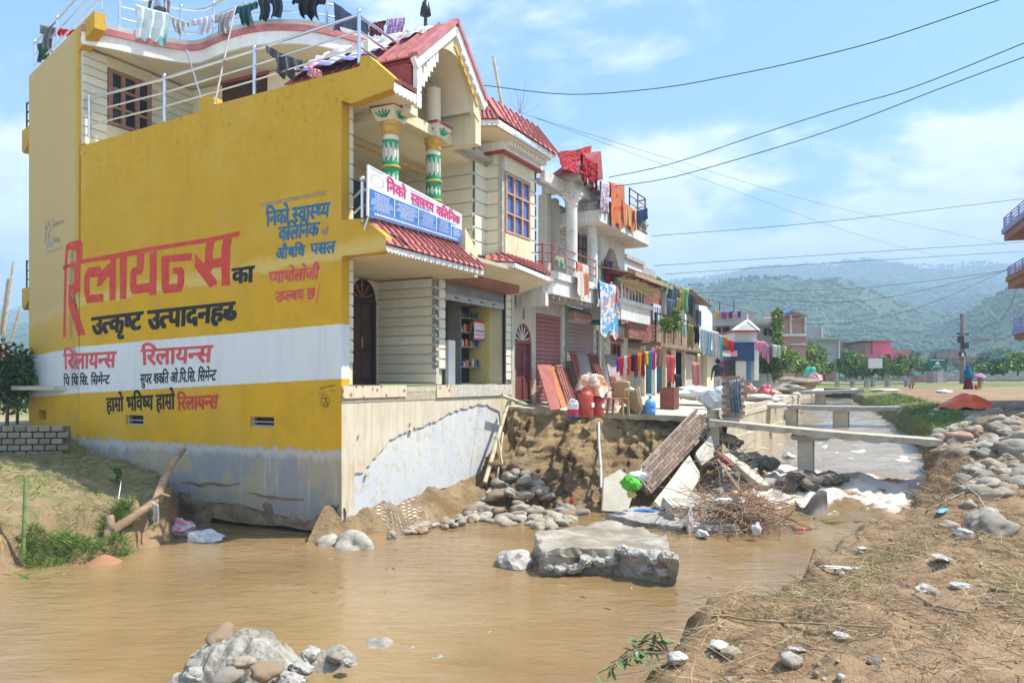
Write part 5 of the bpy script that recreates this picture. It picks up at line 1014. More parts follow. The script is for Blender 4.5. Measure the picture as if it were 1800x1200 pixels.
VC = -.6; wcol(rot_x(1005, VC), VC, SB1 + .1, pv(1005, 338, VC).z); wcol(rot_x(1041, VC), VC, SB1 + .1, pv(1041, 358, VC).z); ZC = pv(1005, 338, VC).z
u1c, u2c = rot_x(1005, VC), rot_x(1041, VC)
ubox(b2, 'porch_beam', u1c - .25, u2c + .3, VC - .15, VC + .15, ZC, ZC + .28, WW_); ubox(b2, 'porch_beam', u1c - .2, u1c + .1, VC + .16, .3, ZC, ZC + .28, WW_); ubox(b2, 'porch_beam', u2c - .1, u2c + .2, VC + .16, .3, ZC - .25, ZC + .27, WW_)
ubox(b2, 'porch_roof', u1c - .5, u2c + .4, VC - .4, .4, ZC + .285, ZC + .42, CONC); ubox(b2, 'roof_fascia', rot_x(952, -.4), u1c - .3, -.5, -.35, 5.6, 5.9, WW_)
m = MB().prism([(rot_x(986, VC), pv(986, 306, VC).z), (rot_x(1038, VC), pv(1038, 268, VC).z), (rot_x(1042, VC), pv(1042, 318, VC).z)], (0, VC - .35, 0), (1, 0, 0), (0, 0, 1), (0, 1, 0), .7).build('porch_gable', REDP, b2)
# upper right part with chamfered arch and cantilevered roof terrace
VA = -.4; a0, a1 = rot_x(1056, VA), rot_x(1098, VA); az = pv(1098, 418, VA).z
i0, i1 = rot_x(1063, VA), rot_x(1089, VA); zt2 = pv(1075, 437, VA).z
MB().prism([[(a0, SB1), (i0, SB1), (i0, zt2 - .45), (i0 + .45, zt2), (i1 - .6, zt2), (i1, zt2 - .6), (i1, SB1), (a1, SB1), (a1, az), (a0, az)]], (0, VA, 0), (1, 0, 0), (0, 0, 1), (0, 1, 0), .25).build('arch_wall', WW_, b2)
ubox(b2, 'arch_back_wall', a0, a1 + .3, .3, .45, SB1, az, GW)
t0_, t1_ = rot_x(1046, -1.0), rot_x(1143, -1.1); tz = pv(1143, 434, -1.1).z
MB().prism([(t0_, .5), (t0_, -1.15), (t1_ - .3, -1.15), (t1_, -.95), (t1_, .5)], (0, 0, tz), (1, 0, 0), (0, 1, 0), (0, 0, 1), .34).build('roof_terrace_slab', WW_, b2)
LAT = MB(); 
for k in range(16):
    uu = t0_ + .3 + (t1_ - t0_ - .8) * k / 15; o = MB().lathe((uu, -1.07, tz + .34), [(.05, 0), (.09, .08), (.04, .2), (.08, .3), (.06, .36)], 8).build('baluster', mat('mossy_balustrade', (.38, .36, .30), (.12, .11, .09), .9, 6), b2, smooth='auto')
ubox(b2, 'balustrade_cap', t0_ + .2, t1_ - .3, -1.13, -.99, tz + .70, tz + .78, MATS['mossy_balustrade'])
rt = thing('roof_rail', 'rounded dark metal rail on the roof terrace of the white column house', 'railing', (t1_ - 1.4, -1.05, tz + .8))
for z in (.15, .4, .65, .9): MB().tube([(t1_ - 2.2, -1.05, tz + .78 + z), (t1_ - .5, -1.05, tz + .78 + z), (t1_ - .25, -.95, tz + .78 + z), (t1_ - .2, -.6, tz + .78 + z)], .022, 6).build('rail', DSTEEL if z > .8 else mat('pink_rail', (.35, .18, .17), None, .5), rt)
for uu in (t1_ - 2.2, t1_ - 1.3, t1_ - .45): MB().tube([(uu, -1.05, tz + .78), (uu, -1.05, tz + 1.7)], .025, 6).build('post', DSTEEL, rt)
# maroon balcony rail
mr = thing('maroon_balcony_rail', 'maroon metal rail around the balcony between clinic and white columns', 'railing', (bL + .1, -.6, SB1))
PK = mat('maroon_rail_paint', (.28, .06, .055), (.33, .09, .08), .5, 5)
for z in (.2, .45, .7, .92): MB().tube([(bL + .08, .1, SB1 + z), (bL + .08, -.55, SB1 + z), (bL + .3, -.74, SB1 + z), (bR - .35, -.74, SB1 + z)], .02, 6).build('rail', PK, mr)
for p in ((bL + .08, .05), (bL + .08, -.55), (bL + .3, -.74), ((bL + bR) / 2, -.74), (bR - .35, -.74)): MB().tube([(p[0], p[1], SB1), (p[0], p[1], SB1 + .95)], .028, 6).build('post', PK, mr)
# small projecting white balcony with straw bundle
q0, q1 = rot_x(1092, -1.1), rot_x(1143, -1.1); qz0, qz1 = pv(1143, 571, -1.1).z, pv(1143, 545, -1.1).z
ubox(b2, 'side_balcony', q0, q1, -1.1, .25, qz0, qz1, WW_); ubox(b2, 'side_balcony_cap', q0 - .05, q1 + .08, -1.18, .25, qz1, qz1 + .14, WW_); ubox(b2, 'green_soffit', q0, q1 - 1.2, -.9, .2, qz0 - .1, qz0 - .002, mat('green_board', (.03, .12, .09), None, .7))
for k in range(8): uu = q0 + (q1 - q0) * (k + .5) / 9; MB().tube([(uu, -1.05, qz1 + .14), (uu, -1.05, qz1 + .65)], .03, 6).build('baluster', WW_, b2)
# --- brown timber house
b3 = thing('timber_balcony_house', 'brown brick and timber house with plank balcony and deep eaves', 'house', (u_end + .1, .2, -.72))
V3 = 0.0; u30, u31 = u_end + .05, rot_x(1217, V3)
RB = mat('red_brown_wall', (.20, .065, .045), (.28, .10, .07), .85, 3, .3, 20, dirt=.3, dirtcol=(.1, .05, .04)); BRICKM = mat('old_brick_face', (.22, .085, .06), (.32, .15, .11), .9, 9, .5, 30, dirt=.5, dirtcol=(.14, .09, .07))
PLK = mat('dry_plank', (.24, .15, .09), (.34, .23, .15), .85, 4, .3, 25, rnd=.25)
ubox(b3, 'ground_wall', u30, u31, V3 + .6, V3 + .8, -.75, 2.0, GW); 
bz0 = pv(1190, 613, -.9).z
ubox(b3, 'balcony_floor', u30 + .2, u31 + 1.2, -1.0, .6, bz0, bz0 + .16, mat('balcony_timber', (.22, .14, .09), (.32, .22, .15), .9, 3, .3))
ubox(b3, 'upper_wall', u30, u31, .3, .5, bz0 + .16, pv(1150, 500, .3).z + .3, RB)
ub0, ub1 = rot_x(1102, -.9), rot_x(1148, -.9); bw = ubox(b3, 'brick_parapet', ub0, ub1, -.95, -.8, bz0 + .16, bz0 + .95, BRICKM)
me = mesh_from('brick', MB().box((0, 0, 0), (.21, .02, .06)).v, MB().box((0, 0, 0), (.21, .02, .06)).f, mat('brown_brick', (.24, .09, .065), (.30, .14, .10), .9, 6, .3, rnd=.3))
for r in range(10):
    for c in range(int((ub1 - ub0) / .23)): inst('brick', me, Matrix.Translation((ub0 + .01 + c * .23 + (.1 if r % 2 else 0) * .9, -.968, bz0 + .17 + r * .077)), bw)
n = 24; ub2 = rot_x(1208, -.95)
for k in range(n):
    uu = ub1 + .1 + (ub2 - ub1) * k / n; MB().box((uu, -.97, bz0 + .17), (uu + (ub2 - ub1) / n * .82, -.94, bz0 + .88 + .03 * random.random())).build('plank', PLK, b3)
for k in range(5): uu = ub1 + .1 + (ub2 - ub1) * k / 4; MB().box((uu - .03, -1.0, bz0 + .16), (uu + .03, -.92, bz0 + 1.25)).build('balcony_post', DSTEEL, b3)
for z in (.95, 1.25): MB().bar((ub1, -.96, bz0 + z), (ub2, -.96, bz0 + z), .04).build('balcony_rail', DSTEEL, b3)
window(b3, (rot_x(1147, .25), .24, pv(1147, 597, .25).z), (1, 0, 0), (0, 0, 1), (0, 1, 0), rot_x(1161, .25) - rot_x(1147, .25), pv(1147, 533, .25).z - pv(1147, 597, .25).z, 3, 1, mat('pale_blue_frame', (.5, .55, .6), (.58, .62, .66), .6, 4), mat('pale_pane', (.35, .4, .45), None, .2, spec=.6), .16)
for px in (1167, 1202): ubox(b3, 'white_post', rot_x(px, -.85), rot_x(px + 2.5, -.85), -.9, -.75, bz0 + .16, pv(1170, 512, -.85).z, WHITEP)
# roof: timber eave panel sloping to the street, planks and rafters
r0 = on_v(1097, 494, -.4); rz = r0.z; ruA, ruB = rot_x(1100, -1.3), rot_x(1203, -1.3); zf = pv(1203, 516, -1.5).z
for k in range(30):
    uu = ruA + (ruB - ruA) * k / 30; w_ = (ruB - ruA) / 30 * .94; MB().prism([(-1.6, zf), (1.6, zf + .75), (1.6, zf + .80), (-1.6, zf + .05)], (uu, 0, 0), (0, 1, 0), (0, 0, 1), (1, 0, 0), w_).build('roof_board', PLK, b3)
for k in range(8): uu = ruA + (ruB - ruA) * (k + .3) / 8; MB().bar((uu, -1.5, zf - .05), (uu, .5, zf + .43), .06, .09).build('rafter', MWOOD, b3)
MB().bar((ruA, -1.62, zf), (ruB, -1.62, zf), .04, .14).build('eave_board', PLK, b3)
ubox(b3, 'white_attic', rot_x(1098, .3), rot_x(1128, .3), .3, 3, zf + .45, pv(1110, 457, .3).z, WW_); ubox(b3, 'attic_cap', rot_x(1097, .3), rot_x(1130, .3), .2, 3, pv(1110, 459, .3).z, pv(1110, 452, .3).z, CONC); ubox(b3, 'attic_step', rot_x(1128, .3), rot_x(1152, .3), .3, 3, zf + .45, pv(1140, 472, .3).z, CONC)
for k, px in enumerate((1133, 1152, 1170, 1186, 1204)): ubox(b3, 'porch_post', rot_x(px, -.6), rot_x(px, -.6) + .16, -.6, -.44, -.75, bz0, WHITEP if k % 2 else CONCT)
for (pa, pb_, mt) in ((1138, 1151, mat('teal_door', (.05, .22, .28), (.08, .28, .33), .6, 4)), (1154, 1166, MATS['teal_door']), (1172, 1186, SHUT2), (1190, 1203, DWOOD)):
    d_ = ubox(b3, 'ground_door', rot_x(pa, .55), rot_x(pb_, .55), .55, .59, -.72, 1.4, mt); ubox(d_, 'door_head', rot_x(pa, .55) - .05, rot_x(pb_, .55) + .05, .50, .58, 1.4, 1.52, MWOOD)
# --- white house with corrugated roof
b4 = thing('white_corrugated_house', 'narrow white house with rusty corrugated roof and blue shutters', 'house', (u31 + .3, .2, -.6))
u40, u41 = u31 + .1, rot_x(1252, -.3); z4 = pv(1230, 528, -.3).z
MB().prism([(u40, -.6), (u41, -.6), (u41, pv(1250, 552, -.3).z), (u40, pv(1218, 518, -.3).z)], (0, -.3, 0), (1, 0, 0), (0, 0, 1), (0, 1, 0), 4).build('front_wall', WHITEP, b4)
n = 18; RUST = mat('rusty_corrugated', (.26, .20, .16), (.38, .33, .28), .6, 3, .2, metal=.3, dirt=.5, dirtcol=(.2, .1, .06))
m = MB(); uA_, uB_ = rot_x(1212, -1.0), rot_x(1253, -1.0); zA_, zB_ = pv(1212, 509, -1.0).z, pv(1252, 540, -1.0).z
m.grid(lambda a, b: Vector((uA_ + (uB_ - uA_) * b, -1.1 + 4 * a, zA_ + (zB_ - zA_) * b + .8 * a + .04 * math.sin(b * 60))), 2, 80); m.build('corrugated_roof', RUST, b4, smooth=True)
for px in (1226,): window(b4, (rot_x(1225, -.3), -.33, pv(1226, 573, -.3).z), (1, 0, 0), (0, 0, 1), (0, 1, 0), rot_x(1231, -.3) - rot_x(1225, -.3), pv(1226, 545, -.3).z - pv(1226, 573, -.3).z, 2, 1, LBLU, GLASSD, .1)
ubox(b4, 'balcony_slab', u40 - .5, u41 + 1, -1.1, -.32, pv(1230, 622, -.7).z, pv(1230, 618, -.7).z + .05, CONC)
for (pa, pb_, mt) in ((1205, 1222, GW), (1224, 1238, SHUT2)):
    ubox(b4, 'shop_front', rot_x(pa, -.35), rot_x(pb_, -.35), -.36, -.31, -.55, 1.2, mt)
ubox(b4, 'cream_pillar', rot_x(1241, -.5), rot_x(1253, -.5), -.55, -.3, -.6, pv(1245, 625, -.5).z, CREAM)
# --- farther houses (each a thing); boxes at a distance Y
def ybox(parent, name, px0, px1, py0, py1, Y, dep, mt, **kw):
    a, b = ray(px0, py1), ray(px1, py0); W0 = Vector((a[0] * Y, Y, a[2] * Y)); W1 = Vector((b[0] * Y, Y + dep, b[2] * Y)); m = MB(); x0, y0, z0 = W0; x1, y1, z1 = W1
    i = m.pts([W2S(p) for p in ((x0, y0, z0), (x1, y0, z0), (x1, y1, z0), (x0, y1, z0), (x0, y0, z1), (x1, y0, z1), (x1, y1, z1), (x0, y1, z1))])
    for q in ((0, 3, 2, 1), (4, 5, 6, 7), (0, 1, 5, 4), (1, 2, 6, 5), (2, 3, 7, 6), (3, 0, 4, 7)): m.face([i[k] for k in q])
    return m.build(name, mt, parent, **kw)
b5 = thing('grey_concrete_house', 'grey concrete house with laundry on its flat roof terrace', 'house', at(1290, 690, 47))
ybox(b5, 'wall', 1248, 1368, 560, 700, 48, 6, mat('old_grey_wall', (.34, .33, .31), (.42, .42, .41), .9, .6, .3, 6, dirt=.5, dirtcol=(.2, .18, .15), streak=.4))
ybox(b5, 'roof_parapet', 1250, 1300, 556, 566, 47.6, 5, CONC); ybox(b5, 'roof_slab', 1246, 1370, 566, 571, 46.8, 7, CONC); ybox(b5, 'roof_parapet', 1298, 1330, 548, 566, 47.7, .4, CONC)
for (a, b, c_, d) in ((1260, 1267, 576, 590), (1271, 1282, 575, 592), (1343, 1349, 577, 590), (1352, 1360, 577, 592)): w_ = ybox(b5, 'window', a, b, c_, d, 47.93, .05, GLASSD); ybox(w_, 'window_sill', a - 1, b + 1, d, d + 1.5, 47.8, .1, CONCL)
for px in (1246, 1265, 1290): MB().tube([at(px, 556, 47.5), at(px, 525 + (px % 7), 47.5)], .03, 5).build('roof_rod', DSTEEL, b5)
b6 = thing('navy_white_shop', 'small navy and white shop house with grey pyramid roof', 'house', at(1312, 690, 42))
ybox(b6, 'upper_wall', 1291, 1330, 580, 601, 42, 3, mat('pale_white_wall', (.66, .66, .68), (.7, .7, .72), .8, 1)); ybox(b6, 'navy_wall', 1286, 1326, 601, 634, 41.6, 3.4, mat('navy_wall', (.018, .045, .11), (.03, .065, .15), .8, 1, dirt=.2, dirtcol=(.12, .13, .16)))
ybox(b6, 'shutter', 1294, 1312, 634, 668, 41.7, .2, mat('cream_shutter', (.55, .53, .46), None, .7)); ybox(b6, 'dark_front', 1273, 1293, 634, 668, 41.9, .2, DWOOD); ybox(b6, 'side_pillar', 1326, 1334, 605, 668, 41.7, 2, WHITEP); ybox(b6, 'door', 1313, 1320, 632, 668, 41.65, .1, LBLU)
apx = at(1314, 565, 43.2); cr = [at(1288, 581, 41.6), at(1334, 581, 41.6), at(1331, 580, 44.8), at(1294, 580, 44.8)]; m = MB(); i = m.pts(cr + [apx]); [m.face((i[k], i[(k + 1) % 4], i[4])) for k in range(4)]; m.face(i[:4][::-1]); rf6 = m.build('pyramid_roof', mat('grey_roof', (.26, .24, .22), (.34, .31, .28), .8, 1.5), b6)
for k in (0, 1): MB().bar(cr[k], apx + Vector((0, 0, .04)), .12).build('hip_rib', WHITEP, rf6)
ybox(b6, 'eave_band', 1288, 1334, 580, 583, 41.5, 3.4, REDP); ybox(b6, 'pink_awning', 1272, 1296, 616, 626, 41.3, .8, mat('pink_sheet', (.6, .24, .28), (.66, .34, .36), .6, 3)); MB().tube([apx, apx + Vector((0, 0, .4))], .04, 6).build('finial', WHITEP, rf6)
def brickface(nm):
    def f(g, bs, vec):
        b = g.add('ShaderNodeTexBrick'); g.put(b.inputs['Vector'], g.mapping(vec, (1, 1, 1), rot=(R(90), 0, 0))); b.inputs['Color1'].default_value = (.30, .13, .09, 1); b.inputs['Color2'].default_value = (.38, .19, .14, 1); b.inputs['Mortar'].default_value = (.36, .30, .26, 1); b.inputs['Scale'].default_value = 2.2; b.inputs['Mortar Size'].default_value = .03
        g.put(bs.inputs['Base Color'], g.mix(g.ramp(g.noise(vec, .8, 5), .4, .7, 0, .5), b.outputs[0], (.42, .27, .21)))
    return custom(nm, f, .9)
BF = brickface('far_brick')
b7 = thing('brick_house', 'unplastered red brick house with white concrete frame and blue roof edge', 'house', at(1394, 690, 56))
ybox(b7, 'brick_wall', 1370, 1417, 558, 680, 56, 6, BF)
m = MB(); gp = [at(1370, 558, 56), at(1417, 555, 56), at(1391, 546, 56)]; i = m.pts(gp + [p + Vector((5, 2.6, 0)) for p in gp]); m.face(i[:3]); m.face(i[3:][::-1]); [m.face((i[k], i[(k + 1) % 3], i[3 + (k + 1) % 3], i[3 + k])) for k in range(3)]; m.build('gable', BF, b7)
MB().bar(at(1367, 557, 55.6), at(1391.5, 544.5, 55.6), .5, .14, (0, 0, 1)).build('blue_roof_edge', mat('blue_sheet', (.10, .28, .62), None, .5), b7); MB().bar(at(1391, 544.5, 55.6), at(1419, 555, 55.6), .5, .1, (0, 0, 1)).build('roof_edge', CONC, b7)
ybox(b7, 'frame_beam', 1353, 1418, 586, 591, 55.85, .3, CONCL); ybox(b7, 'frame_beam', 1390, 1418, 604, 606, 55.85, .3, CONCL); ybox(b7, 'frame_column', 1389, 1392, 553, 586, 55.86, .3, CONCL); ybox(b7, 'frame_column', 1414.5, 1418, 555, 586, 55.84, .3, CONCL); ybox(b7, 'low_brick_wall', 1436, 1470, 641, 667, 62, .5, BF)
b8 = thing('grey_block_house', 'unfinished grey block house behind the brick house', 'house', at(1450, 670, 85))
ybox(b8, 'block_wall', 1416, 1447, 576, 650, 84, 8, mat('grey_block', (.30, .29, .28), (.36, .35, .34), .9, .5)); ybox(b8, 'block_wall', 1434, 1476, 597, 650, 82, 8, MATS['grey_block']); ybox(b8, 'column', 1474, 1477, 597, 650, 81.8, .5, CONCL); ybox(b8, 'column', 1444, 1447, 574, 597, 83.8, .5, CONCL); ybox(b8, 'rear_brick', 1476, 1510, 600, 650, 95, 6, BF); ybox(b8, 'slab', 1438, 1480, 593, 597, 81.5, 9, CONC)
b9 = thing('pink_house', 'bright pink house with brick side behind the bamboo', 'house', at(1550, 660, 90))
PINK = mat('pink_wall', (.62, .12, .18), (.66, .18, .23), .8, .5, dirt=.2, dirtcol=(.5, .3, .3)); ybox(b9, 'pink_wall', 1534, 1567, 599, 640, 90, 6, PINK); ybox(b9, 'brick_side', 1521, 1533.6, 602, 640, 90.3, 6, BF); ybox(b9, 'low_wing', 1510, 1597, 622, 640, 89, 6, PINK); ybox(b9, 'wing_parapet', 1567.5, 1602, 614, 621.7, 91, 5, BF); ybox(b9, 'roof_sheet', 1519, 1569, 597, 599, 89.5, 7, RUST)
for k, (a, b, c_, d, Y, lab, mt) in enumerate(((1671, 1688, 612, 636, 150, 'small far house with red band and blue door at the foot of the hill', BF), (1625, 1645, 616, 630, 170, 'low grey far shed among trees left of the utility pole', CONC), (1726, 1740, 593, 599, 240, 'tiny orange roofed far house high on the wooded spur', REDP), (1700, 1718, 626, 634, 130, 'low far brick hut right of the utility pole', BF), (1765, 1778, 626, 634, 140, 'far hut with bright blue sheet roof at the right', MATS['blue_sheet']))):
    t_ = thing('far_house', lab, 'house', at((a + b) / 2, d, Y)); ybox(t_, 'wall', a, b, c_ + 2, d, Y, 5, mt); ybox(t_, 'roof', a - 1, b + 1, c_, c_ + 2, Y - .5, 6, MATS['blue_sheet'] if 'blue' in lab else RUST); ybox(t_, 'door', a + (b - a) * .4, a + (b - a) * .6, c_ + (d - c_) * .5, d, Y - .05, .1, LBLU)
bt = MB(); bt.grid(lambda a, b: at(1431 + 34 * a, 627 - 6 * a - 2.5 * math.sin(a * 3) + 2 * b, 70 + 3 * b), 8, 3); tag(bt.build('blue_tarpaulin', MATS['blue_sheet'], None, fixn=False), 'blue tarpaulin roof sheet over the plants beside the brick house', 'tarpaulin')
# --- balconied house cut by the right picture edge
b11 = thing('brown_balcony_house', 'house at the right edge with three stacked brown balconies', 'house', at(1850, 700, 36))
BBR = mat('brown_slab', (.26, .10, .06), (.33, .15, .09), .8, 2); VIO = mat('violet_trim', (.22, .22, .42), (.3, .3, .48), .7, 3)
dB = Vector((MSI.to_3x3() @ Vector((.3615, .9324, 0)))); sB = Vector((-dB.y, dB.x, 0)); sB = sB if (MS.to_3x3() @ sB).x > 0 else -sB
def obox(parent, name, far, L, W, z0, z1, mt, **kw):
    m = MB(); P = [far, far - dB * L, far - dB * L + sB * W, far + sB * W]; i = m.pts([Vector((q.x, q.y, z0)) for q in P] + [Vector((q.x, q.y, z1)) for q in P])
    for q in ((0, 3, 2, 1), (4, 5, 6, 7), (0, 1, 5, 4), (1, 2, 6, 5), (2, 3, 7, 6), (3, 0, 4, 7)): m.face([i[k] for k in q])
    return m.build(name, mt, parent, **kw)
for k, (px, py0, py1, pr, Y) in enumerate(((1765, 408, 424, 383, 31), (1772, 492, 508, 470, 32), (1783, 585, 598, 560, 33))):
    f0 = at(px, py0, Y); zb, zm, ztp, zr_ = at(px, py1, Y).z, at(px, py0 + 4, Y).z, at(px, py0 - 5, Y).z, at(px, pr, Y).z
    obox(b11, 'balcony_slab', f0, 9, 5, zb, zm, BBR); obox(b11, 'balcony_trim', f0 - sB * .08 + dB * .06, 9, 5, zm + .001, ztp, VIO if k != 1 else BBR); rr = thing('balcony_railing', ('violet metal railing on the top balcony at the right edge', 'metal railing on the middle balcony at the right edge', 'grey railing on the lowest balcony at the right edge')[k], 'railing', Vector((f0.x, f0.y, ztp)))
    e0 = Vector((f0.x, f0.y, 0))
    for j in range(4): z = ztp + (zr_ - ztp) * (j + 1) / 4; MB().tube([e0 + sB * 4 + Vector((0, 0, z)), e0 + Vector((0, 0, z)), e0 - dB * 9 + Vector((0, 0, z))], .025, 6).build('rail', VIO, rr)
    for j in range(8): MB().tube([e0 - dB * j * 1.2 + Vector((0, 0, ztp)), e0 - dB * j * 1.2 + Vector((0, 0, zr_))], .03, 6).build('post', VIO, rr)
hw0 = at(1765, 600, 31) + sB * 2.6; obox(b11, 'house_wall', hw0, 9, 8, -.6, 8.5, CREAM)
# ------------------------------------------------------------------ rocks, rubble, bridges, street things
def gr1(u, w): return float(ground_r(np.array([u]), np.array([w]))[0])
def on_ground(px, py, h=0.0, fn=None, t0=3.0):
    """first point on a pixel ray that meets the right bank (+h)"""
    r = ray(px, py); ts = np.geomspace(t0, 70, 900); P = np.stack([r[0] * ts - AX, r[1] * ts - AY], 1); u = P @ np.array(D2); v = P @ np.array(D1); z = r[2] * ts
    gz = ground_r(u, -v) if fn is None else fn(u, v); k = np.argmax(z < gz + h); return Vector((u[k], v[k], z[k]))
def rock_mesh(seed, sub=3, flat=.7, amp=.18, freq=1.2, rough=0.0, sharp=False, long=1.0):
    bm = bmesh.new(); bmesh.ops.create_icosphere(bm, subdivisions=sub, radius=1.0); o = Vector((seed * 7.3, seed * 3.1, 0))
    for v in bm.verts:
        n = mnoise.fractal(v.co * freq + o, 1, 2, 3); k = 1 + amp * n * 1.6
        if sharp: k += -.25 * abs(mnoise.noise(v.co * 2.2 + o)) + rough * mnoise.fractal(v.co * 5 + o, 1, 2, 4)
        v.co = Vector((v.co.x * long, v.co.y, v.co.z * flat)) * k
    me = bpy.data.meshes.new('rock'); bm.to_mesh(me); bm.free()
    if not sharp: me.polygons.foreach_set('use_smooth', [True] * len(me.polygons))
    return me
BOULD = custom('river_boulder', lambda g, bs, vec: (g.put(bs.inputs['Base Color'], g.mix(g.ramp(g.noise(vec, 2.2, 6, .65), .35, .7, 0, .75), (lambda r: g.mix(g.ramp(r, .55, .62), g.mix(g.ramp(r, .25, .35), (.27, .25, .215), (.38, .33, .25)), g.mix(g.ramp(r, .82, .86), (.43, .40, .34), (.27, .19, .12))))(g.add('ShaderNodeObjectInfo').outputs['Random']), (.27, .205, .13))), bumpn(g, bs, g.noise(vec, 9, 6, .7), .5, .05)), .85, .2); BOULR = mat('reddish_boulder', (.38, .22, .14), (.46, .30, .2), .8, 1.1, .25, 9, rnd=.15)
RUBM = mat('broken_concrete', (.30, .275, .23), (.48, .455, .41), .9, 1.6, .8, 9, dirt=.5, dirtcol=(.20, .17, .13))
RM = [rock_mesh(k, 3, random.uniform(.55, .85), .27, .95, long=random.uniform(1, 1.55)) for k in range(9)]
for k, me in enumerate(RM): me.materials.append(BOULR if k == 8 else BOULD)
RA = [rock_mesh(20 + k, 3, random.uniform(.5, .8), .22, 1.1, .12, True, random.uniform(1, 1.5)) for k in range(6)]
for me in RA: me.materials.append(RUBM)
RD = [me.copy() for me in RA]; MDK = mat('dark_wet_rubble', (.10, .085, .065), (.22, .19, .15), .7, 2, .8, 12)
for me in RD: me.materials.clear(); me.materials.append(MDK)
def put_rock(me, p, s, name, label, cat, group, rz=None, tilt=.3):
    o = bpy.data.objects.new(name, me); place(o, Matrix.Translation(p) @ Matrix.Rotation(random.uniform(0, 6.3) if rz is None else rz, 4, 'Z') @ Matrix.Rotation(random.uniform(-tilt, tilt), 4, 'X') @ Matrix.Rotation(random.uniform(-tilt, tilt), 4, 'Y') @ Matrix.Scale(s, 4)); return tag(o, label, cat, group)
def scatter(n, fn, dmin):
    out = []; tries = 0
    while len(out) < n and tries < n * 60:
        tries += 1; p, s = fn()
        if all((p - q).length > dmin * (s + t) for q, t in out): out.append((p, s))
    return out
def f1():
    px, py = random.uniform(1645, 1815), random.uniform(712, 800); 
    if py < 712 + (1760 - px) * .42: py = min(800, 720 + (1760 - px) * .42 + random.uniform(0, 35))
    p = on_ground(px, py); s = random.uniform(.11, .24) * (1.35 if random.random() < .2 else 1); return p + Vector((0, 0, s * .12)), s
L1 = 'rounded grey river boulder in the heap below the orange tarpaulin'
for p, s in scatter(85, f1, .62): put_rock(random.choice(RM[:8]), p, s, 'boulder', L1, 'boulder', 'boulders heaped below the orange tarpaulin')
put_rock(RM[8], on_ground(1690, 777) + Vector((0, 0, .1)), .24, 'boulder', 'reddish brown boulder at the front left of the boulder heap', 'boulder', None, tilt=.1)
def f2():
    px, py = random.uniform(1690, 1810), random.uniform(800, 872); p = on_ground(px, py); s = random.uniform(.07, .17); return p + Vector((0, 0, s * .05)), s
for p, s in scatter(42, f2, .66): put_rock(random.choice(RM[:8]), p, s, 'boulder', 'pale rounded stone spilled on the bank in front of the boulder heap', 'boulder', 'stones spilled in front of the boulder heap')
for px, py, s, lab in ((1745, 935, .21, 'long grey boulder lying among straw on the near right bank'), (1668, 930, .10, 'small tan boulder left of the long grey boulder'), (1730, 915, .13, 'dark rounded stone behind the long grey boulder'), (1700, 895, .12, 'flat pale stone between straw above the long boulder'), (1215 + 70, 1150, .06, 'flat grey stone on the straw at the water edge'), (1390, 1165, .07, 'pale square stone near the bottom of the bank'), (1540, 1168, .045, 'small flat stone beside the crumbled shelf'), (1635, 1043, .06, 'pale broken stone beside the dry grass on the mud')):
    put_rock(random.choice(RM[:8]), on_ground(px, py) + Vector((0, 0, s * .3)), s, 'stone', lab, 'stone', None, tilt=.15)
# stones in front of the clinic plinth
def f3():
    a = random.random(); u = random.uniform(2.5, 4.9); w = random.uniform(.9, 3.3); h = .9 * math.exp(-((u - 4.35) / .6) ** 2 - ((w - 1.6) / .65) ** 2); s = random.uniform(.09, .2); return Vector((u, -w, ZB + .02 + h + s * .1)), s
for p, s in scatter(75, f3, .60): put_rock(random.choice(RM[:7]), p, s, 'boulder', 'rounded tan river stone heaped at the foot of the washed-out soil', 'boulder', 'stones heaped against the washed-out soil')
def f4(): u = random.uniform(.2, 3.0); w = random.uniform(.55, 1.0) + .2 * u; s = random.uniform(.05, .12); return Vector((u, -w, ZB + .05)), s
for p, s in scatter(26, f4, .7): put_rock(random.choice(RM[:7]), p, s, 'stone', 'small wet stone along the waterline below the clinic plinth', 'stone', 'stones on the waterline below the plinth')
put_rock(RM[2], at(625, 958, 14.2), .34, 'footing_block', 'rough block of footing concrete broken off at the clinic corner', 'rubble', None, 1.0, .1); put_rock(RM[5], at(580, 955, 14.5), .26, 'footing_block', 'mud caked footing lump under the yellow wall corner', 'rubble', None, .3, .1)
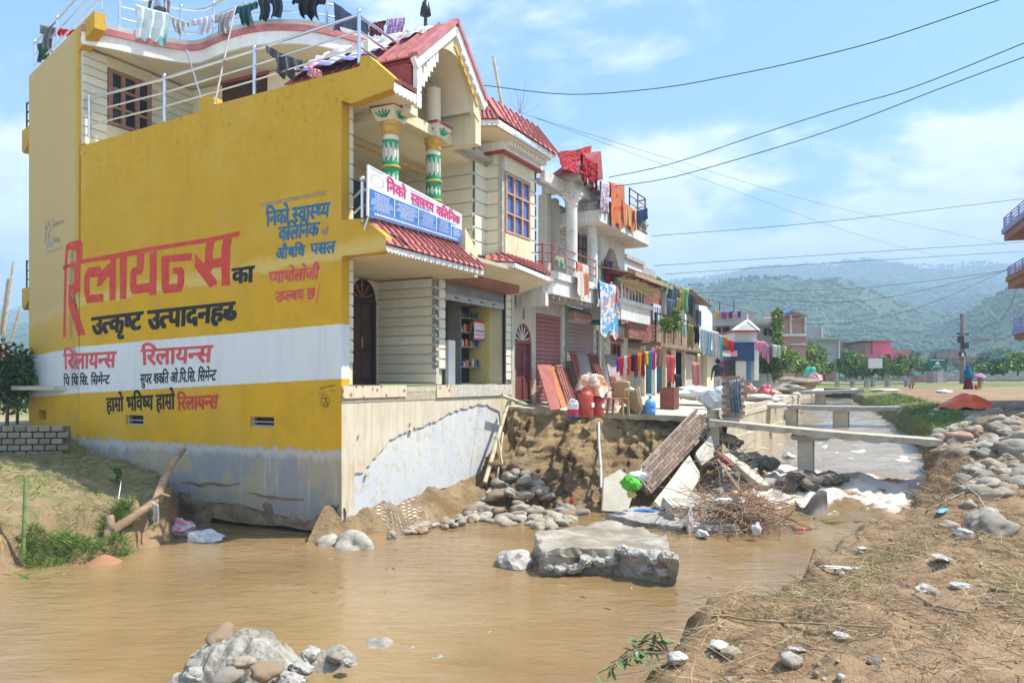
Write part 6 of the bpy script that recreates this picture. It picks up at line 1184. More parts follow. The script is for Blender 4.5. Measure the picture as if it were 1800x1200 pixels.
# --- concrete blocks in the water
def chunk(name, label, quadpx, z0, h, mt, seed, amp=.10, sub=5, cat='rubble', zt=None, parts=()):
    """broken slab: plan quad from pixels on plane z0+h, dropped to z0"""
    P = [on_z(a, b, z0 + h) for a, b in quadpx]; bm = bmesh.new(); vs_ = [bm.verts.new(p) for p in P] + [bm.verts.new(p - Vector((0, 0, h))) for p in P]
    n = len(P); bm.faces.new(vs_[:n]); bm.faces.new(vs_[n:][::-1]); [bm.faces.new((vs_[k], vs_[n + k], vs_[n + (k + 1) % n], vs_[(k + 1) % n])) for k in range(n)]
    bmesh.ops.triangulate(bm, faces=bm.faces); bmesh.ops.subdivide_edges(bm, edges=bm.edges, cuts=sub * 3, use_grid_fill=True); bmesh.ops.recalc_face_normals(bm, faces=bm.faces); bm.normal_update()
    for v in bm.verts:
        o = v.co * 2.1 + Vector((seed * 5.1, 0, 0)); r = mnoise.fractal(o, 1, 2, 5); edge = .35 if (abs(v.normal.z) > .9 and zt is None) else 1
        r2 = mnoise.fractal(o * 4.3, 1, 2, 4); v.co += v.normal * amp * (r * edge + .35 * r2 * max(edge, .5)); v.co.z += -.5 * amp * max(0, mnoise.noise(o * 1.3)) * (1 if v.normal.z > .5 else 0)
    c = sum(P, Vector()) / n - Vector((0, 0, h)); me = bpy.data.meshes.new(name)
    for v in bm.verts: v.co -= c
    bm.to_mesh(me); bm.free(); me.materials.append(mt); return tag(place(bpy.data.objects.new(name, me), Matrix.Translation(c)), label, cat)
WETC = mat('wet_concrete', (.20, .165, .115), (.36, .32, .255), .8, 1.6, 1.0, 14, dirt=.7, dirtcol=(.47, .42, .345)); chunk('concrete_block', 'large broken block of stone masonry lying in the middle of the water', [(940, 935), (1085, 912), (1165, 945), (1190, 985), (1080, 965), (950, 968)], ZB - .3, .68, WETC, 3, .11)
for k, (px, py, s) in enumerate(((966, 988, .10), (985, 985, .12), (1008, 978, .14), (1030, 975, .13), (1052, 972, .12), (1075, 965, .14), (1100, 958, .16), (1125, 962, .17), (1150, 958, .16), (1172, 968, .13), (1140, 985, .13), (1165, 985, .12))): put_rock(RA[k % 6], at(px, py + 10 + (k % 3) * 5, float(np.interp(px, [950, 1080, 1190], [12.02, 12.12, 11.38]))), s * .9, 'masonry_stone', 'whitish mortared stone on the front face of the large broken masonry block', 'stone', 'mortared stones of the broken masonry block')
put_rock(RA[4], at(905, 990, 12.8), .3, 'grey_rock', 'dark grey rock left of the large masonry block in the water', 'stone', None, .2, .1)
DK = mat('dark_slab', (.25, .23, .20), (.38, .36, .33), .85, 1.5, .6, 12); chunk('broken_slab', 'long dark broken slab behind the masonry block', [(1065, 905), (1110, 892), (1205, 898), (1200, 925), (1120, 915)], ZB - .2, .34, DK, 7, .08)
chunk('broken_slab', 'pale tilted concrete slab at the foot of the leaning brick wall', [(1160, 868), (1235, 838), (1265, 860), (1250, 885), (1185, 893)], ZB - .1, .50, RUBM, 8, .10)
chunk('plaster_slab', 'pale grey rubble slab under the root tangle', [(1180, 880), (1280, 862), (1330, 895), (1290, 925), (1210, 925)], ZB - .2, .36, RUBM, 12, .16)
def plate(name, label, pts, th, mt, cat='slab', Ys=None, seed=0):
    """thick irregular plate through given street points"""
    n_ = (pts[1] - pts[0]).cross(pts[2] - pts[0]).normalized(); pts = [p - n_ * n_.dot(p - pts[0]) for p in pts]; rr_ = random.Random(int(pts[0].x * 99)); pts = [pts[j].lerp(pts[(j + 1) % len(pts)], f) + (pts[j] - pts[(j + 2) % len(pts)]) * rr_.uniform(-.03, .03) for j in range(len(pts)) for f in (0, .3, .55, .8)]; m = MB(); a = m.pts(pts); b = m.pts([p + n_ * th for p in pts]); m.face(a[::-1]); m.face(b); k = len(pts)
    for j in range(k): m.face((a[j], a[(j + 1) % k], b[(j + 1) % k], b[j]))
    return m.build(name, mt, None, label=label, cat=cat)
PALE = mat('pale_plaster', (.52, .46, .35), (.62, .57, .47), .9, 1.5, .4, 15, dirt=.4, dirtcol=(.3, .22, .13))
plate('plaster_sheet', 'cream sheet of wall plaster standing against the soil left of the brick wall', [at(a, b, y) for a, b, y in ((1058, 898, 17.4), (1062, 840, 17.7), (1090, 824, 17.9), (1120, 845, 17.8), (1115, 895, 17.3))], .08, PALE)
plate('plaster_sheet', 'large cream plaster slab propped under the leaning brick wall', [at(a, b, y) for a, b, y in ((1150, 880, 17.2), (1212, 800, 18.3), (1232, 835, 18.0), (1215, 868, 17.4), (1170, 890, 17.0))], .10, PALE)
plate('plaster_sheet', 'cream plaster slab right of the leaning brick wall', [at(a, b, y) for a, b, y in ((1222, 795, 18.6), (1250, 765, 18.9), (1258, 800, 18.6), (1235, 815, 18.4))], .10, PALE)
# foreground rubble mound
def mound(name, label, c, ax, ay, h, seed, mt, rz=0):
    bm = bmesh.new(); bmesh.ops.create_grid(bm, x_segments=90, y_segments=70, size=1)
    for v in bm.verts:
        x, y = v.co.x, v.co.y; r = math.hypot(x, y); q = Vector((x * ax * 2.4 + seed, y * ay * 2.4, 0)); n = mnoise.fractal(q, 1, 2, 6); n2 = abs(mnoise.noise(q * 2.3)); v.co = Vector((x * ax, y * ay, h * (max(0, 1.05 - r ** 2.2) + .26 * n - .30 * n2 + .06 * mnoise.fractal(q * 5, 1, 2, 3)) - .05))
    me = bpy.data.meshes.new(name); bm.to_mesh(me); bm.free(); me.materials.append(mt); return tag(place(bpy.data.objects.new(name, me), Matrix.Translation(c) @ Matrix.Rotation(rz, 4, 'Z')), label, 'rubble')
gm = mat('gravel_concrete', (.19, .165, .125), (.38, .35, .295), .9, 6, 1.0, 30, dirt=.6, dirtcol=(.16, .13, .09))
c1 = on_z(430, 1168, ZB + .1); mound('rubble_mound', 'lumpy grey mound of broken concrete in the near water', c1, .50, .62, .34, 3, gm, .2); c2 = on_z(575, 1165, ZB); mound('rubble_mound', 'low pale lump of rubble right of the near concrete mound', c2, .30, .36, .2, 9, gm, 1.0); mound('rubble_mound', 'flat dark rubble just breaking the water surface', on_z(668, 1130, ZB), .28, .22, .09, 5, gm, .4)
for k, (px, py, s) in enumerate(((355, 1150, .10), (350, 1172, .12), (372, 1140, .12), (388, 1120, .13), (345, 1185, .09), (500, 1170, .10), (530, 1175, .11), (470, 1180, .12), (455, 1140, .10), (425, 1165, .09), (545, 1150, .10), (590, 1155, .09), (610, 1165, .07), (400, 1190, .1), (510, 1195, .12))): put_rock((RM if k % 2 else RA)[k % 6], on_z(px, py, ZB + (.30 if 385 < px < 490 else .12)), s, 'stone', 'cobble embedded in the near concrete rubble mound', 'stone', 'cobbles in the near rubble mound')
for (px, py, lab) in ((770, 1155, 'low wet silt hump with a green sprig in the near water'), (720, 1140, 'low stony hump near the dark rubble in the water')): mound('silt_hump', lab, on_z(px, py, ZB - .02), .25, .12, .07, px, gm)

# --- leaning brick wall: every brick a part
def brick_panel(root, org, ex, ey, en, cols, rows, bw, bh, bd, outline, mt, jit=.004):
    me = mesh_from('brick', *(lambda m: (m.v, m.f))(MB().box((.006, 0, .006), (bw - .006, bd, bh - .006))), mt)
    for r in range(rows):
        for c in range(-1, cols):
            x = (c + (.5 if r % 2 else 0)) * bw; z = r * bh
            if not outline(x + bw / 2, z + bh / 2): continue
            o = org + ex * x + ey * z - en * random.uniform(0, jit * 3); inst('brick', me, Matrix(((ex.x, en.x, ey.x, o.x), (ex.y, en.y, ey.y, o.y), (ex.z, en.z, ey.z, o.z), (0, 0, 0, 1))), root)
BR1 = mat('mortared_brick', (.24, .14, .10), (.34, .28, .21), .92, 3, .6, 30, rnd=.4, dirt=.85, dirtcol=(.42, .37, .28))
a_, b_, c_ = at(1145, 868, 17.9), at(1258, 745, 19.4), at(1140, 800, 18.3)
ex_ = (b_ - a_); LX = ex_.length; ex_.normalize(); ey_ = (c_ - a_); ey_ = (ey_ - ex_ * ey_.dot(ex_)); LY = ey_.length * 1.0; ey_.normalize(); en_ = ex_.cross(ey_); en_ = en_ if en_.dot(a_ - W2S((0, 0, 0))) > 0 else -en_
bw_ = thing('leaning_brick_wall', 'collapsed brick wall leaning diagonally against the street slab', 'wall', a_)
def ol(x, z): return 0 <= z <= LY and -.05 + .25 * math.sin(z * 9) * .3 <= x <= LX - .1 + .12 * math.sin(z * 23) and not (x < .35 and z > LY * .8) and not (x > LX - .3 and z < .2)
MBp = MB(); i = MBp.pts([a_ + ex_ * x + ey_ * z + en_ * d for d in (.025, .20) for x, z in ((.05, .02), (LX - .18, .02), (LX - .2, LY - .05), (.35, LY - .05), (.05, LY * .75))]); MBp.face(i[:5]); MBp.face(i[5:][::-1]); [MBp.face((i[k], i[(k + 1) % 5], i[5 + (k + 1) % 5], i[5 + k])) for k in range(5)]; MBp.build('mortar_core', mat('mortar', (.42, .38, .30), (.5, .47, .4), .95, 5, .5), bw_)
brick_panel(bw_, a_, ex_, ey_, en_, int(LX / .235) + 1, int(LY / .075), .235, .075, .21, ol, BR1)
# brick gate pier with jeans thrown over it
pb_ = on_z(1288, 733, -.93); pr_ = thing('brick_pier', 'old brick gate pier at the end of the first footbridge', 'pillar', pb_)
pc = pb_ + Vector((0, 0, 0)); ph = 1.05; MB().box((pc.x - .21, pc.y - .21, pc.z - .1), (pc.x + .21, pc.y + .21, pc.z + ph - .02)).build('mortar_core', MATS['mortar'], pr_)
for (ex1, en1, o1) in ((Vector((1, 0, 0)), Vector((0, 1, 0)), Vector((pc.x - .235, pc.y - .235, pc.z))), (Vector((0, -1, 0)), Vector((1, 0, 0)), Vector((pc.x - .235, pc.y + .235, pc.z)))): brick_panel(pr_, o1, ex1, Vector((0, 0, 1)), en1, 2, 13, .235, .08, .03, lambda x, z: 0 < x < .48, BR1)
# --- footbridges
def bridge(label, L, Rr, zL, zR_, wd, th, piers, Yc=None, mt=mat('weathered_deck', (.36, .31, .22), (.50, .45, .35), .9, 4, 1.0, 18, dirt=.85, dirtcol=(.20, .16, .10))):
    A, B = L, Rr; t = thing('footbridge', label, 'bridge', A); d = (B - A).normalized(); s = Vector((-d.y, d.x, 0)).normalized() * wd / 2; n = 30; m = MB(); rng = random.Random(int(A.x * 100)); rings = []
    for k in range(n + 1):
        p = A.lerp(B, k / n) + Vector((0, 0, -.03 * math.sin(math.pi * k / n))); j = [rng.uniform(-.035, .035) for _ in range(4)]; rings.append(m.pts([p - s * (1 + j[0]), p + s * (1 + j[1]), p + s * (1 + j[2]) * .97 - Vector((0, 0, th + j[3])), p - s * .97 - Vector((0, 0, th + j[2]))]))
    for a, b in zip(rings, rings[1:]): [m.face((a[q], a[(q + 1) % 4], b[(q + 1) % 4], b[q])) for q in range(4)]
    m.face(rings[0]); m.face(rings[-1][::-1]); m.build('deck', mt, t)
    for f, w_, zb, cap in piers:
        p = A.lerp(B, f); q = MB().box((p.x - w_ * .6, p.y - w_ / 2, zb), (p.x + w_ * .6, p.y + w_ / 2, p.z - th + .02)).build('pier', CONCT, t, bevel=.02)
        if cap: MB().box((p.x - .38, p.y - w_ * 1.6, p.z - th - .14), (p.x + .38, p.y + w_ * .9, p.z - th + .01)).build('pier_cap', RUBM, t, bevel=.05)
    return t
br1 = bridge('tan concrete footbridge with one cracked pier nearest across the rapids', on_z(1248, 736, -.96), on_z(1650, 771, -1.34), 0, 0, 1.0, .15, ((.02, .32, -2.6, False), (.44, .34, -2.6, True)))
br2 = bridge('middle grey footbridge over the channel', at(1386, 711, 31), at(1582, 714, 30), 0, 0, 1.0, .16, ((.02, .5, -2.0, False), (.48, .55, -2.0, False)), mt=CONC)
br3 = bridge('farthest flat footbridge before the culvert', at(1365, 687, 44), at(1510, 684, 44), 0, 0, 1.2, .18, ((.1, .7, -1.6, False), (.53, .5, -1.5, False)), mt=CONC)
for k, (px, py, s) in enumerate(((1400, 835, .22), (1420, 845, .26), (1445, 842, .24), (1385, 845, .18), (1462, 838, .18), (1480, 842, .14))): put_rock(RD[k % 6], at(px, py, 18.2), s, 'pier_rock', 'dark wet rubble piled around the foot of the nearest bridge pier', 'rubble', 'rubble around the bridge pier')
for k, (px, py, s, Y) in enumerate(((1325, 802, .2, 19.5), (1330, 812, .18, 19.2), (1345, 808, .16, 19.4), (1318, 818, .16, 19), (1350, 815, .22, 19), (1285, 800, .2, 19), (1278, 770, .2, 19.3), (1290, 780, .18, 19.2), (1300, 805, .2, 18.8), (1310, 830, .2, 18), (1290, 840, .22, 17.8), (1320, 845, .18, 17.6), (1345, 850, .2, 17.4), (1385, 801, .12, 21))): put_rock((RD if k % 3 else RM)[k % 6], at(px, py, Y), s, 'rubble_stone', 'rough stone tumbled at the foot of the canal wall near the first bridge', 'stone', 'stones at the foot of the canal wall')
for lab, pts, w_ in (('long pale concrete beam sloping from the bridge end into the water', [(1275, 800, 18.6), (1345, 858, 17.0)], .22), ('rusty brown plank lying on the rubble by the bridge', [(1258, 795, 18.5), (1292, 822, 18.0)], .16), ('weathered pole leaning in the rubble below the bridge', [(1262, 808, 18.2), (1308, 872, 16.9)], .07), ('short broken beam in the rubble under the brick wall', [(1300, 812, 18.7), (1338, 845, 17.8)], .14)):
    tag(MB().bar(at(*pts[0]), at(*pts[1]), w_, w_ * .7).build('debris_beam', MWOOD if 'rusty' in lab else (CONCT if 'concrete' in lab or 'beam' in lab else PLK), None, bevel=.015), lab, 'beam')
# tangle of roots and litter
def tangle(n, fn, r0, seed, ln=(.3, .9), mt=None, name='root_tangle', label='', cat='roots', seg=5, droop=.3):
    rg = random.Random(seed); m = MB()
    for _ in range(n):
        p = fn(rg); d = Vector((rg.uniform(-1, 1), rg.uniform(-1, 1), rg.uniform(-.2, .6))).normalized(); L = rg.uniform(*ln); pts = [p]
        for k in range(seg): d = (d + Vector((rg.uniform(-1, 1), rg.uniform(-1, 1), rg.uniform(-1, 1) - droop)) * .35).normalized(); pts.append(pts[-1] + d * L / seg)
        r = r0 * rg.uniform(.5, 1.5); m.tube(pts, [r * (1 - .6 * k / seg) for k in range(seg + 1)], 4, cap=False)
    return tag(m.build(name, mt, None, smooth=True, fixn=False), label, cat, kind='stuff')
ROOT = mat('reddish_root', (.26, .13, .07), (.38, .22, .13), .8, 5); TWIG = mat('grey_twig', (.28, .22, .15), (.40, .33, .24), .85, 5)
tangle(330, lambda r: at(r.gauss(1300, 32), r.gauss(905, 17), r.uniform(15.2, 16.6)), .011, 4, (.5, 1.3), ROOT, label='tangle of reddish roots and wire piled on the rubble in midstream')
tangle(220, lambda r: at(r.uniform(1185, 1380), r.uniform(885, 938), r.uniform(14.9, 16.2)), .008, 5, (.3, .9), TWIG, 'twig_litter', 'grey twigs and flood litter caught around the midstream rubble', 'twigs')
tangle(60, lambda r: at(r.uniform(1245, 1300), r.uniform(780, 860), r.uniform(17.5, 18.6)), .009, 6, (.3, .9), TWIG, 'twig_litter', 'dry twigs hanging over the rubble beside the brick wall', 'twigs')
def crumple(name, label, p, sz, mt, seed, cat='litter', flat=.5, n=14):
    bm = bmesh.new(); bmesh.ops.create_icosphere(bm, subdivisions=3, radius=1)
    for v in bm.verts:
        q = v.co * 1.5 + Vector((seed * 3.7, 0, 0)); v.co *= 1 + .45 * mnoise.noise(q) + .25 * abs(mnoise.noise(q * 3)) - .1; v.co = Vector((v.co.x * sz[0], v.co.y * sz[1], v.co.z * sz[2]))
    me = bpy.data.meshes.new(name); bm.to_mesh(me); bm.free(); me.materials.append(mt); return tag(place(bpy.data.objects.new(name, me), Matrix.Translation(p) @ Matrix.Rotation(seed, 4, 'Z')), label, cat)
def plas(nm, c): return mat('plastic_' + nm, c, tuple(x * .8 for x in c), .35, 4, .3, 20)
crumple('green_bag', 'bright green plastic bag caught at the foot of the leaning brick wall', at(1108, 850, 17.0), (.26, .18, .16), plas('green', (.10, .50, .04)), 1, 'bag'); crumple('white_bag', 'white and grey bag above the green plastic bag', at(1122, 836, 17.3), (.22, .12, .10), plas('white', (.7, .7, .7)), 2, 'bag'); crumple('yellow_bag', 'small yellow bag under the green plastic bag', at(1110, 868, 16.9), (.11, .09, .10), plas('yellow', (.58, .45, .12)), 3, 'bag')
for k, (px, py, Y, sz, c, lab, cat) in enumerate(((1135, 897, 15.8, (.25, .06, .03), (.04, .2, .55), 'blue plastic strip on the dark slab', 'litter'), (1213, 915, 15.2, (.10, .05, .26), (.68, .55, .55), 'pinkish white rag hanging on the rubble', 'rag'), (1235, 938, 14.8, (.16, .1, .08), (.6, .6, .58), 'whitish broken pipe end in the rubble', 'pipe'), (1330, 930, 14.6, (.10, .06, .12), (.62, .64, .66), 'white cup shaped litter at the right end of the tangle', 'litter'), (1270, 880, 15.6, (.3, .15, .06), (.7, .7, .68), 'white crumpled sheet on top of the rubble', 'litter'), (1300, 880, 15.8, (.16, .1, .07), (.65, .5, .6), 'pale pink plastic scrap above the root tangle', 'litter'), (1408, 929, 15.2, (.1, .05, .03), (.75, .1, .12), 'red and yellow scrap floating right of the tangle', 'litter'), (1005, 880, 16.6, (.05, .05, .08), (.5, .04, .05), 'small red rag lying on the washed-out soil', 'rag'), (1385, 803, 19.6, (.3, .15, .1), (.6, .58, .55), 'cluster of white litter stranded under the first bridge', 'litter'))): crumple('litter_scrap', lab, at(px, py, Y), sz, plas('c%d' % k, c), k + 5, cat)
# curled grey sheet and leaves in the rapids
cs = MB(); c0 = at(1425, 905, 15.6)
cs.grid(lambda a, b: c0 + Vector((.05 * math.sin(b * 5), -.30 + .62 * a, .02)) + Vector((.22 * math.cos(a * 5.2 + 1.0) , .0, .38 * b * (1 - .6 * abs(a - .45)) + .20 * math.sin(a * 5.2 + 1) * b)), 18, 8); tag(cs.build('curled_sheet', mat('grey_felt', (.20, .18, .16), (.30, .28, .25), .8, 3), None, smooth=True, fixn=False), 'curled grey rubber sheet stranded in front of the rapids', 'sheet')
for k, (px, py, c, lab) in enumerate(((1448, 903, (.05, .25, .5), 'blue bottle end beside the curled sheet'), (1492, 903, (.06, .3, .6), 'light blue plastic cup among leaves in the water'), (1548, 895, (.5, .5, .5), 'white and black wrapper at the right water edge'), (1412, 912, (.03, .03, .03), 'black rag under the curled sheet'))): crumple('litter_scrap', lab, on_z(px, py, ZB + .03), (.1, .07, .06), plas('d%d' % k, c), k + 30, 'litter')
# crumbled litter on the right bank
for k, (px, py, sz, c, lab) in enumerate(((1657, 901, (.20, .06, .02), (.16, .42, .66), 'sky blue plastic sheet on the straw bank'), (1692, 942, (.13, .09, .06), (.5, .48, .42), 'crumpled white bag beside the long grey boulder'), (1488, 1003, (.28, .05, .015), (.62, .60, .55), 'long strip of grey plastic on the bank'), (1622, 1040, (.09, .05, .03), (.46, .43, .38), 'white scrap on the bare mud'), (1480, 1122, (.08, .06, .012), (.58, .52, .44), 'flat square of cardboard on the dry grass'), (1400, 1148, (.06, .03, .012), (.52, .5, .47), 'small white wrapper on the straw'), (1515, 968, (.06, .04, .02), (.48, .46, .42), 'white plastic scrap at the upper bank edge'), (1655, 985, (.12, .06, .02), (.46, .42, .34), 'cream bag half buried in straw'), (1690, 1035, (.08, .05, .02), (.55, .55, .53), 'pale scrap near the right edge of the mud'), (1190, 1165, (.07, .06, .04), (.42, .39, .33), 'dirty white bundle at the foot of the leafy branch'), (1265, 1140, (.09, .07, .02), (.5, .46, .38), 'flat tan sheet at the bank edge'))): crumple('litter_scrap', lab, on_ground(px, py) + Vector((0, 0, .03)), sz, plas('e%d' % k, c), k + 50, 'litter')
cp_ = on_z(1512, 1196, -1.98); MB().lathe(cp_, [(.034, 0), (.046, .10), (.050, .105), (.05, .11)], 16).build('plastic_cup', mat('tan_cup', (.42, .32, .18), (.5, .4, .25), .5, 3), None, smooth='auto', label='upturned tan plastic cup in the crumbled shelf at the bottom', cat='cup')
# orange tarpaulin over a heap
tp = on_ground(1700, 718); m = MB()
def tarp(a, b):
    x = (a - .5) * 2; y = (b - .5) * 2; h = max(0, 1 - (x * x + y * y) ** .8) * .42 + .05 * mnoise.noise(Vector((x * 3, y * 3, 1))) + .02; return tp + Vector((x * .62 + y * .05 + .04 * math.sin(y * 9), y * .9 + .05 * math.sin(x * 8), h * 1.25 + .03 * math.sin(x * 11 + y * 6)))
m.grid(tarp, 30, 30); tag(m.build('orange_tarpaulin', mat('orange_sheet', (.70, .10, .03), (.78, .15, .05), .4, 3, .3, 12), None, smooth=True, fixn=False), 'bright orange tarpaulin covering a low heap beside the boulders', 'tarpaulin')
for k, (px, py, sz, c, lab) in enumerate(((1645, 722, (.14, .14, .07), (.5, .5, .48), 'white and green litter left of the orange tarpaulin'), (1640, 732, (.2, .2, .08), (.36, .28, .2), 'brown dirt clod left of the orange tarpaulin'))): crumple('litter_scrap', lab, on_ground(px, py) + Vector((0, 0, .03)), sz, plas('f%d' % k, c), k + 80, 'litter')

# --- things on the street slab
def PVz(px, py): 
    z = -.8
    for _ in range(6): q = on_z(px, py, z); z = pave_z(q.x, q.y)
    return on_z(px, py, z)
def lean_board(name, label, pts, th, mt, frames=0, cat='panel', group=None):
    """board with four corners given as pixel + v plane (top leans to the wall)"""
    (x0, y0), (x1, y1), (x2, y2), (x3, y3) = pts; b0 = PVz(x0, y0); b1 = PVz(x1, y1); dv = max(.25, (.1 - b0.y) * .8)
    t0 = on_v(x3, y3, b0.y + dv); t1 = on_v(x2, y2, b1.y + dv); t = thing(name, label, cat, b0, group); n_ = (b1 - b0).cross(t0 - b0).normalized(); n_ = n_ if n_.y < 0 else -n_
    m = MB(); P = [b0, b1, t1, t0]; a = m.pts(P); b = m.pts([p + n_ * th for p in P]); m.face(a[::-1]); m.face(b); [m.face((a[j], a[(j + 1) % 4], b[(j + 1) % 4], b[j])) for j in range(4)]; m.build('panel', mt, t)
    for k in range(frames): f = (k + .5) / frames; MB().bar((b0.lerp(b1, f)) + n_ * (th + .012), t0.lerp(t1, f) + n_ * (th + .012), .05, .03, n_).build('stile', MWOOD, t)
    for f in ((.04, .96) if frames else ()): MB().bar(b0.lerp(t0, f) + n_ * (th + .03), b1.lerp(t1, f) + n_ * (th + .03), .06, .03, n_).build('rail', MWOOD, t)
    return t
PNL = mat('red_brown_panel', (.26, .075, .05), (.32, .11, .08), .55, 2, .1, dirt=.3, dirtcol=(.16, .09, .07)); PNG = mat('grey_brown_panel', (.24, .19, .17), (.30, .25, .22), .7, 2, .1); ORW = mat('orange_wood', (.42, .14, .05), (.48, .19, .08), .55, 3)
lean_board('door_panel', 'wide red brown board leaning first from the clinic', [(966, 722), (984, 720), (968, 642), (943, 642)], .03, PNL); lean_board('door_panel', 'narrow orange brown board behind the wide red board', [(986, 718), (996, 716), (974, 645), (964, 644)], .03, ORW)
lean_board('door_frame', 'slatted maroon door frame leaning right of the orange board', [(997, 716), (1008, 716), (986, 643), (975, 644)], .03, MWOOD, 3); lean_board('door_frame', 'dark maroon shutter leaf with vertical slats behind the blanket', [(1008, 712), (1016, 710), (998, 645), (985, 645)], .03, MWOOD, 3); lean_board('door_frame', 'tall narrow window frame leaning against the mauve shutter', [(1024, 711), (1034, 711), (1011, 620), (1000, 618)], .03, MWOOD, 2)
lean_board('door_panel', 'grey brown panel leaning on the mauve shutter', [(1032, 711), (1050, 710), (1034, 625), (1013, 624)], .03, PNG); lean_board('door_frame', 'bundle of long maroon frames leaning beside the grey panel', [(1056, 710), (1072, 709), (1048, 624), (1031, 623)], .04, MWOOD, 5); lean_board('door_panel', 'tall grey brown door leaning at the stone wall', [(1080, 709), (1098, 708), (1084, 624), (1062, 623)], .03, PNG); lean_board('door_frame', 'short stack of slats in front of the tall grey door', [(1084, 714), (1097, 713), (1078, 656), (1068, 655)], .04, MWOOD, 3)
# gas cylinders with a blanket over them, bucket
def cylinder(label, px, py, r, h, mt):
    p = PVz(px, py); t = thing('gas_cylinder', label, 'gas cylinder', p); MB().lathe(p, [(r * .9, .0), (r, .05), (r, h * .72), (r * .85, h * .82), (r * .5, h * .9), (r * .3, h * .92)], 20).build('body', mt, t, smooth='auto'); MB().lathe(p + Vector((0, 0, -.002)), [(r * .8, 0), (r * .8, .04), (r * .78, .04)], 16).build('foot_ring', DSTEEL, t); MB().lathe(p + Vector((0, 0, h * .9)), [(r * .5, 0), (r * .5, h * .12), (r * .46, h * .12)], 16).build('collar', mt, t)
    MB().box((p.x - .07, p.y - r - .006, p.z + h * .35), (p.x + .07, p.y - r * .9, p.z + h * .5)).build('white_mark', WHITEP, t); return p
GAS = mat('red_gas_steel', (.42, .05, .03), (.48, .09, .06), .45, 3, dirt=.2, dirtcol=(.25, .1, .08)); cylinder('red gas cylinder under the blanket beside the paint bucket', 1030, 733, .17, .66, GAS); cylinder('dull red gas cylinder half hidden behind the first cylinder', 1049, 732, .16, .6, GAS)
p = PVz(1007, 733); t = thing('paint_bucket', 'white and red paint bucket at the slab edge', 'bucket', p); MB().lathe(p, [(.11, 0), (.135, .29), (.14, .30), (.125, .30)], 18).build('body', WHITEP, t, smooth='auto'); MB().lathe(p + Vector((0, 0, .05)), [(.117, 0), (.130, .13), (.12, .13)], 18).build('red_label', mat('red_label', (.5, .03, .06), None, .5), t, smooth='auto'); MB().lathe(p + Vector((0, 0, -.001)), [(.113, 0), (.118, .05), (.1, .05)], 18).build('blue_band', mat('blue_label', (.05, .1, .4), None, .5), t, smooth='auto'); crumple('bucket_rag', 'pale crumpled rag on top of the paint bucket', p + Vector((0, 0, .33)), (.12, .11, .08), plas('grey', (.6, .6, .6)), 9, 'rag')
pc_ = PVz(1036, 731); bm_ = MB()
def drape(a, b):
    th = a * 2 * math.pi; r = .12 + .30 * b + .05 * math.sin(th * 5 + 1) * b; z = .98 - .10 * b - (.42 + .10 * math.sin(th * 2)) * max(0, b - .45) ** 1.1 * 1.6 + .03 * math.sin(th * 7) * b; return pc_ + Vector((r * math.cos(th) * 1.0, r * math.sin(th) * 1.0 - .05, z))
bm_.grid(drape, 48, 16); tag(bm_.build('draped_blanket', custom('rust_white_print', lambda g, bs, vec: g.put(bs.inputs['Base Color'], g.mix(g.ramp(g.noise(vec, 4.5, 3, .5, 1.0), .47, .53), (.55, .48, .40), (.40, .16, .08))), .9), None, smooth=True, fixn=False), 'rust and white printed blanket draped over the gas cylinders', 'blanket')
crumple('clothes_bundle', 'dark green and maroon clothes bundled beside the blanket', PVz(1048, 730) + Vector((0, -.05, .42)), (.2, .12, .24), mat('bundle_cloth', (.03, .09, .08), (.22, .05, .04), .9, 6), 4, 'clothes')
# plastic chair
cpt = PVz(1086, 732); ch = thing('plastic_chair', 'brown moulded plastic chair facing away at the slab edge', 'chair', cpt); CHM = mat('brown_plastic', (.34, .19, .08), (.40, .24, .11), .45, 3)
for sx_ in (-1, 1):
    for sy_ in (-1, 1): MB().bar(cpt + Vector((.21 * sx_, .2 * sy_, 0)), cpt + Vector((.18 * sx_, .17 * sy_, .42)), .05).build('leg', CHM, ch)
MB().box((cpt.x - .22, cpt.y - .21, cpt.z + .41), (cpt.x + .22, cpt.y + .21, cpt.z + .44)).build('seat', CHM, ch, bevel=.015)
m = MB(); m.grid(lambda a, b: cpt + Vector((.19 + .10 * b + .0 * a, -.21 + .42 * a, .44 + .42 * b - .05 * (2 * a - 1) ** 2 * b)), 8, 6); o = m.build('backrest', CHM, ch, smooth=True, fixn=False); o.modifiers.new('thick', 'SOLIDIFY').thickness = .025
for s_ in (-1, 1): MB().tube([cpt + Vector((-.18, .22 * s_, .42)), cpt + Vector((-.19, .23 * s_, .63)), cpt + Vector((.2, .23 * s_, .66))], .022, 8).build('armrest', CHM, ch, smooth='auto')
# wicker basket, sacks, water jug and bucket
bp = PVz(1122, 727); bk = thing('wicker_basket', 'conical bamboo carrying basket tipped on the slab', 'basket', bp); mx = Matrix.Translation(bp + Vector((0, 0, .05))) @ Matrix.Rotation(-.35, 4, 'X') @ Matrix.Rotation(-.25, 4, 'Y')
WICK = mat('wicker', (.36, .25, .12), (.46, .34, .18), .85, 9, .4, 30, rnd=.15)
for k in range(11):
    z = k * .055; r = .13 + .014 * k; m = MB().lathe((0, 0, z), [(r, 0), (r + .012, .02), (r + .008, .05), (r - .012, .05), (r - .012, 0)], 18); m.v = [mx @ v for v in m.v]; m.build('woven_band', WICK, bk, smooth='auto')
m = MB()
for k in range(14): a = 2 * math.pi * k / 14; m = MB().bar((.14 * math.cos(a), .14 * math.sin(a), 0), (.295 * math.cos(a), .295 * math.sin(a), .61), .02, .008); m.v = [mx @ v for v in m.v]; m.build('rib', WICK, bk)
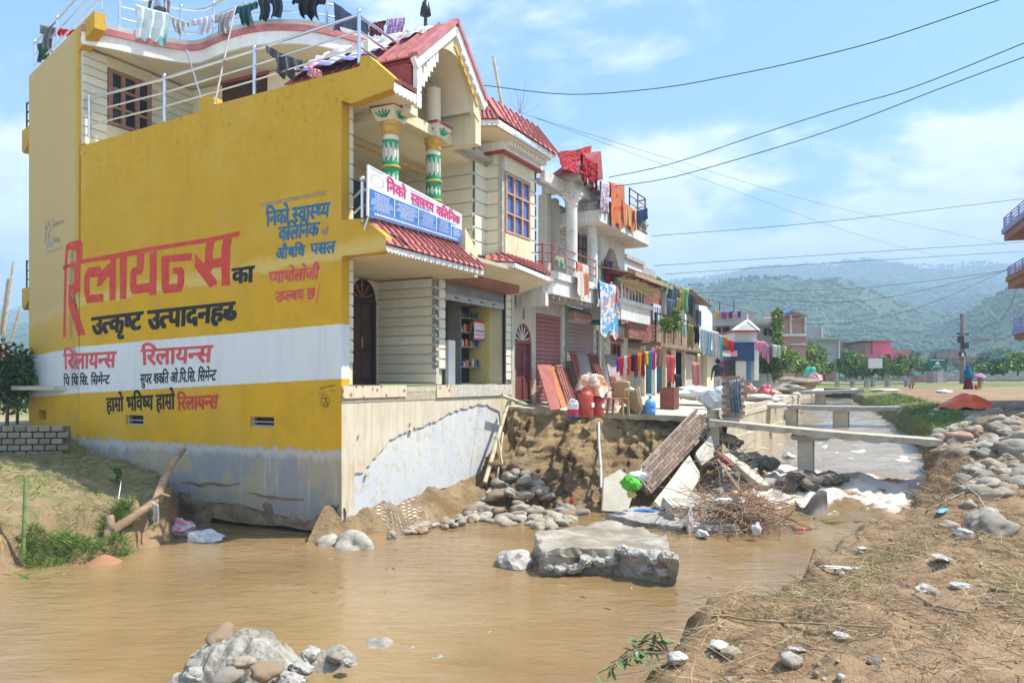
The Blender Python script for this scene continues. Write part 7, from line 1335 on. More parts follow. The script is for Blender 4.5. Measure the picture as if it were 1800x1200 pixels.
crumple('green_sack', 'dark green sack of belongings in front of the basket', PVz(1107, 726) + Vector((0, 0, .08)), (.28, .22, .12), plas('dgreen', (.03, .13, .09)), 11, 'sack'); crumple('white_bundle', 'white and pink cloth bundle behind the chair', PVz(1072, 722) + Vector((0, 0, .2)), (.24, .24, .36), mat('pink_white_cloth', (.62, .55, .52), (.6, .25, .2), .9, 5), 12, 'bundle'); crumple('basket_rag', 'pale blue cloth stuffed in the top of the basket', mx @ Vector((0, 0, .6)), (.16, .14, .10), plas('pblue', (.45, .55, .65)), 13, 'rag')
jp = PVz(1143, 728); jg = thing('water_jug', 'large blue water jug standing on the slab', 'jug', jp); JUG = mat('blue_jug_plastic', (.10, .30, .62), (.14, .36, .68), .2, 3); MB().lathe(jp, [(.13, 0), (.14, .03), (.14, .13), (.13, .15), (.14, .17), (.14, .28), (.10, .36), (.04, .40), (.035, .42)], 20).build('body', JUG, jg, smooth='auto'); MB().lathe(jp + Vector((0, 0, .42)), [(.04, 0), (.04, .05), (.035, .055)], 14).build('cap', JUG, jg, smooth='auto')
jb = PVz(1133, 727); MB().lathe(jb, [(.10, 0), (.13, .22), (.137, .23), (.12, .23)], 18).build('blue_bucket', JUG, None, smooth='auto', label='blue bucket tucked behind the water jug', cat='bucket')
def cabinet(label, px, py, w_, d_, h_, mt=MWOOD):
    p = PVz(px, py); t = thing('wooden_box', label, 'cabinet', p); 
    for a, b, nm in (((0, 0, 0), (w_, .03, h_), 'back'), ((0, .031, 0), (.03, d_, h_), 'side_panel'), ((w_ - .03, .031, 0), (w_, d_, h_), 'side_panel'), ((.031, .031, 0), (w_ - .031, d_, .03), 'bottom'), ((.031, .031, h_ - .03), (w_ - .031, d_, h_), 'top'), ((.031, .031, h_ * .5), (w_ - .031, d_, h_ * .5 + .025), 'shelf')):
        MB().box(*[tuple(Vector(q) + p - Vector((0, d_, 0))) for q in (a, b)]).build(nm, mt, t)
    return t
cabinet('open brown wooden cabinet lying right of the water jug', 1160, 719, .55, .4, .62); cabinet('brown wooden crate under the washing line', 1105, 700, .6, .4, .6); cabinet('taller brown cabinet at the teal door', 1118, 690, .6, .45, .95); cabinet('narrow brown box at the foot of the red cloth', 1148, 692, .3, .3, .8); cabinet('far brown cabinet beside the navy shop', 1300, 690, .6, .5, .9)
# sheets and heaps farther along the street
for k, (px, py, Y, sz, c, lab, cat) in enumerate(((1222, 690, 25, (.9, .5, .22), (.66, .66, .68), 'white tarpaulin heap behind the leaning brick wall', 'tarpaulin'), (1258, 700, 23, (.25, .5, .35), (.45, .47, .5), 'silver sheet draped beside the brick pier', 'tarpaulin'), (1317, 690, 30, (.3, .3, .35), (.36, .18, .12), 'rusty wicker chair back by the rubble', 'furniture'), (1345, 688, 32, (.3, .4, .3), (.5, .1, .12), 'red bundle on the debris pile', 'bundle'), (1432, 665, 40, (.55, .3, .3), (.52, .25, .3), 'pink and white laundry heap by the channel', 'laundry'), (1425, 655, 41, (.3, .3, .3), (.08, .5, .32), 'round turquoise tub on the laundry heap', 'tub'), (1340, 700, 29, (.5, .9, .16), (.55, .5, .45), 'whitish sandbag heap along the canal wall', 'sandbag'), (1352, 712, 27, (.5, .7, .10), (.62, .6, .56), 'white sack lying on the wall top', 'sack'), (1400, 674, 38, (1.0, .8, .3), (.30, .23, .14), 'heap of soil and straw by the shrubs', 'soil heap'), (1385, 682, 34, (.7, .6, .2), (.34, .30, .24), 'pale rubble heap along the street side', 'rubble'), (1660, 688, 42, (.9, .4, .12), (.6, .6, .58), 'row of white sacks on the road edge', 'sack'), (1555, 686, 45, (.9, .4, .10), (.66, .66, .64), 'white sheet spread on the far bank', 'sheet'))): crumple('street_heap', lab, at(px, py, Y), sz, plas('g%d' % k, c), k + 100, cat)
# bamboo props at the clinic corner
BAM = mat('dry_bamboo', (.46, .38, .24), (.58, .50, .36), .8, 4, .2, dirt=.3, dirtcol=(.3, .22, .12))
def cane(label, p, q, r, parent=None, mt=BAM, n=6):
    t = thing('bamboo_pole', label, 'pole', p); d = q - p; MB().tube([p, q], [r, r * .85], 10).build('cane', mt, t, smooth='auto')
    for k in range(1, n): c = p + d * k / n; MB().tube([c - d.normalized() * .012, c + d.normalized() * .012], r * 1.15, 10).build('node_ring', mt, t, smooth='auto')
cane('long bamboo prop leaning from the clinic floor corner down to the stones', on_v(852, 848, -.55), on_v(895, 702, -.25), .055); cane('shorter split bamboo prop beside the long prop', on_v(870, 880, -.9), on_v(884, 760, -.4), .03); cane('thin bamboo splint at the foot of the props', on_v(887, 842, -.9), on_v(876, 770, -.45), .022)
cane('horizontal bamboo pole end sticking out at the clinic corner', on_v(882, 695, -.35), on_v(942, 717, -.35), .05, n=4)
MB().tube([on_v(975, 700, -.5), on_v(905, 705, -.45), on_v(958, 722, -.5)], .008, 6).build('green_hose', GREENP, None, label='thin green hose along the bamboo pole end', cat='hose')
pg = MB().tube([at(1052, 738, 20.0), at(1053, 780, 19.4), at(1056, 820, 18.6), at(1057, 858, 17.9)], .035, 10).build('drain_pipe', mat('grey_pipe', (.42, .43, .44), None, .5), None, smooth='auto', label='grey drain pipe hanging out of the washed-out soil', cat='pipe')
# chicken wire over footing
m = MB(); 
for r in range(9):
    for c in range(12):
        if random.random() < .18: continue
        pts = []
        for k in range(7): a = math.pi / 3 * k; x = c * .13 + (.065 if r % 2 else 0) + .075 * math.cos(a + math.pi / 2); y = r * .11 + .075 * math.sin(a + math.pi / 2); s = y / 1.0; pts.append(Vector((.7 + x, -.22 - .62 * s - .05 * math.sin(x * 6), -2.50 - .55 * s + .05 * math.sin(x * 5 + s * 4))))
        m.tube(pts, .0035, 4, cap=False)
tag(m.build('gabion_wire', mat('galvanised_wire', (.45, .46, .46), None, .4, metal=.5), None, fixn=False), 'torn hexagonal gabion wire mesh hanging below the plinth', 'wire mesh', kind='stuff')
# ------------------------------------------------------------------ laundry
def pattern(name, kind, a, b, c=None, sc=6):
    if name in MATS: return MATS[name]
    def f(g, bs, vec):
        if kind == 'stripe': t = g.ramp(g.math('SINE', g.math('MULTIPLY', g.sep(vec)[0], sc * 6.28)), -.15, .15)
        elif kind == 'vstripe': t = g.ramp(g.math('SINE', g.math('MULTIPLY', g.sep(vec)[2], sc * 6.28)), -.15, .15)
        elif kind == 'check': x, y, z = g.sep(vec); t = g.ramp(g.math('MULTIPLY', g.math('SINE', g.math('MULTIPLY', g.math('ADD', x, y), sc * 6.28)), g.math('SINE', g.math('MULTIPLY', z, sc * 5))), -.1, .1)
        elif kind == 'spot': t = g.ramp(g.vor(vec, sc).outputs['Distance'], .25, .33)
        else: t = g.ramp(g.noise(vec, sc, 3, .5, 1.5), .46, .52)
        col = g.mix(t, a, b)
        if c is not None: col = g.mix(g.ramp(g.noise(vec, sc * .6, 2, .5), .55, .6), col, c)
        g.put(bs.inputs['Base Color'], col); bumpn(g, bs, g.noise(vec, 90, 2), .15, .01)
    return custom(name, f, .9, .1)
def clo(nm, c): return mat('cloth_' + nm, c, tuple(x * .75 for x in c), .92, 3, .2, 60, spec=.1)
def cloth(label, tl, tr, drop, mt, cat='cloth', kind='sheet', folds=4, amp=.05, seed=0, group=None, nx=26, ny=20, lean=0.0, back=.35):
    tl, tr = Vector(tl), Vector(tr); ex = (tr - tl); W = ex.length; ex.normalize(); nrm = Vector((ex.y, -ex.x, 0)).normalized(); 
    if nrm.dot(W2S((0, 0, 0)) - tl) < 0: nrm = -nrm
    def ok(s, t):
        if kind == 'shirt': return (.24 < s < .76) or (t < .40 and t > -.02 and abs(s - .5) * .5 + t > .08)
        if kind == 'trousers': return t < .30 or abs(s - .5) > .05
        return True
    m = MB(); ids = {}
    def P(i, j):
        if (i, j) in ids: return ids[i, j]
        s = i / nx; t = (j / ny) * (1 + back) - back; tt = abs(t)
        sway = math.sin(s * folds * 6.28 + seed * 1.7) + .5 * math.sin(s * folds * 13.1 + seed); hem = .06 * math.sin(s * 9 + seed) + .03 * math.sin(s * 23 + seed)
        pin = 1 - .06 * tt * (1 if kind == 'sheet' else .2); p = tl + ex * W * (.5 + (s - .5) * pin) - Vector((0, 0, drop * tt * (1 + hem * tt))) + nrm * ((.025 if t > 0 else -.025) + min(amp, W * .12) * sway * (.25 + tt) * (1 if t > 0 else -.4) + lean * tt) - Vector((0, 0, .02 * math.sin(s * 3.14) * W)) + ex * min(.03, W * .06) * math.sin(t * 5 + seed) 
        ids[i, j] = m.pts([p])[0]; return ids[i, j]
    for j in range(ny):
        for i in range(nx):
            t = ((j + .5) / ny) * (1 + back) - back
            if ok((i + .5) / nx, abs(t)): m.face((P(i, j), P(i + 1, j), P(i + 1, j + 1), P(i, j + 1)))
    return tag(m.build('hanging_' + cat.replace(' ', '_'), mt, None, smooth=True, fixn=False), label, cat, group)
def Yv(px, v): return (MS @ on_v(px, 600, v)).y
def hang(label, x0, y0, x1, y1, dpx, Y0, mt, cat='cloth', Y1=None, **kw):
    Y1 = Y1 or Y0; cloth(label, at(x0, y0, Y0), at(x1, y1, Y1), dpx / F * (Y0 + Y1) / 2, mt, cat, seed=x0 * .37, **kw)
W_T = pattern('white_teal_check', 'check', (.62, .66, .64), (.50, .60, .58), (.16, .34, .32), 3)
hang('white sheet with teal check pattern on the roof rail', 238, 6, 296, 22, 58, 18.1, W_T, 'sheet', folds=3); hang('pale grey towel beside the checked sheet on the roof rail', 297, 26, 331, 38, 26, 18.6, clo('palegrey', (.50, .50, .48)), 'towel', kind='shirt'); hang('white shirt with lilac print on the roof rail', 338, 34, 379, 25, 30, 18.9, clo('lilacwhite', (.62, .60, .68)), 'shirt', kind='shirt'); hang('crumpled silver grey shirt on the roof rail', 377, 26, 411, 16, 40, 18.6, clo('silver', (.34, .33, .33)), 'shirt', kind='shirt', amp=.09)
hang('dark teal shirt beside the rusty rod on the roof rail', 415, 12, 451, 2, 36, 18.2, clo('teal', (.03, .09, .10)), 'shirt', kind='shirt', amp=.09); hang('dark trousers hanging on the roof rail', 455, -3, 496, -10, 40, 18.0, clo('ink', (.03, .04, .05)), 'trousers', kind='trousers'); hang('black jacket on the curved roof rail', 515, -8, 571, -6, 38, 18.0, clo('black', (.02, .02, .022)), 'jacket', kind='shirt', amp=.1); hang('large navy blue sheet over the roof rail', 588, 3, 649, 40, 50, 18.4, clo('navy', (.03, .045, .085)), 'sheet', Y1=20.2, folds=2)
hang('red and black chequered scarf on the roof rail', 650, 40, 677, 35, 26, 20.3, pattern('redblack_scarf', 'check', (.28, .06, .04), (.03, .03, .06), None, 5), 'scarf'); hang('purple flowered shawl on the roof rail', 680, 32, 711, 30, 32, 20.8, pattern('purple_flower', 'noise', (.36, .14, .40), (.55, .48, .60), None, 14), 'shawl'); hang('dark grey jacket thrown over the terrace rail', 470, 80, 533, 106, 42, 15.9, clo('charcoal', (.10, .10, .11)), 'jacket', kind='shirt', amp=.12); hang('red and white printed cloth tied to the terrace rail', 541, 116, 566, 124, 18, 15.5, pattern('redwhite_print', 'noise', (.55, .05, .06), (.62, .5, .5), None, 22), 'cloth')
hang('grey shirt on the far left roof rail', 70, 42, 101, 48, 44, 20.6, clo('grey2', (.15, .15, .15)), 'shirt', kind='shirt'); hang('bright red cloth on the left roof rail', 104, 50, 131, 52, 13, 19.8, clo('red', (.55, .03, .03)), 'cloth'); hang('dark green patterned cloth on the left roof corner', 66, 76, 88, 70, 34, 20.9, pattern('green_pat', 'noise', (.02, .06, .04), (.06, .16, .08), None, 14), 'cloth')
# blankets spread on the gable tiles and eave
def spread(label, quad, mt, name, amp, cat='blanket', n=26, freq=26):
    q = [Vector(p) for p in quad]; nn = (q[1] - q[0]).cross(q[3] - q[0]).normalized(); nn = nn if nn.z > 0 else -nn
    m = MB(); m.grid(lambda a, b: (q[0] * (1 - a) * (1 - b) + q[1] * a * (1 - b) + q[2] * a * b + q[3] * (1 - a) * b) + nn * (.09 + amp * math.sin(a * freq + 1.5 * math.sin(b * 6)) + .02 * math.sin(b * 17)), n * 3, n); return tag(m.build(name, mt, None, smooth=True, fixn=False), label, cat)
gA = Vector((ug0 - .2, -wr + .04, gzb + .04)); gB = Vector((ugm, -wr + .04, gzt + .12)); gd = Vector((0, 1, 0))
ZEB = pattern('zebra', 'noise', (.62, .60, .57), (.50, .48, .46), None, 9); spread('white quilted blanket with dark fringe spread on the gable tiles', [gA.lerp(gB, .52) + gd * .8, gA.lerp(gB, .52) + gd * 3.2, gA.lerp(gB, .93) + gd * 3.2, gA.lerp(gB, .93) + gd * .3], ZEB, 'spread_blanket', .035)
spread('lavender and white striped blanket spread over the eave by the terrace rail', [gA + gd * .8 + Vector((-.2, 0, .05)), gA + gd * 3.2 + Vector((-.2, 0, .05)), gA.lerp(gB, .5) + gd * 3.2, gA.lerp(gB, .5) + gd * 1.0], pattern('lav_stripe', 'stripe', (.55, .55, .62), (.22, .22, .45), (.5, .2, .3), 4), 'spread_blanket', .03)
RBK = pattern('red_leopard', 'noise', (.52, .03, .035), (.03, .01, .012), None, 9); cc = rot_x(1020, VC)
spread('red and black patterned blanket draped over the porch roof of the column house', [at(978, 274, Yv(978, .2)), at(1040, 262, Yv(1040, -.2)), at(1030, 312, Yv(1030, -1.1)), at(988, 302, Yv(988, -.9))], RBK, 'draped_blanket', .02, freq=9); cloth('hanging corner of the red patterned blanket at the first white column', at(1022, 268, Yv(1022, -1.0)), at(1048, 285, Yv(1048, -1.0)), .85, RBK, 'blanket corner', folds=2, amp=.08)
for lab, x0, y0, x1, y1, d, Y, mt, cat in (('mauve and white figured shawl on the column house roof rail', 1055, 316, 1070, 320, 54, 22.5, pattern('mauve_fig', 'noise', (.24, .12, .20), (.55, .50, .52), None, 12), 'shawl'), ('blue and orange patterned blanket hanging from the column house roof', 1071, 318, 1095, 322, 78, 23.5, pattern('blue_orange', 'spot', (.08, .14, .42), (.50, .16, .05), (.45, .06, .05), 5), 'blanket'), ('red and yellow striped blanket on the column house roof rail', 1092, 348, 1117, 368, 42, 24.5, pattern('red_yel', 'stripe', (.40, .06, .05), (.48, .33, .12), None, 7), 'blanket'), ('navy cloth on the rounded roof rail', 1111, 370, 1137, 365, 22, 26.0, clo('navy2', (.02, .035, .09)), 'cloth'),
        ('green and red cloth on the maroon balcony rail', 976, 448, 992, 452, 20, 20.4, pattern('green_red', 'noise', (.05, .25, .08), (.4, .3, .25), None, 12), 'cloth'), ('white rug with rust corner over the balcony between the columns', 1014, 458, 1034, 466, 58, 20.4, pattern('rust_rug', 'check', (.58, .52, .46), (.46, .16, .09), None, .8), 'rug'), ('blue and white medallion rug hanging below the second column', 1052, 490, 1084, 500, 92, 20.8, pattern('blue_rug', 'noise', (.08, .29, .48), (.58, .52, .47), (.46, .22, .18), 3.2), 'rug'), ('red and white rug beside the blue medallion rug', 1077, 498, 1108, 508, 60, 21.8, pattern('red_rug', 'noise', (.50, .05, .08), (.60, .54, .50), None, 3.5), 'rug'), ('red shirt and dark trousers hung in the chamfered arch', 1063, 455, 1075, 458, 40, 0, pattern('darkred', 'noise', (.30, .03, .03), (.03, .03, .08), None, 4), 'clothes')): hang(lab, x0, y0, x1, y1, d, Yv(x0, -1.2 if y0 < 400 else (-.55 if 'arch' in lab else -1.0)), mt, cat, Y1=Yv(x1, -1.2 if y0 < 400 else (-.55 if 'arch' in lab else -1.0)), folds=2, amp=.035)
col9 = [('sage green', (.22, .36, .22)), ('blue grey', (.14, .20, .24)), ('olive', (.28, .25, .07)), ('light green', (.26, .42, .18)), ('charcoal', (.07, .08, .09))]
for k, (x0, y0, x1, y1, d) in enumerate(((1155, 484, 1176, 496, 22), (1172, 492, 1190, 505, 30), (1184, 498, 1196, 506, 22), (1194, 500, 1210, 508, 44), (1206, 508, 1221, 518, 42))): hang('%s blanket hung over the timber eave' % col9[k][0], x0, y0, x1, y1, d, 29 + k * .6, clo('eave%d' % k, col9[k][1]), 'blanket', folds=2)
for k, (nm, c, x0, x1, y0, d) in enumerate((('slate blue', (.14, .22, .30), 1173, 1186, 524, 28), ('mustard', (.40, .32, .08), 1188, 1197, 522, 22), ('pale teal', (.30, .46, .48), 1198, 1207, 566, 24), ('olive green', (.25, .22, .05), 1208, 1219, 568, 42), ('black', (.02, .02, .03), 1220, 1229, 572, 30), ('white and mint', (.55, .62, .60), 1230, 1240, 574, 46), ('light blue', (.30, .48, .58), 1239, 1250, 578, 44), ('white and pink', (.62, .56, .57), 1251, 1264, 580, 48), ('turquoise', (.16, .50, .48), 1261, 1270, 586, 46), ('orange', (.6, .20, .04), 1270, 1278, 590, 16), ('scarlet', (.55, .04, .03), 1278, 1290, 596, 20), ('crimson', (.45, .03, .07), 1262, 1271, 628, 30))): hang('%s cloth in the laundry row on the far balcony' % nm, x0, y0, x1, y0 + 3, d, 29 + k * .7, clo('row%d' % k, c), 'cloth', folds=2, amp=.05)
lp0, lp1 = (1082, 620), (1150, 608)
for k, (nm, c) in enumerate((('purple', (.20, .03, .20)), ('scarlet', (.55, .04, .02)), ('white and aqua', (.5, .62, .62)), ('orange red', (.60, .07, .02)), ('black', (.03, .02, .03)), ('maroon', (.20, .02, .025)), ('amber', (.58, .26, .03)), ('dark red', (.32, .015, .02)), ('yellow', (.65, .42, .03)), ('teal', (.02, .26, .28)), ('magenta', (.58, .03, .22)))): x = 1083 + k * 6.2; hang('%s garment on the street washing line' % nm, x, 628 - k * 1.3, x + 7, 627 - k * 1.3, (26, 34, 24, 36, 30, 42, 32, 44, 24, 36, 36)[k], 23.5 + k * .15, clo('line%d' % k, c), 'garment', folds=1.5, amp=.05, nx=12, ny=12)
MB().tube([at(1078, 630, 23.4), at(1115, 622, 24.0), at(1155, 607, 25.5)], .008, 5).build('washing_line', DSTEEL, None, label='washing line with bright garments across the street front', cat='line')
for k, (nm, c, x0, y0, x1, d) in enumerate((('brown', (.30, .13, .08), 1153, 607, 1164, 36), ('coral red', (.60, .10, .09), 1172, 622, 1186, 48), ('black and red', (.04, .03, .05), 1186, 656, 1198, 42), ('red and white patterned', (.5, .2, .18), 1216, 635, 1230, 42), ('yellow', (.6, .5, .2), 1226, 620, 1231, 40))): hang('%s cloth tied to a shop post' % nm, x0, y0, x1, y0 + 2, d, 26 + k * .8, clo('post%d' % k, c), 'cloth', folds=1.5, amp=.06, nx=12, ny=12)
for k, (nm, c, x0, y0, x1, d) in enumerate((('pink flowered', (.6, .22, .38), 1327, 597, 1339, 18), ('rose', (.58, .2, .25), 1339, 598, 1347, 30), ('blue', (.16, .26, .5), 1346, 603, 1352, 20), ('red and black', (.35, .05, .07), 1352, 605, 1358, 20), ('white and green flowered', (.4, .52, .42), 1357, 604, 1372, 22), ('pink', (.62, .25, .3), 1348, 618, 1352, 18))): hang('%s cloth on the navy shop balcony' % nm, x0, y0, x1, y0 + 3, d, 41, clo('shop%d' % k, c), 'cloth', folds=1.5, nx=12, ny=12)
for k, (nm, c, x0) in enumerate((('yellow', (.6, .4, .06), 1256), ('blue', (.06, .1, .45), 1266), ('red', (.55, .04, .06), 1271), ('rose', (.55, .2, .25), 1262), ('dark', (.06, .06, .1), 1280), ('pink', (.6, .25, .32), 1288), ('navy', (.03, .06, .2), 1294))): hang('%s garment on the grey house roof line' % nm, x0, 546 + (k % 3) * 2, x0 + 8, 546, 12, 47.2, clo('gr%d' % k, c), 'garment', folds=1.5, nx=10, ny=10)
hang('worn blue jeans hanging over the brick pier', 1282, 668, 1302, 664, 60, 18.9, pattern('jeans', 'noise', (.12, .15, .17), (.20, .24, .27), None, 6), 'jeans', kind='trousers', amp=.05, lean=.05)
# straw bundle on the side balcony
m = MB(); rg = random.Random(4)
for _ in range(420):
    p = Vector((q0 + (q1 - q0) * rg.random(), -1.0 + rg.gauss(0, .10), qz1 + .72 + rg.gauss(0, .07))); d = Vector((rg.gauss(.25, .25), -.55 + rg.gauss(0, .2), -.12 + rg.gauss(0, .18))); m.bar(p, p + d * .55, .012, .012)
tag(m.build('straw_bundle', mat('straw', (.46, .34, .16), (.56, .44, .24), .9, 5, rnd=.2), None, fixn=False), 'dry straw bundle spread on the small white balcony', 'straw', kind='stuff')

# ------------------------------------------------------------------ vegetation
def ribbons(N, base, dirv, L, w, bend, seed, tip=.2):
    """N grass or straw blades as tapering strips"""
    r = np.random.default_rng(seed); d = dirv / np.linalg.norm(dirv, axis=1, keepdims=True); side = np.cross(d, r.standard_normal((N, 3))); side /= np.linalg.norm(side, axis=1, keepdims=True) + 1e-9; V = []
    for t, wd in ((0, 1), (.5, .85), (1, tip)):
        c = base + d * (L * t)[:, None] + bend * (t * t); V += [c - side * (w * wd)[:, None], c + side * (w * wd)[:, None]]
    V = np.stack(V, 1).reshape(-1, 3); k = np.arange(N)[:, None] * 6; Q = np.concatenate([k + np.array([[0, 1, 3, 2]]), k + np.array([[2, 3, 5, 4]])]); return V, Q
def stuff(name, V, Q, mt, label, cat):
    o = bpy.data.objects.new(name, np_mesh(name, V, Q, mt)); place(o, Matrix.Identity(4)); return tag(o, label, cat, kind='stuff')
def leafmat(nm, a, b, sc=3.0):
    def f(g, bs, vec): g.put(bs.inputs['Base Color'], g.mix(g.ramp(g.noise(vec, sc, 3, .6), .3, .7), a, b)); bs.inputs['Roughness'].default_value = .6
    m = custom(nm, f, .6, .25); return m
def bank_blades(N, ulo, uhi, slo, shi, seed, Lr, wr_, upz, lift, mt, name, label, cat, mask=None, power=1.0):
    r = np.random.default_rng(seed); u = ulo + (uhi - ulo) * r.random(N) ** power; s = slo + (shi - slo) * r.random(N); w = wR(u) + s; n = fbm2(u * 1.7, w * 1.7, seed, 3)
    if mask is not None: k = n > mask; u, w = u[k], w[k]
    N = len(u); z = ground_r(u, w); a = r.random(N) * 6.28; d = np.stack([np.cos(a), np.sin(a), r.normal(upz, .25, N)], 1); L = r.uniform(*Lr, N); V, Q = ribbons(N, np.stack([u, -w, z + r.uniform(0, lift, N)], 1), d, L, r.uniform(*wr_, N), np.stack([r.normal(0, .05, N), r.normal(0, .05, N), -np.abs(r.normal(0, .3, N)) * L * (upz > .3) - .1 * L * r.random(N)], 1), seed); return stuff(name, V, Q, mt, label, cat)
STR1 = leafmat('dry_straw', (.25, .17, .085), (.46, .35, .19), 5); STR2 = leafmat('dark_flood_litter', (.15, .10, .05), (.29, .20, .11), 5); GRS = leafmat('bank_grass', (.08, .15, .025), (.20, .27, .055), 2); GRS2 = leafmat('dying_grass', (.26, .26, .09), (.38, .34, .15), 3)
bank_blades(24000, -9.5, 6, -.25, 2.6, 201, (.08, .32), (.0012, .003), .05, .05, STR1, 'straw_litter', 'flattened dry straw covering the near right bank', 'straw', -.08, 1.0); bank_blades(26000, -9.5, 9, -.3, 2.8, 202, (.05, .2), (.001, .003), .12, .04, STR2, 'flood_litter', 'dark matted flood litter along the bank edge', 'litter', -.05)
bank_blades(5000, -8.5, -2, .1, 2.4, 203, (.12, .35), (.0015, .003), .1, .05, GRS2, 'flattened_grass', 'patches of flattened yellow green grass on the bank', 'grass', .22); bank_blades(16000, 9.5, 34, -.45, 1.3, 204, (.10, .34), (.004, .009), 1.1, .02, GRS, 'bank_grass', 'green grass growing along the far bank edge', 'grass', -.15); bank_blades(3500, 1, 9, -.4, .5, 205, (.1, .3), (.003, .006), .6, .05, STR2, 'bank_roots', 'brown roots and grass hanging at the bank lip by the rapids', 'roots', -.2)
def left_blades(N, seed, Lr, upz, mt, name, label, cat, dlo, dhi, ulo=-10, uhi=.0, mask=-.1, hang_=0):
    r = np.random.default_rng(seed); u = r.uniform(ulo, uhi, N); v = np.interp(u, LE_U, LE_V) + r.uniform(dlo, dhi, N); k = fbm2(u * 1.6, v * 1.6, seed, 3) > mask; u, v = u[k], v[k]; N = len(u); z = ground_l(u, v); a = r.random(N) * 6.28; L = r.uniform(*Lr, N)
    V, Q = ribbons(N, np.stack([u, v, z], 1), np.stack([np.cos(a), np.sin(a), r.normal(upz, .25, N)], 1), L, r.uniform(.003, .007, N), np.stack([r.normal(0, .04, N), r.normal(0, .04, N), -np.abs(r.normal(.2, .3, N)) * L], 1), seed); return stuff(name, V, Q, mt, label, cat)
left_blades(8000, 211, (.06, .22), 1.0, GRS, 'bank_grass', 'short green grass on the left bank below the yellow wall', 'grass', .1, 4.5, mask=.05); left_blades(11000, 212, (.08, .28), .3, GRS2, 'dry_grass', 'dry flattened grass on the left bank', 'grass', .3, 5, mask=-.1); left_blades(4500, 213, (.25, .7), -.5, STR1, 'hanging_roots', 'dry roots hanging from the undercut left bank', 'roots', -.25, .35, -9, -3.2, -.1); left_blades(6500, 214, (.10, .30), 1.1, GRS, 'bank_weeds', 'lush green weeds on the face of the left bank', 'weeds', -.15, .5, -4.2, -2.0, -.15)
def leaves(N, blobs, size, seed, long=1.6):
    """leaf-sized faces spread through ellipsoid blobs (centre, radii)"""
    r = np.random.default_rng(seed); V = []; per = np.array([b[1][0] * b[1][1] * b[1][2] for b in blobs]) ** .67; per = (per / per.sum() * N).astype(int) + 1
    C = np.concatenate([np.array(b[0])[None] + (lambda q: q / np.linalg.norm(q, axis=1, keepdims=True) * (r.random((n, 1)) ** .45))(r.standard_normal((n, 3))) * np.array(b[1]) for b, n in zip(blobs, per)]); n = len(C); a = r.standard_normal((n, 3)); a /= np.linalg.norm(a, axis=1, keepdims=True); b = np.cross(a, r.standard_normal((n, 3))); b /= np.linalg.norm(b, axis=1, keepdims=True); s = size * r.uniform(.6, 1.4, (n, 1))
    V = np.stack([C - a * s * long, C + b * s * .6, C + a * s * long, C - b * s * .6], 1).reshape(-1, 3); Q = np.arange(4 * n).reshape(-1, 4); return V, Q
LFM = [leafmat('leaf_mid', (.05, .11, .02), (.14, .22, .05), .8), leafmat('leaf_bright', (.10, .19, .03), (.24, .32, .07), .8), leafmat('leaf_dark', (.025, .06, .015), (.08, .13, .03), .8)]
BARK = mat('tree_bark', (.16, .11, .07), (.24, .18, .12), .95, 4, .5, 15)
def plant(name, label, cat, base, h, r, N, size, mi, seed, blobs=7, stem=.05, group=None, zs=.75):
    t = thing(name, label, cat, base, group); rg = random.Random(seed); bl_ = []
    for k in range(blobs): a = rg.uniform(0, 6.28); d = r * rg.uniform(.1, .75); bl_.append(((d * math.cos(a), d * math.sin(a), h * rg.uniform(.35, .85)), (r * rg.uniform(.35, .6), r * rg.uniform(.35, .6), h * rg.uniform(.15, .28) * zs * 1.3)))
    V, Q = leaves(N, bl_, size, seed); o = bpy.data.objects.new('crown', np_mesh('crown', V, Q, LFM[mi])); COL.objects.link(o); o.parent = t
    m = MB(); bz = Vector(base)
    m.tube([bz + Vector((0, 0, -.1)), bz + Vector((.03 * h, .02 * h, h * .35)), bz + Vector((.0, .05 * h, h * .7))], [stem, stem * .75, stem * .4], 7)
    for b in bl_[:5]: m.tube([bz + Vector((0, 0, h * .3)), bz + Vector(b[0])], [stem * .5, stem * .2], 5)
    m.build('trunk', BARK, t, smooth=True); return t
for k, (px, py, Y, h, r, mi, lab) in enumerate(((1400, 668, 50, 2.0, 1.6, 1, 'yellow flowering shrub in front of the brick house'), (1375, 665, 47, 1.8, 1.2, 1, 'leafy shrub left of the flowering shrub'), (1350, 668, 44, 1.6, 1.0, 2, 'dark shrub by the navy shop wall'), (1425, 660, 60, 2.6, 1.2, 1, 'bright green tree right of the brick house'), (1450, 665, 60, 1.5, 1.4, 0, 'bush beside the low brick wall'))): plant('shrub', lab, 'shrub', at(px, py, Y), h, r, 1500, .09, mi, 300 + k)
for k in range(13):
    px = 1478 + k * 9.5 + random.uniform(-3, 3); plant('bamboo_clump', 'bamboo clump in the thicket behind the white board' if k < 8 else 'bamboo clump in the thicket right of the white board', 'bamboo', at(px, 668, 63 + random.uniform(-2, 6)), random.uniform(1.4, 2.1), .9, 1000, .085, (0, 1, 2, 1)[k % 4], 330 + k, 6, .04, 'bamboo thicket behind the white board' if k < 8 else 'bamboo thicket right of the white board', 1.2)
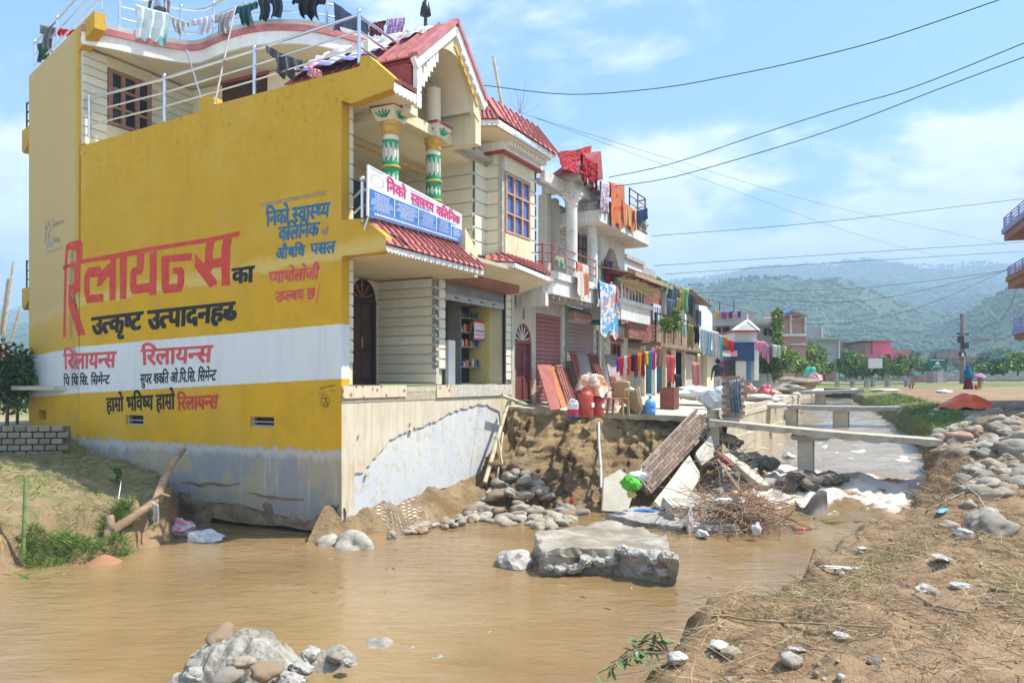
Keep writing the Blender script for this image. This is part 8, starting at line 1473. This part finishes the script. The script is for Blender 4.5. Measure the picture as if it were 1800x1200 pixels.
for k, (px, py, Y, h, r, mi) in enumerate(((1490, 640, 85, 4.5, 2.0, 0), (1465, 640, 88, 4, 2, 1), (1600, 642, 95, 4.2, 2.2, 1), (1622, 645, 100, 3.6, 2.4, 0), (1640, 645, 130, 5, 3, 2), (1745, 650, 75, 3.6, 2.4, 1), (1765, 652, 72, 3.2, 2.0, 0), (1790, 650, 70, 4.0, 2.2, 1), (1720, 645, 120, 5, 3, 2), (1580, 640, 140, 7, 4, 2), (1660, 640, 160, 8, 4.5, 0), (1690, 640, 190, 8, 5, 2), (1530, 640, 150, 8, 4.5, 0), (1735, 640, 200, 9, 5, 2), (1780, 640, 180, 10, 5, 0), (1500, 635, 170, 8, 4, 2))): plant('field_tree', 'roadside tree before the pink house and fields' if Y < 110 else 'distant rounded tree at the foot of the hills', 'tree', at(px, py + 12, Y), h * .52, r * .75, 1300, .12 * max(1, Y / 90), mi, 360 + k, 8, .12, 'trees before the pink house' if Y < 110 else 'trees at the foot of the hills')
# vine with yellow flowers on the brick house, balcony plants, left bushes
vb = [((0, 0, z), (.32, .32, .42)) for z in np.arange(.3, 3.9, .5)]; V, Q = leaves(2600, vb, .09, 401); vt = thing('climbing_vine', 'climbing vine hanging down the corner of the grey house', 'vine', at(1366, 668, 46)); o = bpy.data.objects.new('foliage', np_mesh('foliage', V, Q, LFM[1])); COL.objects.link(o); o.parent = vt
V, Q = leaves(160, [(b[0], (.5, .5, .5)) for b in vb], .06, 402, 1.0); o = bpy.data.objects.new('flowers', np_mesh('flowers', V, Q, mat('yellow_petal', (.65, .45, .02), None, .6))); COL.objects.link(o); o.parent = vt
for k, (px, lab) in enumerate(((1174, 'potted leafy plant on the plank balcony'), (1187, 'second potted plant on the plank balcony'), (1180, 'tall thin plant between the balcony pots'))): plant('balcony_plant', lab, 'plant', at(px, 592, 28.2), 1.0, .32, 420, .05, 1, 410 + k, 5, .015)
for k, (px, py, Y, h, r, mi, lab) in enumerate(((12, 745, 21, 2.0, 1.0, 0, 'leafy bush left of the yellow wall'), (-25, 745, 20, 2.4, 1.2, 2, 'darker bush at the left picture edge'), (30, 745, 24, 1.7, .8, 1, 'bright vine on the fence left of the yellow wall'))): plant('bush', lab, 'bush', at(px, py, Y), h, r, 1300, .06, mi, 420 + k, 8)
def on_gl(px, py): return on_ground(px, py, 0, lambda u, v: ground_l(u, v), 8)
plant('sapling', 'small bright seedling on the left bank', 'seedling', on_gl(207, 850), .42, .12, 60, .05, 1, 440, 3, .008)
# leafy branch at the near bank edge: larger leaves
lb = thing('leafy_branch', 'uprooted leafy branch hanging over the near water edge', 'branch', on_ground(1165, 1150)); b0 = on_ground(1175, 1160) + Vector((0, 0, .05)); m = MB(); st = []
for k in range(5): e = b0 + Vector((-.05 - .09 * k, .10 + .06 * k, .14 - .05 * k)); st.append((b0, e)); m.tube([b0, b0.lerp(e, .5) + Vector((0, 0, .06)), e], [.008, .006, .003], 6)
m.build('twig', BARK, lb, smooth=True); LFN = mat('fresh_leaf', (.10, .16, .05), (.18, .25, .09), .5, 8); rg = random.Random(8)
lm = MB(); i = lm.pts([(0, 0, 0), (.018, .03, .004), (.016, .06, .0), (0, .095, -.008), (-.016, .06, 0), (-.018, .03, .004), (0, .045, -.006)]); [lm.face((i[6], i[k], i[(k + 1) % 6])) for k in range(6)]; lme = mesh_from('leaf', lm.v, lm.f, LFN)
for a, b in st:
    for k in range(9): p = a.lerp(b, .35 + .65 * k / 8) + Vector((0, 0, .05 * (1 - k / 8))); inst('leaf', lme, Matrix.Translation(p) @ Matrix.Rotation(rg.uniform(0, 6.28), 4, 'Z') @ Matrix.Rotation(rg.uniform(-1, .5), 4, 'X') @ Matrix.Scale(rg.uniform(.7, 1.3), 4), lb)
for k, pts in enumerate((((1255, 1085), (1310, 1095), (1380, 1100), (1480, 1105), (1595, 1113)), ((1605, 1050), (1640, 1070), (1680, 1080), (1708, 1083)), ((1680, 842), (1720, 875), (1745, 920)), ((1630, 900), (1690, 870), (1750, 850)), ((1425, 960), (1470, 1000), (1500, 1010)), ((1740, 1040), (1770, 1045), (1800, 1050)))): tag(MB().tube([on_ground(*q) + Vector((0, 0, .03)) for q in pts], [.012 - .0015 * j for j in range(len(pts))], 6).build('fallen_twig', TWIG if k != 0 else STR1, None, smooth=True), ('long pale stalk across the near bank', 'thin dark twig beside the bare mud', 'brown twig among the spilled stones', 'long straw stalk over the spilled stones', 'stalk along the grey plastic strip', 'twig at the right edge of the mud')[k], 'twig')
# leafy flotsam in the water
for k, (px, py, n_, lab) in enumerate(((1510, 905, 70, 'green leafy flotsam at the right water edge'), (1400, 880, 40, 'drifting green fronds before the rapids'), (1460, 915, 50, 'leaf litter floating in front of the curled sheet'), (20, 1010, 14, 'floating reed leaves in the left corner'))):
    r = np.random.default_rng(500 + k); p = on_z(px, py, ZB + .05); B = np.array(p)[None] + r.normal(0, 1, (n_, 3)) * np.array([.25, .45, .02]); a = r.random(n_) * 6.28; V, Q = ribbons(n_, B, np.stack([np.cos(a), np.sin(a), r.normal(.15, .15, n_)], 1), r.uniform(.2, .5, n_), r.uniform(.008, .016, n_), np.zeros((n_, 3)), 5 + k); stuff('leaf_flotsam', V, Q, GRS, lab, 'leaves')

# ------------------------------------------------------------------ left bank things
sw = thing('stone_block_wall', 'low wall of grey stone blocks at the left below the yellow wall', 'wall', at(60, 806, 17.6)); BLK = mat('grey_block_stone', (.20, .17, .125), (.29, .25, .19), .9, 4, .6, 20, rnd=.2, dirt=.4, dirtcol=(.15, .14, .09)); A0, A1 = at(121, 806, 17.5), at(-40, 808, 17.0); exw = (A1 - A0); Lw = exw.length; exw.normalize(); enw = Vector((-exw.y, exw.x, 0)); enw = enw if enw.dot(W2S((0, 0, 0)) - A0) > 0 else -enw
mm = MB().box((.012, -.2, .012), (.228, .0, .128)); bm = bmesh.new(); me = mesh_from('stone_block', mm.v, mm.f, BLK); bm.from_mesh(me); bmesh.ops.bevel(bm, geom=bm.edges[:], offset=.012, segments=1, affect='EDGES'); bm.to_mesh(me); bm.free()
for r in range(6):
    for c in range(int(Lw / .24)):
        o = A0 + exw * (c * .24 + (.12 if r % 2 else 0)) + Vector((0, 0, -.1 + r * .14)) + enw * random.uniform(-.012, .012); inst('stone_block', me, Matrix(((exw.x, enw.x, 0, o.x), (exw.y, enw.y, 0, o.y), (0, 0, 1, o.z), (0, 0, 0, 1))), sw)
q = A0 - enw * .16; MB().prism([(0, -.1), (Lw, -.1), (Lw, .72), (0, .72)], q, exw, (0, 0, 1), -enw, .03).build('mortar_core', SOILD, sw)
LOG = mat('dead_wood', (.24, .16, .09), (.36, .26, .16), .9, 4, .6, 14, dirt=.4, dirtcol=(.12, .08, .05)); lgt = thing('dead_branch', 'forked dead branch leaning on the left bank by the yellow wall', 'branch', on_gl(190, 950))
MB().tube([at(188, 975, 13.5), at(192, 935, 13.6), at(240, 905, 13.9), at(275, 880, 14.2), at(285, 850, 14.4), at(300, 818, 14.7), at(325, 788, 15.0)], [.10, .10, .075, .085, .075, .06, .045], 9).build('limb', LOG, lgt, smooth=True); MB().tube([at(196, 940, 13.6), at(193, 905, 13.6)], [.085, .06], 8).build('stump', LOG, lgt, smooth=True); MB().tube([at(262, 885, 14.1), at(285, 868, 14.2), at(298, 872, 14.1)], [.04, .03, .02], 7).build('side_branch', LOG, lgt, smooth=True)
cane('green bamboo post standing in the left bank', at(40, 990, 12.6), at(45, 838, 12.6), .032, mt=mat('green_bamboo', (.12, .20, .06), (.22, .30, .12), .6, 3))
crumple('sack', 'pink and white sack lodged under the yellow wall', at(318, 930, 15.3), (.30, .22, .22), pattern('pink_sack', 'noise', (.55, .16, .20), (.5, .5, .5), None, 2.2), 61, 'sack'); crumple('sack', 'white woven sack floating beside the pink sack', at(360, 948, 14.7), (.34, .22, .18), plas('sackw', (.52, .55, .55)), 62, 'sack'); hang('torn white rag hanging on the dead branch', 268, 880, 280, 885, 32, 14.0, clo('rag', (.45, .42, .36)), 'rag', nx=10, ny=10)
m = MB(); c3 = on_z(183, 990, ZB - .02); m.lathe(c3, [(.30, 0), (.2, .06), (.1, .12), (.02, .15)], 16); tag(m.build('silt_cone', mat('red_silt', (.30, .15, .08), None, .95), None, smooth='auto'), 'small reddish silt cone at the left waterline', 'silt')
MB().tube([at(213, 845, 14.6), at(205, 900, 14.0), at(190, 975, 13.4)], .008, 5).build('cord', WHITEP, None, label='thin grey cord hanging down the left bank', cat='cord')
# bamboo scaffold and fence at the far left edge
for k, (a, b, lab) in enumerate((((4, 600), (24, 460), 'tall bamboo scaffold pole at the left edge'), ((0, 590), (14, 490), 'leaning bamboo scaffold pole at the left edge'), ((18, 605), (34, 545), 'short bamboo scaffold pole at the left edge'))): cane(lab, at(*a, 30), at(*b, 30), .05, n=8)
hang('red and white sheet over the straw hut at the left edge', -8, 595, 45, 640, 26, 27, clo('hutsheet', (.55, .22, .16)), 'sheet')

# ------------------------------------------------------------------ signs, pole, wires
def board(label, px0, px1, py0, py1, Y, mt, pyb, cat='sign'):
    t = thing('sign_board', label, cat, at((px0 + px1) / 2, pyb, Y)); ybox(t, 'board', px0, px1, py0, py1, Y, .06, mt)
    for px in (px0 + .3, px1 - .3): MB().tube([at(px, pyb, Y + .08), at(px, py0, Y + .08)], .04, 6).build('post', DSTEEL, t)
    return t
board('blank white notice board on two posts before the bamboo', 1527, 1551, 630, 647, 52, WHITEP, 668); gs = board('green sign board with white lettering near the road end', 1633, 1663, 630, 647, 54, mat('sign_green', (.02, .16, .10), None, .6), 672)
m = MB(); rg = random.Random(3)
for yy, n_, x0, x1 in ((632.5, 14, 1635, 1661), (644, 9, 1640, 1656), (640.5, 5, 1644, 1652)):
    for k in range(n_): a = x0 + (x1 - x0) * k / n_; i = m.pts([at(a, yy + .9, 53.95), at(a + (x1 - x0) / n_ * .7, yy + .9, 53.95), at(a + (x1 - x0) / n_ * .7, yy - .9, 53.95), at(a, yy - .9, 53.95)]); m.face(i)
i = m.pts([at(1643, 639, 53.95), at(1648, 634.5, 53.95), at(1653, 639, 53.95)]); m.face(i); m.build('white_print', SWH, gs, fixn=False, kind='stuff')
up = thing('utility_pole', 'utility pole with boxes and brackets beside the road', 'pole', at(1692, 672, 47)); MB().tube([at(1692, 674, 47), at(1691, 551, 47)], [.17, .12], 10).build('shaft', mat('pole_concrete', (.20, .18, .16), (.28, .25, .22), .9, 3), up, smooth='auto')
for (px, py, w_, h_) in ((1688, 590, 7, 12), (1694, 602, 9, 10), (1690, 618, 8, 8)): ybox(up, 'service_box', px, px + w_, py, py + h_, 46.6, .3, DSTEEL)
MB().bar(at(1682, 586, 47), at(1703, 588, 47), .08).build('crossarm', DSTEEL, up); ybox(up, 'meter', 1692, 1695, 620, 626, 46.5, .2, WHITEP)
plk = thing('stone_shrine', 'small grey stone tank block beside the green sign', 'tank', at(1652, 674, 50)); ybox(plk, 'block', 1641, 1664, 653, 673, 50, 1, CONC); ybox(plk, 'pale_panel', 1648, 1658, 656, 673, 49.93, .1, CONCL); ybox(None, 'rusty_drum', 1612, 1630, 660, 672, 50, .7, RUST, label='rusty low drum left of the stone tank', cat='drum')
ft = thing('low_fence', 'low rail fence of stone posts along the road crossing', 'fence', at(1550, 680, 47))
for px in (1473, 1500, 1525, 1536, 1562, 1596): ybox(ft, 'post', px - 2, px + 2.5, 665, 680, 47, .35, CONC)
for py in (669, 675): MB().bar(at(1473, py, 47.1), at(1600, py - 1, 47.1), .10).build('rail', CONC, ft)
ybox(None, 'culvert', 1470, 1496, 683, 700, 50, 2, DARK, label='dark culvert mouth at the head of the channel', cat='culvert'); ybox(None, 'far_field_wall', 1588, 1800, 660, 668, 58, .5, CONC, label='long low stone wall along the far field', cat='wall')
def wire(label, pts, r=.012, sag=0):
    P = [at(*p) for p in pts]; out = []
    for k in range(len(P) - 1):
        p0, p1, p2, p3 = P[max(k - 1, 0)], P[k], P[k + 1], P[min(k + 2, len(P) - 1)]
        for j in range(6): t = j / 6; out.append(.5 * ((2 * p1) + (p2 - p0) * t + (2 * p0 - 5 * p1 + 4 * p2 - p3) * t * t + (3 * p1 - p0 - 3 * p2 + p3) * t ** 3))
    MB().tube(out + [P[-1]], r, 5).build('overhead_wire', mat('black_cable', (.03, .03, .035), None, .6), None, smooth=True, label=label, cat='wire')
wire('topmost overhead wire from the clinic roof to the upper right corner', [(850, 150, 21), (1000, 166, 21), (1160, 155, 20), (1300, 130, 19), (1420, 104, 18), (1560, 67, 17), (1765, -3, 16)]); wire('upper of the paired overhead wires over the street', [(1070, 312, 24), (1180, 288, 23), (1330, 238, 21), (1480, 190, 20), (1610, 152, 19), (1810, 72, 17)]); wire('lower of the paired overhead wires over the street', [(1080, 328, 24), (1180, 312, 23), (1330, 270, 21), (1480, 222, 20), (1660, 153, 19), (1810, 97, 17)])
for k, (pts, lab) in enumerate((([(1145, 415, 28), (1450, 390, 30), (1810, 348, 32)], 'thin wire crossing the clouds from the column house'), ([(1150, 467, 30), (1450, 448, 32), (1810, 425, 34)], 'thin wire just above the hill ridge'), ([(1170, 482, 32), (1450, 463, 34), (1810, 441, 36)], 'thin wire along the hill ridge'), ([(1210, 515, 36), (1500, 507, 38), (1700, 485, 38), (1800, 470, 38)], 'wire against the upper hillside'), ([(1245, 520, 40), (1500, 530, 42), (1700, 492, 40), (1800, 465, 38)], 'sagging wire against the hillside'), ([(1240, 525, 42), (1430, 570, 45), (1600, 545, 44), (1780, 470, 38)], 'lower sagging wire against the hillside'), ([(912, 198, 24), (1180, 280, 30), (1450, 360, 38), (1770, 430, 44)], 'faint wire descending across the sky'), ([(935, 205, 24), (1250, 320, 34), (1500, 410, 42), (1650, 450, 48)], 'second faint wire descending across the sky'), ([(1692, 588, 47), (1760, 560, 42), (1790, 500, 36)], 'wire from the utility pole to the brown balconies'))): wire(lab, pts, .010 if k < 3 else (.006 if k in (6, 7) else .011))
# roof rods and hooded post
for lab, a, b, r, mt in (('rusty iron rod leaning over the terrace rail', (377, 185, 15.9), (414, 12, 17.6), .022, RUST), ('thin pipe running down from the roof kerb', (328, 88, 18.8), (354, 175, 17.5), .02, STEEL), ('bamboo mast on the clinic roof', (884, 195, 22.5), (867, 100, 22.5), .05, BAM)): MB().tube([at(*a), at(*b)], r, 8).build('roof_pole', mt, None, smooth='auto', label=lab, cat='pole')
hp = thing('hooded_post', 'post wrapped in black plastic on the clinic roof', 'post', at(748, 55, 22)); MB().tube([at(748, 58, 22), at(748, 20, 22)], .05, 8).build('post', DSTEEL, hp, smooth='auto'); o = MB().lathe(at(748, 30, 22), [(.06, 0), (.16, .05), (.13, .25), (.09, .4), (.02, .48)], 12).build('hood', plas('blk', (.02, .02, .025)), hp, smooth=True)
tangle(14, lambda r: at(914, 198, 22.6), .006, 71, (.6, 1.2), TWIG, 'dry_twigs', 'dry twigs sticking up behind the bay roof', 'twigs', droop=-1.2)
MB().tube([on_v(675, 408, -.82), on_v(700, 417, -.98), on_v(726, 440, -1.12)], .022, 8).build('black_hose', mat('black_hose', (.02, .02, .02), None, .5), None, smooth='auto', label='black hose end lying on the balcony tile skirt', cat='hose')

# ------------------------------------------------------------------ people: one skinned surface each
def person(label, px, py, Y, H, pose, skin=(.20, .10, .06), hair=(.015, .012, .01), top=(.1, .1, .1), low=(.1, .1, .1), skirt=False, face=0.0, extra=None, cut=.53):
    base = at(px, py, Y); t = thing('person', label, 'person', base, rot=face - TH); s = H / 1.65
    J = {'pelvis': (0, 0, .92), 'waist': (0, 0, 1.08), 'chest': (0, 0, 1.28), 'neck': (0, 0, 1.42), 'nk2': (0, .01, 1.48), 'head': (0, .01, 1.57), 'crown': (0, 0, 1.64)}; Rr = {'pelvis': .13, 'waist': .115, 'chest': .14, 'neck': .06, 'nk2': .052, 'head': .085, 'crown': .06}; E = [('pelvis', 'waist'), ('waist', 'chest'), ('chest', 'neck'), ('neck', 'nk2'), ('nk2', 'head'), ('head', 'crown')]
    for k, sd in (('l', -1), ('r', 1)):
        sh = (.17 * sd, 0, 1.36); el, wr2 = pose.get('arm_' + k, ((.24 * sd, .02, 1.10), (.25 * sd, .08, .86))); hn = tuple(np.array(wr2) + (np.array(wr2) - np.array(el)) * .3); kn, an = pose.get('leg_' + k, ((.09 * sd, .03, .50), (.09 * sd, 0, .07)))
        J.update({'sh' + k: sh, 'el' + k: el, 'wr' + k: wr2, 'hn' + k: hn, 'hip' + k: (.09 * sd, 0, .86), 'kn' + k: kn, 'an' + k: an, 'toe' + k: (an[0], an[1] + .14, .03)}); Rr.update({'sh' + k: .06, 'el' + k: .043, 'wr' + k: .03, 'hn' + k: .036, 'hip' + k: .095, 'kn' + k: .06, 'an' + k: .04, 'toe' + k: .035}); E += [('chest', 'sh' + k), ('sh' + k, 'el' + k), ('el' + k, 'wr' + k), ('wr' + k, 'hn' + k), ('pelvis', 'hip' + k), ('hip' + k, 'kn' + k), ('kn' + k, 'an' + k), ('an' + k, 'toe' + k)]
    names = list(J); me = bpy.data.meshes.new('body'); me.from_pydata([tuple(c * s for c in J[n]) for n in names], [(names.index(a), names.index(b)) for a, b in E], []); o = bpy.data.objects.new('body', me); COL.objects.link(o); md = o.modifiers.new('skin', 'SKIN'); sv = me.skin_vertices[0].data
    for i, n in enumerate(names): sv[i].radius = (Rr[n] * s, Rr[n] * s); sv[i].use_root = n == 'pelvis'
    sb_ = o.modifiers.new('sub', 'SUBSURF'); sb_.levels = 2; sb_.render_levels = 2; bpy.context.view_layer.update(); m2 = bpy.data.meshes.new_from_object(o.evaluated_get(bpy.context.evaluated_depsgraph_get())); bpy.data.objects.remove(o)
    for nm, c in (('skin', skin), ('top', top), ('low', low), ('hair', hair)): m2.materials.append(clo('p_%s_%.3f_%.3f_%.3f' % (nm, *c), c))
    for p in m2.polygons:
        x, y, z = (p.center / s); arm = abs(x) > .2 and z < 1.12; p.material_index = 0 if (z > 1.43 or arm or z < (.30 if skirt else .08)) else (1 if z > .95 else 2)
        if z > 1.55 and (y < .05 or z > 1.61): p.material_index = 3
        p.use_smooth = True
    b = bpy.data.objects.new('body', m2); COL.objects.link(b); b.parent = t
    def part(nm, mb, c): me_ = mesh_from(nm, [v * s for v in mb.v], mb.f, clo('p_%s_%.3f' % (nm, c[0] + c[1] * 2), c), True); q = bpy.data.objects.new(nm, me_); COL.objects.link(q); q.parent = t
    for nm, c, fn in (extra or []): mb = MB(); fn(mb); part(nm, mb, c)
    part('hair', MB().lathe((0, -.015, 1.50), [(.05, 0), (.095, .05), (.10, .11), (.06, .165), (.01, .175)], 14), hair); part('nose', MB().box((-.012, .085, 1.555), (.012, .115, 1.59)), skin)
    for sd in (-1, 1): part('ear', MB().box((.08 * sd - .01, -.01, 1.55), (.08 * sd + .012, .03, 1.60)), skin); part('eye', MB().box((.03 * sd - .012, .082, 1.59), (.03 * sd + .012, .096, 1.60)), (.02, .02, .02))
    return t
def skirt_(z0, r0, r1, z1=1.0): return lambda mb: mb.lathe((0, 0, 0), [(r1 * .6, z0), (r1, z0 + .01), (r1 * .93, z0 + .2), ((r0 + r1) / 2, (z0 + z1) / 2), (r0, z1)], 18)
def shawl_(mb): mb.lathe((0, -.02, 0), [(.24, .85), (.25, 1.0), (.21, 1.25), (.15, 1.42), (.115, 1.5), (.125, 1.6), (.08, 1.67), (.01, 1.69)], 18)
person('woman in teal shawl and pink skirt walking away on the far road', 1602, 683, 52, 1.55, {'arm_r': ((.26, .05, 1.2), (.2, .1, 1.42))}, top=(.30, .10, .05), low=(.52, .34, .26), skirt=True, face=R(0), extra=[('skirt', (.52, .34, .26), skirt_(.25, .16, .25)), ('shawl', (.03, .30, .28), lambda mb: mb.lathe((0, 0, 0), [(.21, .95), (.23, 1.0), (.20, 1.2), (.19, 1.22)], 16))])
person('woman in blue headscarf and maroon skirt beside the child', 1702, 690, 46, 1.58, {'arm_r': ((.2, .14, 1.2), (.08, .2, 1.42))}, top=(.02, .16, .25), low=(.16, .015, .03), skirt=True, face=R(150), extra=[('skirt', (.16, .015, .03), skirt_(.06, .16, .30)), ('headscarf', (.015, .16, .26), shawl_)])
person('small child in yellow holding a lilac umbrella', 1722, 690, 46, 1.05, {'arm_r': ((.24, .06, 1.15), (.2, .12, 1.32))}, top=(.36, .28, .10), low=(.34, .38, .06), face=R(180), extra=[('shorts', (.34, .38, .06), skirt_(.55, .15, .22, .95))])
um = thing('umbrella', 'open lilac umbrella held by the child', 'umbrella', at(1722, 672, 46)); uc = at(1721, 660, 46); m = MB(); m.lathe(uc + Vector((0, 0, -.12)), [(.36, 0), (.33, .08), (.24, .17), (.12, .22), (.02, .24), (.01, .22), (.11, .20), (.23, .15), (.32, .06), (.355, 0)], 16); m.build('canopy', clo('umb', (.50, .24, .42)), um, smooth='auto'); MB().tube([uc + Vector((0, 0, -.55)), uc + Vector((0, 0, .32))], .015, 6).build('shaft', DSTEEL, um)
crumple('red_bag', 'red bag carried beside the child', at(1716, 680, 45.6), (.1, .1, .15), plas('rbag', (.5, .03, .04)), 91, 'bag')
person('man in dark shirt standing in the street with his back turned', 1262, 702, 33, 1.68, {}, top=(.035, .04, .06), low=(.45, .45, .43), face=R(0)); person('person in light blue shirt behind the laundry on the clinic roof', 281, 80, 18.9, 1.55, {}, top=(.34, .46, .60), low=(.1, .1, .12), face=R(180))

# pebbles and crumbs on the bank
def pebs(r, n):
    u = r.uniform(-9, 7, n); sft = r.uniform(-.1, 3.6, n); w = wR(u) + sft; s = r.uniform(.004, .012, n) * (1 + r.random(n) ** 8 * 2); return np.stack([u, -w, ground_r(u, w) + s * .4], -1), s
V, Q = crowns(2600, pebs, 9); stuff('bank_pebbles', V, Q, mat('pebble_mix', (.22, .17, .12), (.46, .41, .34), .85, 9, detail=2), 'pebbles and crumbs scattered over the near right bank', 'pebbles')

# flecks of scum and broken stalks drifting on the pool
r = np.random.default_rng(77); n_ = 420; u = r.uniform(-9, 6, n_); w = r.uniform(-3, 8.4, n_); cl_ = fbm2(u * .5, w * .5, 78, 3); k = (cl_ + .35 * r.random(n_) > .14) & (w < wR(u) - .3) & ((u < -.6) | (w > 1.5)); u, w = u[k], w[k]; n_ = len(u); a = r.normal(1.2, .5, n_)
V, Q = ribbons(n_, np.stack([u, -w, np.full(n_, ZB + .012)], 1), np.stack([np.cos(a), np.sin(a), np.full(n_, .02)], 1), r.uniform(.02, .14, n_), r.uniform(.003, .010, n_), np.zeros((n_, 3)), 79, .6); stuff('floating_flecks', V, Q, STR1, 'straw flecks and scum drifting on the brown pool', 'flotsam')
